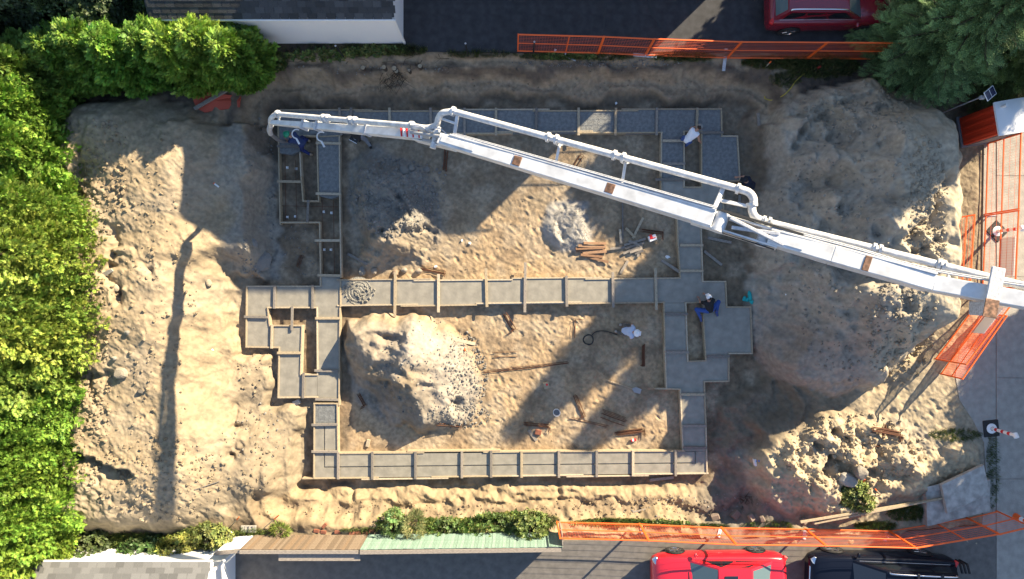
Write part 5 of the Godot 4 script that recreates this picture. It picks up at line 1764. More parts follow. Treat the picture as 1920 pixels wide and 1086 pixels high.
		if rails:
			mb = MB.new()
			mb.tube(curve([d.lerp(c, 0.03) + Vector3(0, 0.03, -zs * 0.03), d.lerp(c, 0.12) + Vector3(0, 0.10, -zs * 0.05), d.lerp(c, 0.85) + Vector3(0, 0.10, -zs * 0.05), d.lerp(c, 0.97) + Vector3(0, 0.03, -zs * 0.03)]), 0.03, 0.03, 8)
			part_local("roof_rail", mb.mesh(), M.chrome, t)
		for e in [-0.3, 0.31]:
			mb = MB.new()
			var r := 0.34 if not suv else 0.38
			var bas := Basis(Vector3.RIGHT, PI * 0.5 * zs)
			mb.lathe(Transform3D(bas, Vector3(e * L, r, zs * (w - 0.19))), PackedVector2Array([Vector2(r * 0.62, 0.0), Vector2(r * 0.97, 0.01), Vector2(r, 0.04), Vector2(r, 0.18), Vector2(r * 0.95, 0.215), Vector2(r * 0.66, 0.22), Vector2(r * 0.62, 0.2)]), 24)
			var wheel := part_local("wheel", mb.mesh(), M.rubber, t)
			mb = MB.new()
			mb.lathe(Transform3D(bas, Vector3(e * L, r, zs * (w - 0.19))), PackedVector2Array([Vector2(r * 0.66, 0.22), Vector2(r * 0.6, 0.2), Vector2(r * 0.58, 0.16)]), 24)
			for k in 5:
				var an := TAU * k / 5.0
				var dr := Vector3(cos(an), sin(an), 0)
				mb.bar(Vector3(e * L, r, zs * (w + 0.012)), Vector3(e * L, r, zs * (w + 0.008)) + dr * r * 0.62, 0.075, 0.03, 0.008, Vector3(0, 0, zs))
			part_local("rim", mb.mesh(), M.chrome, wheel)
			mb = MB.new()
			mb.lathe(Transform3D(bas, Vector3(e * L, r, zs * (w - 0.19))), PackedVector2Array([Vector2(r * 1.14, 0.19), Vector2(r * 1.14, 0.196), Vector2(0.0, 0.196)]), 24)
			part_local("wheel_arch", mb.mesh(), M.black, t)
	mb = MB.new()
	mb.box(Transform3D(Basis(), Vector3(0.494 * L, 0.5 if not suv else 0.68, 0)), Vector3(0.05, 0.16 if not suv else 0.3, w * 1.0), 0.015)
	part_local("grille", mb.mesh(), M.black if not suv else M.chrome, t)
	if sunroof:
		mb = MB.new()
		mb.box(Transform3D(Basis(), Vector3(lerpf(rr, fr, 0.62) * L, roof_y + 0.02, 0)), Vector3(0.5, 0.03, 0.75), 0.01)
		part_local("sunroof", mb.mesh(), M.glass, t)
	for zz in [-1.0, 1.0]:
		mb = MB.new()
		mb.bar(Vector3(bf * L + 0.02, by + 0.005, zz * 0.36), Vector3(bf * L - 0.03, by + 0.06, zz * 0.36 - 0.55), 0.02, 0.02)
		part_local("wiper", mb.mesh(), M.black, t)
	return t

func build_cars() -> void:
	rng.seed = 81
	M.paint_red = coated(lin(0.62, 0.012, 0.025), 0.3)
	M.paint_maroon = coated(lin(0.2, 0.012, 0.025), 0.25)
	M.paint_black = coated(lin(0.006, 0.008, 0.016), 0.2)
	M.paint_black.clearcoat = 0.25
	M.paint_black.metallic_specular = 0.25
	car("parked_car", "bright red saloon with a sunroof parked below the orange fence", Vector3(7.97, 0, 11.12), PI + 0.01, 5.15, 1.88, M.paint_red, false, 1.43, false, true, M.glass_pale)
	var b := car("parked_car", "black sport utility car with chrome trim and roof bars parked at the lower right", Vector3(14.2, 0, 11.2), PI - 0.03, 5.6, 2.02, M.paint_black, true, 1.88, true, false, M.glass)
	for x in [-0.25, -0.8]:
		var mb := MB.new()
		mb.bar(Vector3(x * 1.6 - 0.3, 1.99, -0.78), Vector3(x * 1.6 - 0.3, 1.99, 0.78), 0.09, 0.05, 0.01)
		part_local("roof_bar", mb.mesh(), M.black, b)
	for k in 3:
		var mb := MB.new()
		mb.tube(PackedVector3Array([Vector3(-2.85 - 0.14 * k, 0.55, 0.8), Vector3(-2.85 - 0.14 * k, 1.0, 0.82), Vector3(-2.9 - 0.14 * k, 1.1, 0.5)]), 0.045, 0.045, 8)
		part_local("rear_rack_arm", mb.mesh(), M.black, b)
	car("parked_car", "dark red sport utility car with silver roof rails parked at the top right", Vector3(12.2, 0, -11.05), 0.02, 4.75, 1.9, M.paint_maroon, true, 1.68, true, false, M.glass_pale)

# ---------------------------------------------------------------- people
func nets(bones: Array, cell: float, k: float, mb: MB) -> void:
	var lo := Vector3.INF
	var hi := -Vector3.INF
	for b in bones:
		var r := maxf(b[2], b[3]) + cell * 3.0 + k
		for p in [b[0], b[1]]:
			lo = lo.min(p - Vector3(r, r, r)); hi = hi.max(p + Vector3(r, r, r))
	var nx := int((hi.x - lo.x) / cell) + 2; var ny := int((hi.y - lo.y) / cell) + 2; var nz := int((hi.z - lo.z) / cell) + 2
	var f := PackedFloat32Array()
	f.resize(nx * ny * nz)
	f.fill(1.0)
	for b in bones:
		var A: Vector3 = b[0]; var B: Vector3 = b[1]; var ra: float = b[2]; var rb: float = b[3]
		var r := maxf(ra, rb) + cell * 2.5 + k
		var e := B - A
		var e2 := maxf(e.length_squared(), 1e-9)
		var l := (A.min(B) - Vector3(r, r, r) - lo) / cell
		var u := (A.max(B) + Vector3(r, r, r) - lo) / cell
		for z in range(maxi(int(l.z), 0), mini(int(u.z) + 1, nz)):
			for y in range(maxi(int(l.y), 0), mini(int(u.y) + 1, ny)):
				var row := (z * ny + y) * nx
				for x in range(maxi(int(l.x), 0), mini(int(u.x) + 1, nx)):
					var w := lo + Vector3(x, y, z) * cell - A
					var t := clampf(w.dot(e) / e2, 0.0, 1.0)
					var d := (w - e * t).length() - lerpf(ra, rb, t)
					var g := f[row + x]
					var h := maxf(k - absf(d - g), 0.0) / k
					f[row + x] = minf(d, g) - h * h * k * 0.25
	var ids := {}
	var vs := PackedVector3Array()
	var ns := PackedVector3Array()
	var step := [0, 1, nx, nx + 1, nx * ny, nx * ny + 1, nx * ny + nx, nx * ny + nx + 1]
	var corner := []
	for q in 8: corner.append(Vector3(q & 1, (q >> 1) & 1, (q >> 2) & 1))
	var edges := [[0, 1], [2, 3], [4, 5], [6, 7], [0, 2], [1, 3], [4, 6], [5, 7], [0, 4], [1, 5], [2, 6], [3, 7]]
	for z in nz - 1:
		for y in ny - 1:
			for x in nx - 1:
				var i := (z * ny + y) * nx + x
				if absf(f[i]) > cell * 2.2: continue
				var s := 0
				for q in 8:
					if f[i + step[q]] < 0.0: s += 1
				if s == 0 or s == 8: continue
				var p := Vector3.ZERO
				var n := 0
				for e in edges:
					var a := f[i + step[e[0]]]; var b := f[i + step[e[1]]]
					if (a < 0.0) != (b < 0.0):
						p += corner[e[0]].lerp(corner[e[1]], a / (a - b)); n += 1
				ids[i] = vs.size()
				vs.append(lo + (Vector3(x, y, z) + p / n) * cell)
				var g := Vector3.ZERO
				for q in 8: g += (corner[q] * 2.0 - Vector3.ONE) * f[i + step[q]]
				ns.append(g.normalized())
	var st := [1, nx, nx * ny]
	for i in ids:
		for a in 3:
			var j: int = i + st[a]
			if (f[i] < 0.0) == (f[j] < 0.0): continue
			var s1: int = st[(a + 1) % 3]; var s2: int = st[(a + 2) % 3]
			if not (ids.has(i - s1) and ids.has(i - s2) and ids.has(i - s1 - s2)): continue
			var q: Array = [ids[i], ids[i - s1], ids[i - s1 - s2], ids[i - s2]]
			if f[i] >= 0.0: q.reverse()
			mb.trin(vs[q[0]], vs[q[1]], vs[q[2]], ns[q[0]], ns[q[1]], ns[q[2]])
			mb.trin(vs[q[0]], vs[q[2]], vs[q[3]], ns[q[0]], ns[q[2]], ns[q[3]])

func ik(a: Vector3, b: Vector3, l1: float, l2: float, pole: Vector3) -> Vector3:
	var d := b - a
	var l := clampf(d.length(), 0.05, (l1 + l2) * 0.999)
	var x := (l1 * l1 - l2 * l2 + l * l) / (2.0 * l)
	var n := d.normalized()
	var p := (pole - n * pole.dot(n)).normalized()
	return a + n * x + p * sqrt(maxf(l1 * l1 - x * x, 0.0))

# c: {lean, hip, feet: [R, L], hands: [R, L], head, knee: pole, skin, shirt, sleeves, legs, boots, hat, hat_color}; forward is +x, right is +z
func person(label: String, at: Vector3, turn: float, c: Dictionary) -> Node3D:
	var t := thing("person", label, "person", at, "", turn)
	var lean: float = c.lean
	var s := Vector3(sin(lean), cos(lean), 0)
	var H := Vector3(c.get("hip_x", 0.0), c.hip, 0)
	var hl: float = c.get("head", lean * 0.7)
	var neck := H + s * 0.53
	var hd := Vector3(sin(hl), cos(hl), 0)
	var head := neck + hd * 0.2
	var fw := Vector3(cos(hl), -sin(hl), 0)
	var torso := [[H + Vector3(0, 0, 0.075), H - Vector3(0, 0, 0.075), 0.115, 0.115], [H, H + s * 0.22, 0.13, 0.125], [H + s * 0.2 + Vector3(0, 0, 0.05), H + s * 0.4 + Vector3(0, 0, 0.085), 0.11, 0.115], [H + s * 0.2 - Vector3(0, 0, 0.05), H + s * 0.4 - Vector3(0, 0, 0.085), 0.11, 0.115], [H + s * 0.46 + Vector3(0, 0, 0.14), H + s * 0.46 - Vector3(0, 0, 0.14), 0.078, 0.078]]
	var upper := []
	var fore := []
	var legs := []
	var feet := []
	var hands := []
	for k in 2:
		var sg := 1.0 if k == 0 else -1.0
		var sh := H + s * 0.455 + Vector3(0, 0, 0.185 * sg)
		var hand: Vector3 = c.hands[k]
		var wr := sh + (hand - sh).limit_length(0.545)
		var el := ik(sh, wr, 0.3, 0.26, Vector3(-0.4, -0.5, 0.6 * sg))
		upper.append([sh, el, 0.058, 0.045])
		fore.append([el, wr, 0.043, 0.03])
		hands.append([el, wr, sg])
		var hp := H - s * 0.03 + Vector3(0, 0, 0.095 * sg)
		var an: Vector3 = c.feet[k] + Vector3(0, 0.085, 0)
		an = hp + (an - hp).limit_length(0.86)
		var kn := ik(hp, an, 0.44, 0.43, c.get("knee", Vector3(1, 0.1, 0.25 * sg)) if c.get("knee_both", true) else Vector3(1, 0.1, 0.25 * sg))
		legs.append([hp, kn, 0.092, 0.062]); legs.append([kn, an, 0.06, 0.042])
		var toe_dir: Vector3 = c.get("toe", Vector3(1, 0, 0.2 * sg)).normalized()
		feet.append([an - Vector3(0, 0.035, 0) - toe_dir * 0.05, an + toe_dir * 0.16 - Vector3(0, 0.05, 0), 0.045, 0.036])
	var mb := MB.new()
	mb.col = c.skin
	nets(torso + upper + fore + legs + feet + [[H + s * 0.47, neck + hd * 0.08, 0.06, 0.052]], 0.024, 0.05, mb)
	# head with nose, chin, ears
	nets([[head + hd * 0.03 - fw * 0.012, head + hd * 0.03 - fw * 0.012, 0.098, 0.098], [head - hd * 0.05 + fw * 0.02, head + fw * 0.02, 0.068, 0.08], [head + fw * 0.095 - hd * 0.01, head + fw * 0.112 - hd * 0.03, 0.012, 0.016], [head - hd * 0.09 + fw * 0.065, head - hd * 0.09 + fw * 0.065, 0.03, 0.03], [head + Vector3(0, 0, 0.095), head - hd * 0.03 + Vector3(0, 0, 0.092), 0.02, 0.014], [head - Vector3(0, 0, 0.095), head - hd * 0.03 - Vector3(0, 0, 0.092), 0.02, 0.014]], 0.012, 0.02, mb)
	for sg in [1.0, -1.0]:
		mb.col = Color(0.6, 0.58, 0.55)
		mb.lump(Transform3D(Basis(), head + fw * 0.086 + hd * 0.012 + Vector3(0, 0, 0.034 * sg)), Vector3(0.026, 0.02, 0.028), rng, 0.0, 7, 5, true)
		mb.col = Color(0.02, 0.015, 0.01)
		mb.lump(Transform3D(Basis(), head + fw * 0.098 + hd * 0.012 + Vector3(0, 0, 0.034 * sg)), Vector3(0.012, 0.012, 0.012), rng, 0.0, 6, 4, true)
	mb.col = Color(0.3, 0.1, 0.08)
	mb.bar(head + fw * 0.094 - hd * 0.058 + Vector3(0, 0, 0.025), head + fw * 0.094 - hd * 0.058 - Vector3(0, 0, 0.025), 0.008, 0.01)
	mb.col = c.skin
	for h in hands:
		var d: Vector3 = (h[1] - h[0]).normalized()
		var sg: float = h[2]
		var side := d.cross(Vector3.UP)
		side = side.normalized() if side.length() > 0.2 else Vector3(0, 0, 1)
		var pn := side.cross(d)       # back of the hand
		var p: Vector3 = h[1]
		mb.beam(p - d * 0.01, p + d * 0.09, Vector2(0.055, 0.032), Vector2(0.082, 0.026), 0.01, pn)
		for k in 4:
			var b := p + d * 0.085 + side * (-0.03 + 0.02 * k)
			var l: float = [0.066, 0.076, 0.072, 0.055][k]
			mb.tube(PackedVector3Array([b, b + d * l * 0.5 - pn * 0.01, b + d * l * 0.8 - pn * 0.03, b + d * l * 0.85 - pn * 0.05]), 0.0095, 0.007, 6)
		var th := p + d * 0.03 - side * 0.04 * sg
		mb.tube(PackedVector3Array([th, th + d * 0.03 - side * 0.025 * sg - pn * 0.012, th + d * 0.06 - side * 0.022 * sg - pn * 0.03]), 0.012, 0.009, 6)
	part_local("body", mb.mesh(), M.body, t)
	var grow := func(list: Array, by: float) -> Array:
		var o := []
		for b in list: o.append([b[0], b[1], b[2] + by, b[3] + by])
		return o
	mb = MB.new()
	var shirt: Array = grow.call(torso, 0.014)
	if c.sleeves == 1:
		for b in upper: shirt.append([b[0], b[0].lerp(b[1], 0.6), b[2] + 0.016, b[3] + 0.02])
	elif c.sleeves == 2:
		shirt += grow.call(upper, 0.014)
		for b in fore: shirt.append([b[0], b[0].lerp(b[1], 0.88), b[2] + 0.014, b[3] + 0.014])
	nets(shirt, 0.024, 0.04, mb)
	part_local("shirt", mb.mesh(), plain(c.shirt, 0.85), t)
	mb = MB.new()
	var tr := []
	for b in legs: tr.append([b[0], b[1], b[2] + 0.016, b[3] + 0.02])
	tr.append([H + Vector3(0, 0, 0.075), H - Vector3(0, 0, 0.075), 0.132, 0.132])
	nets(tr, 0.024, 0.04, mb)
	part_local("trousers", mb.mesh(), plain(c.legs, 0.9), t)
	for b in feet:
		mb = MB.new()
		nets([[b[0], b[1], b[2] + 0.012, b[3] + 0.014], [b[0], b[0] + Vector3(0, 0.09, 0), b[2] + 0.01, b[2] + 0.01]], 0.02, 0.03, mb)
		part_local("boot", mb.mesh(), plain(c.boots, 0.8), t)
	mb = MB.new()
	mb.lump(Transform3D(Basis(hd.cross(Vector3(0, 0, 1)), hd, Vector3(0, 0, 1)), head + hd * 0.045 - fw * 0.025), Vector3(0.21, 0.2, 0.205), rng, 0.03, 12, 8, true)
	part_local("hair", mb.mesh(), plain(c.get("hair", lin(0.03, 0.02, 0.015)), 0.9), t)
	var ht := Transform3D(Basis(fw, hd, Vector3(0, 0, 1)), head + hd * 0.06)
	mb = MB.new()
	if c.hat == "hard":
		mb.lathe(ht, PackedVector2Array([Vector2(0.0, 0.115), Vector2(0.05, 0.108), Vector2(0.09, 0.085), Vector2(0.118, 0.045), Vector2(0.13, 0.0), Vector2(0.15, -0.008), Vector2(0.15, -0.016), Vector2(0.12, -0.016)]), 20)
		mb.bar(ht * Vector3(-0.1, 0.085, 0), ht * Vector3(0.1, 0.085, 0), 0.035, 0.06, 0.012, hd)
		mb.bar(ht * Vector3(0.11, -0.008, 0), ht * Vector3(0.185, -0.02, 0), 0.18, 0.012, 0.004, hd)
		part_local("hard_hat", mb.mesh(), plain(c.hat_color, 0.3), t)
	elif c.hat == "cap":
		mb.lathe(ht, PackedVector2Array([Vector2(0.0, 0.095), Vector2(0.06, 0.085), Vector2(0.1, 0.05), Vector2(0.116, -0.01), Vector2(0.112, -0.02)]), 18)
		mb.bar(ht * Vector3(0.09, -0.01, 0), ht * Vector3(0.19, -0.03, 0), 0.16, 0.012, 0.004, hd)
		part_local("cap", mb.mesh(), plain(c.hat_color, 0.8), t)
		mb = MB.new()
		mb.lathe(Transform3D(ht.basis, ht.origin + hd * 0.094), PackedVector2Array([Vector2(0.0, 0.006), Vector2(0.008, 0.005), Vector2(0.012, 0.0)]), 8)
		part_local("cap_button", mb.mesh(), plain(c.hat_color, 0.8), t)
	return t

func build_people() -> void:
	rng.seed = 91
	var skin := Color(0.33, 0.19, 0.13)
	var fl := FLOOR_Y
	person("worker in a green hard hat and navy overalls bending to hold the hose end", P(578, 276, fl), PI - 0.45, {"lean": 0.72, "hip": 0.86, "head": 0.5, "feet": [Vector3(0.1, 0, 0.26), Vector3(-0.22, 0, -0.24)], "hands": [Vector3(0.72, 0.72, 0.1), Vector3(0.7, 0.85, -0.12)], "skin": skin, "shirt": lin(0.02, 0.035, 0.10), "sleeves": 1, "legs": lin(0.012, 0.022, 0.11), "boots": lin(0.30, 0.22, 0.15), "hat": "hard", "hat_color": lin(0.01, 0.25, 0.13)})
	var b := person("worker in a black shirt and grey trousers half hidden under the tip of the boom", P(680, 266, fl), PI * 0.5 + 0.5, {"lean": 0.55, "hip": 0.88, "feet": [Vector3(-0.35, 0, 0.2), Vector3(0.15, 0, -0.1)], "hands": [Vector3(0.45, 0.75, 0.3), Vector3(0.5, 0.8, -0.2)], "skin": skin, "shirt": lin(0.015, 0.015, 0.017), "sleeves": 1, "legs": lin(0.2, 0.21, 0.23), "boots": lin(0.02, 0.02, 0.022), "hat": "none"})
	var mb := MB.new()
	mb.box(Transform3D(Basis(Vector3.UP, -0.5), P(664, 261, -0.45)), Vector3(0.34, 0.03, 0.26), 0.006)
	var cr := single("control_box", mb, M.black, "small black control box with white edge held by the worker under the boom tip", "control box")
	mb = MB.new()
	mb.box(Transform3D(Basis(Vector3.UP, -0.5), P(661.5, 265.5, -0.43)), Vector3(0.34, 0.02, 0.02))
	part("white_edge", mb, M.white, cr)
	person("worker in a white vest top bending in the narrow slot of the upper right footing", P(1278, 271, fl), PI * 0.5 - 0.75, {"lean": 0.8, "hip": 0.9, "head": 0.75, "feet": [Vector3(0.02, 0, 0.14), Vector3(-0.08, 0, -0.12)], "hands": [Vector3(0.36, 0.7, 0.52), Vector3(0.75, 0.6, -0.1)], "skin": Color(0.42, 0.23, 0.15), "shirt": lin(0.75, 0.76, 0.79), "sleeves": 0, "legs": lin(0.05, 0.09, 0.25), "boots": lin(0.1, 0.07, 0.05), "hat": "cap", "hat_color": lin(0.25, 0.24, 0.22)})
	person("worker in dark navy clothes and dark cap reaching over the form beside the boom's elbow", P(1396, 355, fl), PI + -0.35, {"lean": 0.75, "hip": 0.84, "head": 0.6, "feet": [Vector3(0.05, 0, 0.15), Vector3(-0.12, 0, -0.15)], "hands": [Vector3(0.85, 0.45, 0.18), Vector3(0.78, 0.5, -0.15)], "skin": Color(0.4, 0.22, 0.15), "shirt": lin(0.012, 0.015, 0.028), "sleeves": 1, "legs": lin(0.016, 0.02, 0.04), "boots": lin(0.02, 0.02, 0.02), "hat": "cap", "hat_color": lin(0.012, 0.013, 0.018)})
	person("kneeling worker in a black shirt, blue jeans and white cap smoothing the lower right footing", P(1326, 580, POUR + 0.02), PI * 0.5 + 0.35, {"lean": 0.85, "hip": 0.36, "head": 0.6, "feet": [Vector3(-0.22, 0.02, 0.3), Vector3(-0.2, 0.02, -0.4)], "hands": [Vector3(0.72, 0.06, 0.05), Vector3(0.62, 0.06, -0.22)], "knee": Vector3(0.75, 0.45, 0.0), "skin": Color(0.38, 0.2, 0.14), "shirt": lin(0.012, 0.013, 0.016), "sleeves": 1, "legs": lin(0.03, 0.075, 0.27), "boots": lin(0.06, 0.08, 0.2), "hat": "cap", "hat_color": lin(0.75, 0.75, 0.76), "toe": Vector3(-1, -0.1, 0)})
	person("worker in a white hard hat and pale blue shirt stooping inside the lower footings", P(1166, 618, fl), -0.15, {"lean": 0.55, "hip": 0.82, "head": 0.35, "feet": [Vector3(-0.2, 0, 0.12), Vector3(-0.05, 0, -0.2)], "hands": [Vector3(0.35, 0.55, 0.22), Vector3(0.3, 0.6, -0.28)], "skin": Color(0.42, 0.23, 0.15), "shirt": lin(0.42, 0.5, 0.66), "sleeves": 1, "legs": lin(0.12, 0.11, 0.10), "boots": lin(0.35, 0.32, 0.28), "hat": "hard", "hat_color": lin(0.78, 0.79, 0.8)})

# ---------------------------------------------------------------- loose things on the site
func plank(label: String, u0: float, v0: float, u1: float, v1: float, mat: Material, w := 0.11, th := 0.04, lift0 := 0.03, lift1 := 0.03, group := "loose planks", called := "plank") -> void:
	var a := G(u0, v0, lift0); var b := G(u1, v1, lift1)
	var o := board(called, a, b, w, th, mat, null, rf(-0.06, 0.06))
	tag(o, label, "plank", group)

func rebar(label: String, u0: float, v0: float, u1: float, v1: float, n: int, hook := 0.3, r := 0.011, spread := 0.09, called := "rebar_bundle") -> void:
	var a := G(u0, v0, 0.03); var b := G(u1, v1, 0.03)
	var t := thing(called, label, "rebar", (a + b) * 0.5, "rusty reinforcing bars")
	var d := (b - a).normalized()
	var s := d.cross(Vector3.UP).normalized()
	for k in n:
		var off := s * rf(-spread, spread) + Vector3(0, 0.02 * (k / 3) + rf(0, 0.02), 0) + d * rf(-0.06, 0.06)
		var pts := [a + off, a.lerp(b, 0.5) + off + s * rf(-0.02, 0.02), b + off]
		if hook > 0.0: pts.append(b + off + s * hook * rf(0.8, 1.1) * (1.0 if k % 4 else -0.4) + Vector3(0, 0.04, 0))
		var mb := MB.new()
		mb.tube(PackedVector3Array(pts), r, r, 5)
		part("bar", mb, M.rust, t)

func rock(label: String, u: float, v: float, s: Vector3, tint: Array, seed_: int, called := "boulder", turn := 0.0, group := "") -> void:
	rng.seed = seed_
	var mb := MB.new()
	mb.col = Color(tint[0], tint[1], tint[2])
	var at := G(u, v)
	mb.lump(Transform3D(Basis(Vector3.UP, turn), at + Vector3(0, s.y * 0.2, 0)), s, rng, 0.16, 12, 8)
	single(called, mb, M.stone, label, called.replace("_", " "), group)

func stake(label: String, u0: float, v0: float, u1: float, v1: float) -> void:
	var a := G(u0, v0)
	var b := P(u1, v1, a.y + 0.45)
	var mb := MB.new()
	mb.bar(a, a.lerp(b, 0.75), 0.04, 0.03, 0.004)
	var o := single("survey_stake", mb, M.woods[0], label, "stake", "wooden stakes with orange tops")
	mb = MB.new()
	mb.bar(a.lerp(b, 0.75), b, 0.046, 0.036, 0.004)
	part("painted_top", mb, M.orange, o)

func build_items() -> void:
	rng.seed = 101
	# reddish stack of short planks
	var rows := [[1094, 456, 1136, 457], [1084, 461, 1136, 463], [1079, 467, 1131, 465], [1080, 471, 1134, 469], [1092, 475, 1137, 472], [1088, 478, 1130, 482], [1095, 480, 1140, 492]]
	var nth := ["topmost plank of", "second plank from the top of", "third plank from the top of", "middle plank of", "third plank from the bottom of", "second plank from the bottom of", "lowest plank of"]
	for k in rows.size():
		plank(nth[k] + " the reddish lumber stack by the gravel heap", rows[k][0], rows[k][1], rows[k][2], rows[k][3], M.reds[k % 3], 0.1, 0.045, 0.04 + 0.03 * (k % 3), 0.04 + 0.035 * ((k + 1) % 2), "reddish planks by the gravel heap")
	# grey scatter of planks
	rows = [[1206, 408, 1186, 447], [1173, 428, 1191, 446], [1162, 430, 1164, 457], [1143, 467, 1172, 464], [1170, 460, 1210, 448], [1172, 466, 1208, 455], [1168, 476, 1200, 462], [1180, 474, 1204, 466], [1190, 476, 1206, 470], [1204, 456, 1195, 482], [1178, 452, 1200, 460]]
	nth = ["long leaning plank at the top of", "short plank crossing the long one at the top of", "upright plank at the left of", "lone plank lying west of", "uppermost grey plank of", "second grey plank of", "longest low plank of", "fourth grey plank of", "lowest short plank of", "steep plank on the right of", "plank bridging the middle of"]
	for k in rows.size():
		plank(nth[k] + " the scattered grey lumber", rows[k][0], rows[k][1], rows[k][2], rows[k][3], M.greys[k % 3] if k > 2 else M.woods[k % 4], 0.1, 0.045, 0.03 + 0.02 * (k % 4), 0.05 + 0.02 * (k % 3), "scattered grey planks")
	plank("narrow dark plank running down from under the boom", 1167, 350, 1167.5, 455, M.greys[2], 0.06, 0.05)
	plank("plank standing on edge in the strip right of the upper footing", 1421, 212, 1424, 257, M.greys[1], 0.12, 0.05)
	plank("short plank in the strip right of the footing, under the pipe bend", 1387, 366, 1384, 398, M.greys[1])
	plank("plank on the dirt right below the boom's elbow", 1327, 446, 1371, 455, M.greys[1])
	plank("plank leaning diagonally right of the narrow footing neck", 1320, 471, 1353, 497, M.greys[1])
	plank("plank leaning against the form corner left of the narrow footing neck", 1240, 488, 1274, 512, M.greys[1], 0.12, 0.05, 0.03, 0.25)
	plank("short plank above the middle beam below the lumber scatter", 1177, 489, 1163, 513, M.greys[1])
	plank("thin plank by the stones above the middle beam's left end", 652, 476, 690, 496, M.greys[0])
	plank("pale plank on the rubble mound's right side", 847, 636, 891, 645, M.woods[2], 0.13)
	plank("plank leaning against the bottom footing in the trench", 1218, 900, 1262, 894, M.greys[1], 0.12, 0.05, 0.03, 0.1)
	plank("short fat yellow block of lumber on the floor near the bottom strip", 689, 837, 692, 824, M.woods[0], 0.14, 0.09, 0.05, 0.05)
	plank("short board under the rebar bundle below the mounds", 991, 806, 1006, 826, M.greys[0], 0.14)
	plank("long grey timber lying across the red tarp at the upper left", 371, 208, 446, 164, M.greys[1], 0.12, 0.1, 0.3, 0.3)
	plank("long slim pole reaching onto the concrete slabs, upper of two", 1486, 967, 1801, 921, M.woods[1], 0.09, 0.06, 0.75, 0.42, "long poles on the slabs")
	plank("long slim pole reaching onto the concrete slabs, lower of two", 1511, 970, 1770, 924, M.woods[3], 0.07, 0.05, 0.75, 0.5, "long poles on the slabs")
	plank("weathered strip of wood lying along the lower bank", 1186, 960, 1250, 946, M.greys[1], 0.07, 0.03)
	plank("stick lying on the sand heap's lower right edge", 365, 918, 412, 902, M.greys[2], 0.03, 0.03)
	# steel
	rebar("rusty rebar bundle in the shade just below the boom, right of the gravel heap", 1184, 358, 1224, 362, 8, 0.15)
	rebar("dark L shaped rusty bars above the white tool box", 1203, 431, 1243, 436, 6, 0.3)
	rebar("leaning rusty bars in the shade below the upper footing", 1074, 318, 1090, 292, 6, 0.1)
	rebar("two dark bars hanging below the boom's first elbow", 833, 320, 836, 282, 2, 0.0, 0.035)
	rebar("rusty bars below the middle beam, left of the hose coil", 946, 588, 964, 618, 8, 0.25)
	rebar("thin bent wires left of the hose coil", 1076, 634, 1078, 600, 4, 0.35, 0.008)
	rebar("two long dark bars lying on the floor right of the rubble mound", 908, 698, 1066, 680, 3, 0.0, 0.012, 0.05)
	rebar("short wires scattered above the long bars", 925, 665, 970, 664, 4, 0.0, 0.008, 0.14)
	rebar("dark L shaped bars below the man in the white hard hat", 1207, 646, 1207, 684, 7, 0.12, 0.02, 0.06)
	rebar("rusty bars in the tree shade above the bucket", 1077, 740, 1094, 780, 6, 0.2)
	rebar("rusty bundle with bent ends above the board and block", 983, 795, 1030, 799, 9, 0.22)
	rebar("rusty bundle with tall bent ends near the red can", 1155, 813, 1206, 806, 10, 0.28)
	rebar("loose rusty bars above the bundle near the red can", 1128, 776, 1172, 792, 7, 0.0, 0.011, 0.2)
	rebar("long thin bars right of the bucket", 1070, 784, 1140, 800, 2, 0.0, 0.011, 0.05)
	rebar("rusty bars at the foot of the dark earth mound above the middle beam", 790, 502, 834, 511, 8, 0.12)
	rebar("rusty bars at the lower left foot of the rubble mound", 672, 738, 684, 760, 6, 0.2)
	rebar("rusty bundle among the stones below the rubble mound", 820, 795, 864, 798, 7, 0.12)
	rebar("large crossed rusty bundle on the clay heap, lying sideways", 1634, 806, 1688, 816, 12, 0.2, 0.016, 0.14)
	rebar("large crossed rusty bundle on the clay heap, lying lengthwise on top", 1656, 796, 1646, 838, 10, 0.2, 0.016, 0.1)
	rebar("rusty bars in the empty corner left of the footings", 558, 500, 566, 478, 4, 0.1)
	# tools and bits
	var mb := MB.new()
	var a := G(1136, 712, 0.05); var b := G(1186, 729, 0.05)
	mb.tube(PackedVector3Array([a, b]), 0.018, 0.018, 8)
	var o := single("shovel", mb, M.woods[0], "shovel with a long wooden handle lying on the floor in the dappled shade", "shovel")
	mb = MB.new()
	var d := (b - a).normalized()
	mb.beam(b - d * 0.02, b + d * 0.1, Vector2(0.05, 0.03), Vector2(0.22, 0.02), 0.004)
	mb.beam(b + d * 0.1, b + d * 0.36, Vector2(0.24, 0.012), Vector2(0.2, 0.01), 0.003)
	part("blade", mb, M.steel, o)
	mb = MB.new()
	var coil := []
	for k in 61:
		var an := TAU * k / 20.0
		coil.append(G(1103, 637, 0.03 + 0.012 * k / 20.0) + Vector3(cos(an), 0, sin(an)) * (0.205 + 0.012 * sin(k * 0.9)))
	mb.tube(PackedVector3Array(coil), 0.02, 0.02, 6, true)
	o = single("hose_coil", mb, M.rubber, "coiled black hose lying in the shade left of the man in the white hard hat", "hose")
	mb = MB.new()
	mb.tube(curve([G(1110, 628, 0.03), G(1118, 622, 0.03), G(1135, 621, 0.03), G(1157, 628, 0.03)]), 0.018, 0.018, 6)
	part("loose_end", mb, M.rubber, o)
	mb = MB.new()
	mb.box(Transform3D(Basis(Vector3.UP, 0.25), G(1024, 722, 0.12)), Vector3(0.24, 0.24, 0.27), 0.01)
	o = single("wooden_box", mb, M.woods[1], "small wooden box with a red mark on its lid, on the floor", "box")
	mb = MB.new()
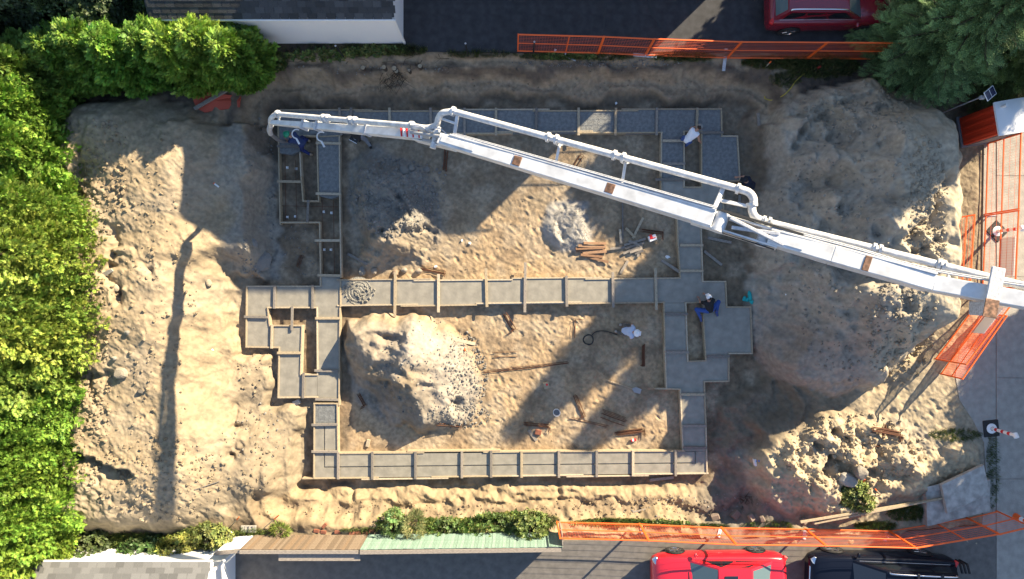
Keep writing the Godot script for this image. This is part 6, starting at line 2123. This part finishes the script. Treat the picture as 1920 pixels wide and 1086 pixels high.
	mb.lathe(Transform3D(Basis(), G(1025, 720, 0.12) + Vector3(0, 0.121, 0)), PackedVector2Array([Vector2(0, 0.006), Vector2(0.045, 0.005), Vector2(0.05, 0)]), 12)
	part("red_mark", mb, M.red, o)
	mb = MB.new()
	mb.lathe(Transform3D(Basis(), G(1043, 772)), PackedVector2Array([Vector2(0.0, 0.06), Vector2(0.125, 0.05), Vector2(0.14, 0.3), Vector2(0.152, 0.3), Vector2(0.152, 0.28), Vector2(0.13, 0.0)]), 18)
	o = single("bucket", mb, M.white, "white bucket standing on the floor between the bars", "bucket")
	mb = MB.new()
	mb.lathe(Transform3D(Basis(), G(1043, 772, 0.2)), PackedVector2Array([Vector2(0.0, 0.0), Vector2(0.125, 0.0)]), 14)
	part("contents", mb, M.rubber_grey, o)
	mb = MB.new()
	mb.tube(PackedVector3Array([G(1183, 826, 0.06), G(1192, 824, 0.06)]), 0.06, 0.06, 12)
	o = single("paint_can", mb, M.red, "red and white can lying by the rusty bundle", "can")
	mb = MB.new()
	mb.tube(PackedVector3Array([G(1185, 825.6, 0.06), G(1188, 824.9, 0.06)]), 0.062, 0.062, 12)
	part("white_band", mb, M.white, o)
	mb = MB.new()
	mb.tube(PackedVector3Array([G(403, 345, 0.04), G(411, 351, 0.04)]), 0.036, 0.036, 10)
	o = single("spray_can", mb, M.white, "white spray can with a red cap lying on the shaded sand heap", "spray can")
	mb = MB.new()
	mb.tube(PackedVector3Array([G(401, 343.4, 0.04), G(403, 345, 0.04)]), 0.03, 0.034, 10)
	part("cap", mb, M.orange, o)
	mb = MB.new()
	mb.box(Transform3D(Basis(Vector3.UP, 0.2), G(1417, 865, 0.12)), Vector3(0.24, 0.2, 0.27), 0.01)
	o = single("cement_bag", mb, M.white, "small white packet with blue print at the edge of the clay heap", "packet")
	for k in 3:
		mb = MB.new()
		mb.box(Transform3D(Basis(Vector3.UP, 0.5 + k), G(1415 + 2.2 * k, 862 + 3 * (k % 2), 0.222)), Vector3(0.07, 0.01, 0.05))
		part("print", mb, plain(lin(0.08, 0.2, 0.5), 0.6), o)
	mb = MB.new()
	rng.seed = 103
	for e in [[1405, 556, 0.2, 0.42, 0.2], [1400, 562, 0.24, 0.16, 0.3], [1395, 560, 0.2, 0.2, -0.5], [1408, 566, 0.16, 0.2, 0.6]]:
		mb.lump(Transform3D(Basis(Vector3.UP, e[4]), G(e[0], e[1], 0.08)), Vector3(e[2], 0.16, e[3]), rng, 0.3, 10, 7)
	single("jacket", mb, plain(lin(0.02, 0.36, 0.34), 0.9), "teal jacket thrown down beside the lower right footing", "jacket")
	mb = MB.new()
	mb.box(Transform3D(Basis(Vector3.UP, 0.35), G(1222, 447, 0.12)), Vector3(0.32, 0.2, 0.24), 0.015)
	o = single("tool_box", mb, M.white, "white and red tool box under the dark L shaped bars", "tool box")
	mb = MB.new()
	mb.box(Transform3D(Basis(Vector3.UP, 0.35), G(1219, 445, 0.225)), Vector3(0.12, 0.02, 0.2), 0.005)
	mb.bar(G(1216, 449, 0.25), G(1227, 446, 0.25), 0.03, 0.03, 0.005)
	part("lid_panel", mb, M.red, o)
	for e in [[1252, 482, "crumpled white plastic bag by the narrow footing neck", 0.16], [398, 656, "scrap of white paper on the sand heap", 0.1], [866, 451, "white foam scrap at the shade's edge, left one", 0.09], [881, 456, "white foam scrap at the shade's edge, right one", 0.1], [817, 500, "white scrap beside the rusty bars above the middle beam", 0.1], [1474, 552, "white cup lying below the boom on the spoil heap", 0.1], [1155, 194, "small pale scrap by the upper footing", 0.1]]:
		mb = MB.new()
		mb.lump(Transform3D(Basis(Vector3.UP, rf(0, 3)), G(e[0], e[1], 0.03)), Vector3(e[3] * 1.3, e[3] * 0.6, e[3]), rng, 0.35, 8, 5)
		single("litter", mb, M.white, e[2], "litter", "scraps of litter")
	mb = MB.new()
	mb.lump(Transform3D(Basis(), G(872, 656, 0.05)), Vector3(0.11, 0.1, 0.11), rng, 0.1, 8, 6)
	single("orange_ball", mb, M.orange, "small orange scrap among the stones of the rubble mound", "litter")
	mb = MB.new()
	mb.tube(PackedVector3Array([G(1531, 129, 0.05), G(1538, 126, 0.05)]), 0.05, 0.05, 10)
	single("drink_can", mb, M.red, "dark red can lying in the grass under the spruce", "can")
	mb = MB.new()
	mb.tube(curve([G(1508, 138, 0.05), G(1492, 152, 0.05), G(1484, 163, 0.06), G(1470, 178, 0.06), G(1450, 188, 0.05), G(1435, 186, 0.05), G(1433, 181, 0.05)]), 0.02, 0.02, 6)
	single("yellow_hose", mb, plain(lin(0.5, 0.38, 0.05), 0.6), "yellow hose curling over the top of the spoil heap", "hose")
	for e in [[1441, 172, 1480, 145, "thin black pipe on the top of the spoil heap, left of two"], [1446, 174, 1484, 148, "thin black pipe on the top of the spoil heap, right of two"]]:
		mb = MB.new()
		mb.tube(PackedVector3Array([G(e[0], e[1], 0.06), G(e[2], e[3], 0.06)]), 0.018, 0.018, 6)
		single("black_pipe", mb, M.black, e[4], "pipe", "black pipes on the spoil heap")
	# stakes
	stake("survey stake with an orange top by the spruce's shade", 1434, 127, 1446, 115)
	stake("slanted survey stake with an orange top above the brown fence", 486, 998, 523, 966)
	stake("survey stake with an orange top beside the white lattice", 432, 988, 448, 970)
	stake("survey stake with an orange top beside the big boulder", 1604, 928, 1622, 899)
	stake("survey stake with an orange top on the bare sand right of the boulder", 1652, 928, 1641, 917)
	stake("survey stake with an orange top in the bushes by the upper hedge", 505, 108, 512, 114)
	# stones that stand out
	rock("big smooth white boulder on the clay heap", 1588, 899, Vector3(0.8, 0.5, 0.5), [0.5, 0.46, 0.4], 201, "boulder", -0.4)
	rock("grey boulder half sunk in the clay heap above the white one", 1612, 885, Vector3(0.5, 0.55, 0.6), [0.33, 0.29, 0.24], 202, "boulder", 0.3)
	rock("tall rounded stone above the middle beam's left end", 680, 510, Vector3(0.28, 0.3, 0.5), [0.36, 0.33, 0.29], 203, "boulder")
	rock("round pale stone second from the left above the middle beam", 702, 508, Vector3(0.28, 0.26, 0.3), [0.42, 0.36, 0.29], 204, "boulder")
	rock("brownish stone third from the left above the middle beam", 741, 512, Vector3(0.26, 0.22, 0.26), [0.4, 0.28, 0.2], 205, "boulder")
	rock("round stone fourth from the left above the middle beam", 758, 507, Vector3(0.26, 0.24, 0.26), [0.4, 0.35, 0.29], 206, "boulder")
	rock("flat stone by the rusty bars above the middle beam", 786, 509, Vector3(0.3, 0.2, 0.26), [0.42, 0.34, 0.26], 207, "boulder")
	rock("smooth stone on the shaded mound, left of a pair", 758, 320, Vector3(0.5, 0.35, 0.42), [0.3, 0.28, 0.24], 208, "boulder", 0.5)
	rock("smooth stone on the shaded mound, right of a pair", 771, 316, Vector3(0.3, 0.26, 0.3), [0.32, 0.3, 0.26], 209, "boulder")
	rock("stone on the right flank of the shaded mound", 800, 318, Vector3(0.28, 0.24, 0.3), [0.33, 0.3, 0.26], 210, "boulder")
	rock("angular grey stone in the corner left of the footings", 472, 456, Vector3(0.55, 0.3, 0.45), [0.34, 0.33, 0.31], 211, "boulder", -0.6)
	rock("broad pale lump of rubble below the angular grey stone", 488, 490, Vector3(1.0, 0.35, 0.8), [0.31, 0.29, 0.26], 212, "boulder", 0.3)
	rock("pale stone on the right slope of the sand heap", 392, 531, Vector3(0.26, 0.2, 0.3), [0.5, 0.42, 0.3], 213, "boulder", 0.4)
	rock("pale stone low on the sand heap near the broken edge", 219, 540, Vector3(0.2, 0.16, 0.3), [0.5, 0.43, 0.32], 214, "boulder", 0.3)
	rock("square grey stone on the sand heap", 239, 624, Vector3(0.2, 0.18, 0.22), [0.33, 0.31, 0.27], 215, "boulder")
	rock("dark stone on the sand heap, left of the boom's shadow", 264, 734, Vector3(0.24, 0.2, 0.16), [0.16, 0.145, 0.125], 216, "boulder", -0.4)
	rock("wide pale boulder half buried in the sand heap's left side", 228, 700, Vector3(0.55, 0.3, 0.45), [0.46, 0.39, 0.3], 217, "boulder")
	rock("small pale stone beside the half buried boulder", 215, 672, Vector3(0.2, 0.18, 0.16), [0.5, 0.45, 0.38], 218, "boulder")
	rock("stone at the bottom edge of the sand heap, left of a pair", 319, 1004, Vector3(0.26, 0.2, 0.3), [0.3, 0.27, 0.22], 219, "boulder")
	rock("stone at the bottom edge of the sand heap, right of a pair", 330, 1002, Vector3(0.22, 0.2, 0.3), [0.26, 0.24, 0.2], 220, "boulder")
	rock("tan stone in the bushes beside the white lattice", 386, 1014, Vector3(0.32, 0.22, 0.28), [0.34, 0.27, 0.19], 221, "boulder")
	for e in [[1378, 964, 0.38, "square pale block on the lower bank above the red car"], [1340, 968, 0.34, "grey block left of the square pale one on the lower bank"], [1428, 972, 0.24, "small block below the clay heap, left one"], [1506, 976, 0.26, "pale block below the clay heap, middle one"], [1527, 979, 0.26, "pale block below the clay heap, right one"], [1408, 970, 0.3, "grey block beside the square pale one"]]:
		mb = MB.new()
		mb.col = Color(0.36, 0.28, 0.22) * rf(0.8, 1.1)
		mb.hexa(Transform3D(Basis.from_euler(Vector3(rf(-0.3, 0.3), rf(0, 3), rf(-0.3, 0.3))), G(e[0], e[1], 0.08)), Vector3(e[2], e[2] * 0.7, e[2] * 0.8), Vector3(e[2], e[2] * 0.6, e[2] * 0.7), 0.03)
		single("stone_block", mb, M.stone, e[3], "stone block", "stone blocks on the lower bank")
	mb = MB.new()
	mb.hexa(Transform3D(Basis.from_euler(Vector3(0.3, 0.5, 0.2)), G(203, 512, 0.1)), Vector3(0.55, 0.04, 0.2), Vector3(0.4, 0.04, 0.12), 0.008)
	single("concrete_shard", mb, M.old_concrete, "thin pale shard of concrete sticking out of the sand heap", "concrete shard")
	mb = MB.new()
	mb.hexa(Transform3D(Basis.from_euler(Vector3(0.1, 0.4, 0.05)), G(557, 754, 0.06)), Vector3(0.3, 0.14, 0.2), Vector3(0.3, 0.14, 0.2), 0.01)
	single("stone_block", mb, M.old_concrete, "grey block in the trench below the stepped left footing", "stone block")
	mb = MB.new()
	mb.box(Transform3D(Basis.from_euler(Vector3(0.0, -0.2, 0.05)), G(1009, 810, 0.06)), Vector3(0.26, 0.14, 0.2), 0.01)
	single("stone_block", mb, M.brick, "square brown block beside the short board below the mounds", "stone block")
	# bricks along the fence foot
	nth = ["leftmost", "second from the left", "third from the left", "fourth from the left", "middle", "fourth from the right", "third from the right", "second from the right", "rightmost"]
	var k2 := 0
	for e in [[594, 999], [607, 1001], [633, 1001], [609, 989], [660, 1003], [672, 1003], [685, 1003], [697, 999], [765, 998]]:
		mb = MB.new()
		mb.box(Transform3D(Basis.from_euler(Vector3(rf(-0.1, 0.1), rf(-0.2, 0.2) + (0.7 if k2 == 3 else 0.0), rf(-0.1, 0.1))), G(e[0], e[1] - 4.0, 0.05)), Vector3(0.22, 0.08, 0.12), 0.006)
		single("brick", mb, M.brick, "loose red brick by the brown fence, " + nth[k2] + " of the row", "brick", "loose bricks along the brown fence")
		k2 += 1
	for r in 3:
		for q in 4:
			mb = MB.new()
			mb.box(Transform3D(Basis(Vector3.UP, 0.03), G(456 + q * 7.2, 987 + r * 4.4, 0.04)), Vector3(0.145, 0.06, 0.085), 0.005)
			single("brick", mb, M.old_concrete, "pale paving brick above the white fence end, row %s, %s" % [["farthest from it", "in between", "nearest to it"][r], ["first from the left", "second from the left", "third from the left", "last on the right"][q]], "brick", "pale paving bricks above the white fence end")
	# sawn stumps along the upper bank
	nth = ["leftmost sawn stump on the upper bank", "sawn stump left of the clustered ones on the upper bank", "largest stump of the cluster on the upper bank", "small stump in front of the cluster on the upper bank", "small stump right of the cluster", "rightmost sawn stump on the upper bank"]
	k2 = 0
	for e in [[683, 130, 0.085], [722, 129, 0.085], [741, 131, 0.1], [745, 136, 0.09], [769, 135, 0.06], [789, 127, 0.085]]:
		mb = MB.new()
		var p := G(e[0], e[1])
		mb.tube(PackedVector3Array([p - Vector3(0, 0.1, 0), p + Vector3(0, 0.28, 0.02)]), e[2] * 1.1, e[2], 12, false)
		o = single("tree_stump", mb, M.bark, nth[k2], "stump", "sawn stumps on the upper bank")
		mb = MB.new()
		mb.tube(PackedVector3Array([p + Vector3(0, 0.27, 0.02), p + Vector3(0, 0.285, 0.02)]), e[2] * 0.97, e[2] * 0.97, 12)
		part("cut_face", mb, M.woods[3], o)
		k2 += 1
	rng.seed = 107
	mb = MB.new()
	for k in 26:
		var p := G(735 + rf(-18, 22), 140 + rf(-4, 6), 0.03)
		mb.tube(PackedVector3Array([p, p + Vector3(rf(-0.3, 0.4), rf(0, 0.1), rf(0.1, 0.35)), p + Vector3(rf(-0.5, 0.6), rf(-0.25, 0.0), rf(0.3, 0.75))]), 0.014, 0.005, 4)
	o = single("exposed_roots", mb, M.bark, "thin roots hanging down the bank below the clustered stumps", "roots")
	mb = MB.new()
	for k in 20:
		var p := G(1400 + rf(-14, 14), 938 + rf(-8, 8), 0.03)
		mb.tube(PackedVector3Array([p, p + Vector3(rf(-0.3, 0.3), rf(0.1, 0.35), rf(-0.4, 0.2))]), 0.016, 0.005, 4)
	single("exposed_roots", mb, M.bark, "torn roots at the corner of the bank left of the clay heap", "roots")
	mb = MB.new()
	for k in 22:
		var p := G(rf(560, 860), rf(95, 125), 0.04)
		var an := rf(0, TAU)
		mb.tube(PackedVector3Array([p, p + Vector3(cos(an), 0.1, sin(an) * 0.5) * rf(0.2, 0.5), p + Vector3(cos(an + 0.4), 0.15, sin(an + 0.4) * 0.5) * rf(0.5, 0.9)]), 0.012, 0.004, 4)
	single("cut_branches", mb, M.bark, "cut branches strewn along the bank below the garage wall", "branches").set_meta("kind", "stuff")
	# tarps
	rng.seed = 109
	for e in [[[360, 172, 405, 178, 455, 183, 452, 203, 385, 212, 372, 205], "faded red tarp under the grey timber beside the upper hedge"], [[112, 182, 135, 172, 138, 182, 112, 212, 104, 214], "strip of red mesh at the corner between both hedges"], [[105, 1003, 126, 998, 122, 1012, 104, 1022], "scrap of orange mesh at the foot of the left hedge"]]:
		mb = MB.new()
		var q: Array = e[0]
		var c := Vector3.ZERO
		var pts := []
		for k in range(0, q.size(), 2):
			pts.append(G(q[k], q[k + 1], rf(0.12, 0.2)))
			c += pts[-1]
		c /= pts.size()
		c.y += 0.12
		for k in pts.size():
			var p0: Vector3 = pts[k]; var p1: Vector3 = pts[(k + 1) % pts.size()]
			var m := (p0 + p1) * 0.5 + Vector3(0, rf(-0.02, 0.06), 0)
			for tr in [[p0, m], [m, p1]]:
				mb.tri(c, tr[1], tr[0]) if (tr[1] - c).cross(tr[0] - c).y > 0 else mb.tri(c, tr[0], tr[1])
				mb.quad(tr[0], tr[1], tr[1] - Vector3(0, 0.07, 0), tr[0] - Vector3(0, 0.07, 0))
		single("red_tarp", mb, plain(lin(0.45, 0.075, 0.04), 0.75), e[1], "tarp")
	# stacked concrete slabs
	for e in [[[1734, 921, 1854, 898, 1853, 957, 1736, 986], 0.0, 0.16, "large lower concrete slab at the lower right, under the tilted one"], [[1763, 908, 1842, 871, 1853, 924, 1774, 962], 0.3, 0.45, "upper concrete slab lying askew on the large one"], [[1737, 913, 1764, 907, 1766, 918, 1738, 922], 0.165, 0.22, "thin broken concrete piece at the slabs' upper left corner"]]:
		mb = MB.new()
		mb.prism(pd(e[0], (e[1] + e[2]) * 0.5 + 0.1), e[1] - (0.3 if e[1] == 0.0 else 0.0) + 0.12, e[2] + 0.12)
		single("concrete_slab", mb, M.old_concrete, e[3], "concrete slab", "stacked concrete slabs")
	# posts of the old chain fence
	for e in [[877, 104, "black steel post at the edge of the upper driveway"], [1000, 101, "black steel post behind the left end of the upper orange fence"], [645, 108, "thin black post leaning on the bank below the garage"]]:
		mb = MB.new()
		var p := G(e[0], e[1])
		mb.tube(PackedVector3Array([p, p + Vector3(0, 1.3, 0)]), 0.03, 0.03, 8)
		o = single("steel_post", mb, M.black, e[2], "post", "old fence posts")
		mb = MB.new()
		mb.lump(Transform3D(Basis(), p + Vector3(0, 1.32, 0)), Vector3(0.08, 0.07, 0.08), rng, 0.0, 8, 6, true)
		part("cap", mb, M.galv, o)
	# delineators and the cone
	for e in [[1857, 803, 0.1, "white and red delineator post on a black rubber base, lower right"], [1868, 434, 0.8, "white and red delineator post on a tilted dark base behind the fence sign"]]:
		var p := G(e[0], e[1])
		mb = MB.new()
		mb.box(Transform3D(Basis(Vector3.UP, e[2]), p + Vector3(0, 0.04, 0)), Vector3(0.62, 0.08, 0.66), 0.025)
		o = single("delineator_post", mb, M.rubber, e[3], "delineator", "delineator posts", p)
		mb = MB.new()
		mb.lathe(Transform3D(Basis(), p + Vector3(0, 0.08, 0)), PackedVector2Array([Vector2(0.08, 0.05), Vector2(0.1, 0.05), Vector2(0.2, 0.012), Vector2(0.2, 0.0)]), 18)
		part("white_collar", mb, M.white, o)
		var y := 0.1
		var k := 0
		while y < 1.2:
			mb = MB.new()
			var hgt := 0.2 if k % 2 == 0 else 0.14
			mb.tube(PackedVector3Array([p + Vector3(0, y, 0), p + Vector3(0, y + hgt, 0)]), 0.065, 0.065, 12)
			part("post_band", mb, M.white if k % 2 == 0 else M.red, o)
			y += hgt
			k += 1
		mb = MB.new()
		mb.tube(PackedVector3Array([p + Vector3(0, y, -0.07), p + Vector3(0, y + 0.1, 0.07)]), 0.09, 0.09, 12)
		part("handle", mb, M.white, o)
	var cp := G(1903, 968)
	mb = MB.new()
	mb.box(Transform3D(Basis(Vector3.UP, 0.4), cp + Vector3(0, 0.02, 0)), Vector3(0.36, 0.04, 0.36), 0.01)
	o = single("traffic_cone", mb, M.rubber, "orange traffic cone on the pavement at the right edge", "traffic cone", "", cp)
	mb = MB.new()
	mb.lathe(Transform3D(Basis(), cp), PackedVector2Array([Vector2(0.0, 0.72), Vector2(0.03, 0.71), Vector2(0.14, 0.04)]), 18)
	part("cone", mb, M.orange, o)
	mb = MB.new()
	mb.lathe(Transform3D(Basis(), cp), PackedVector2Array([Vector2(0.066, 0.5), Vector2(0.092, 0.34)]), 18)
	part("white_band", mb, M.white, o)
	# portable toilet
	var tp := Vector3(18.25, 0, -6.3)
	var t := thing("portable_toilet", "red portable toilet with a white roof beside the pines", "portable toilet", tp, "", 0.16)
	mb = MB.new()
	mb.box(Transform3D(Basis(), Vector3(0, 0.06, 0)), Vector3(1.24, 0.12, 1.24), 0.02)
	part_local("base", mb.mesh(), M.rubber_grey, t)
	M.toilet_red = plain(lin(0.55, 0.045, 0.015), 0.4)
	mb = MB.new()
	mb.box(Transform3D(Basis(), Vector3(0, 1.12, 0)), Vector3(1.12, 2.0, 1.1), 0.03)
	part_local("cabin", mb.mesh(), M.toilet_red, t)
	for k in 4:
		mb = MB.new()
		mb.box(Transform3D(Basis(), Vector3(-0.565, 1.12, -0.39 + 0.26 * k)), Vector3(0.03, 1.7, 0.1), 0.01)
		part_local("rib", mb.mesh(), M.toilet_red, t)
	mb = MB.new()
	mb.box(Transform3D(Basis(), Vector3(0.02, 1.08, 0.565)), Vector3(0.9, 1.86, 0.04), 0.012)
	var door := part_local("door", mb.mesh(), M.rubber_grey, t)
	mb = MB.new()
	mb.box(Transform3D(Basis(), Vector3(0.36, 1.05, 0.6)), Vector3(0.06, 0.16, 0.04), 0.01)
	part_local("handle", mb.mesh(), M.steel, door)
	mb = MB.new()
	for k in 5:
		mb.box(Transform3D(Basis(), Vector3(0.02, 1.7 + 0.05 * k, 0.588)), Vector3(0.5, 0.02, 0.02))
	part_local("vent_slat", mb.mesh(), M.black, door)
	mb = MB.new()
	var rowsr := []
	for i in 9:
		var line := []
		for j in 9:
			var x := -0.62 + 1.24 * i / 8.0; var z := -0.62 + 1.24 * j / 8.0
			line.append(Vector3(x, 2.14 + 0.16 * pow(maxf(cos(x * 2.2), 0.0), 0.6) * (0.6 + 0.4 * cos(z * 2.2)), -z))
		rowsr.append(line)
	loft(rowsr, mb)
	mb.box(Transform3D(Basis(), Vector3(0, 2.13, 0)), Vector3(1.24, 0.06, 1.24), 0.015)
	var rf_ := part_local("roof", mb.mesh(), M.white, t)
	mb = MB.new()
	mb.tube(PackedVector3Array([Vector3(-0.4, 2.1, -0.4), Vector3(-0.4, 2.5, -0.4)]), 0.06, 0.06, 10)
	part_local("vent_pipe", mb.mesh(), M.white, rf_)
	# solar panel on a pole
	var sp := Vector3(17.05, 0, -7.0)
	t = thing("solar_panel", "small two cell solar panel on a thin pole above the portable toilet", "solar panel", sp)
	mb = MB.new()
	mb.tube(PackedVector3Array([Vector3.ZERO, Vector3(0, 2.62, 0)]), 0.03, 0.025, 8)
	part_local("pole", mb.mesh(), M.galv, t)
	var pb := Basis.from_euler(Vector3(0.25, 0.62, -0.2))
	mb = MB.new()
	mb.box(Transform3D(pb, Vector3(0, 2.68, 0)), Vector3(0.5, 0.03, 0.36), 0.006)
	var fr := part_local("frame", mb.mesh(), M.white, t)
	for k in 2:
		mb = MB.new()
		mb.box(Transform3D(pb, Vector3(0, 2.68, 0) + pb * Vector3(-0.12 + 0.24 * k, 0.012, 0)), Vector3(0.215, 0.012, 0.31), 0.002)
		part_local("solar_cell", mb.mesh(), plain(lin(0.012, 0.02, 0.07), 0.15), fr)
	mb = MB.new()
	mb.box(Transform3D(Basis(), Vector3(-0.16, 2.5, 0.1)), Vector3(0.16, 0.14, 0.14), 0.02)
	part_local("lamp_head", mb.mesh(), M.galv, t)
	# loose stones, clods and crumbs
	scatter("rubble_stones", "small grey stones strewn over mounds, heaps and trenches", "stones", [[740, 370, 85, 75, 800, 0.04, 0.160], [800, 350, 40, 60, 99, 0.04, 0.128], [800, 690, 90, 95, 330, 0.03, 0.104], [875, 700, 40, 80, 405, 0.04, 0.136], [860, 780, 60, 24, 189, 0.05, 0.136], [1072, 425, 38, 42, 1170, 0.02, 0.040], [490, 360, 26, 150, 315, 0.03, 0.112], [480, 480, 34, 40, 180, 0.04, 0.128], [560, 470, 34, 50, 72, 0.03, 0.080], [490, 820, 50, 70, 60, 0.04, 0.128], [1120, 118, 160, 8, 315, 0.03, 0.080], [1300, 950, 150, 25, 117, 0.04, 0.104], [700, 130, 150, 14, 72, 0.04, 0.096]], M.stone, [0.33, 0.31, 0.28], 121)
	scatter("soil_clods", "crumbs and clods of soil on the sand and spoil heaps", "clods", [[250, 560, 120, 380, 600, 0.03, 0.160], [170, 700, 40, 220, 405, 0.04, 0.224], [190, 330, 50, 110, 225, 0.04, 0.200], [300, 900, 130, 80, 405, 0.04, 0.176], [1620, 450, 170, 270, 1350, 0.03, 0.160], [1740, 400, 40, 150, 585, 0.04, 0.160], [1600, 200, 120, 50, 405, 0.04, 0.160], [1690, 620, 60, 100, 405, 0.04, 0.192], [1600, 850, 140, 75, 675, 0.04, 0.208], [470, 700, 40, 50, 40, 0.04, 0.144], [470, 850, 60, 80, 90, 0.04, 0.160], [760, 960, 280, 22, 405, 0.03, 0.128], [1200, 955, 200, 22, 315, 0.03, 0.144], [1000, 690, 180, 140, 315, 0.02, 0.064], [950, 420, 200, 120, 270, 0.02, 0.064], [960, 150, 420, 30, 315, 0.03, 0.112]], M.stone, [], 122)

# a plain sign board fixed to a fence panel
func fence_sign(t: Node3D, a: Vector3, b: Vector3, s0: float, s1: float, y0: float) -> void:
	var d := (b - a)
	var n := d.cross(Vector3.UP).normalized() * 0.03
	if n.x > 0: n = -n
	var mb := MB.new()
	mb.beam(a + d * s0 - n + Vector3(0, y0 + 0.33, 0), a + d * s1 - n + Vector3(0, y0 + 0.33, 0), Vector2(0.012, 0.72), Vector2(0.012, 0.72))
	part("sign_board", mb, M.sign, t)

func _ready() -> void:
	# camera, sky, sun, exposure
	var cam := Camera3D.new()
	cam.name = "camera"
	cam.position = Vector3(0, EYE, 0)
	cam.rotation.x = -PI / 2
	cam.fov = rad_to_deg(2.0 * atan(543.0 / UNIT))
	cam.near = 0.1
	cam.far = 1000.0
	cam.current = true
	add_child(cam)
	var sky_mat := ProceduralSkyMaterial.new()
	sky_mat.sky_top_color = Color(0.425, 0.56, 0.755)
	sky_mat.sky_horizon_color = Color(0.90, 0.93, 0.96)
	sky_mat.sky_curve = 0.25
	sky_mat.ground_bottom_color = Color(0.25, 0.23, 0.2)
	sky_mat.ground_horizon_color = Color(0.55, 0.6, 0.65)
	sky_mat.sky_energy_multiplier = 0.68
	var env := Environment.new()
	env.background_mode = Environment.BG_SKY
	env.sky = Sky.new()
	env.sky.sky_material = sky_mat
	env.tonemap_mode = Environment.TONE_MAPPER_LINEAR
	env.tonemap_exposure = 3.4
	env.sdfgi_enabled = true
	env.ssao_enabled = true
	env.ssil_enabled = true
	var we := WorldEnvironment.new()
	we.name = "world"
	we.environment = env
	add_child(we)
	var sun := DirectionalLight3D.new()
	sun.name = "sun"
	sun.light_energy = 1.6
	sun.light_color = Color(1.0, 0.93, 0.80)
	sun.light_angular_distance = 0.5
	sun.shadow_enabled = true
	var el := deg_to_rad(24.0)
	var dir := Vector3(-0.715 * cos(el), -sin(el), 0.699 * cos(el))
	sun.basis = Basis.looking_at(dir, Vector3.UP)
	add_child(sun)
	make_materials()
	build_ground()
	build_paving()
	build_houses()
	build_fences()
	build_footings()
	build_boom()
	build_cars()
	build_people()
	build_items()
	build_plants()
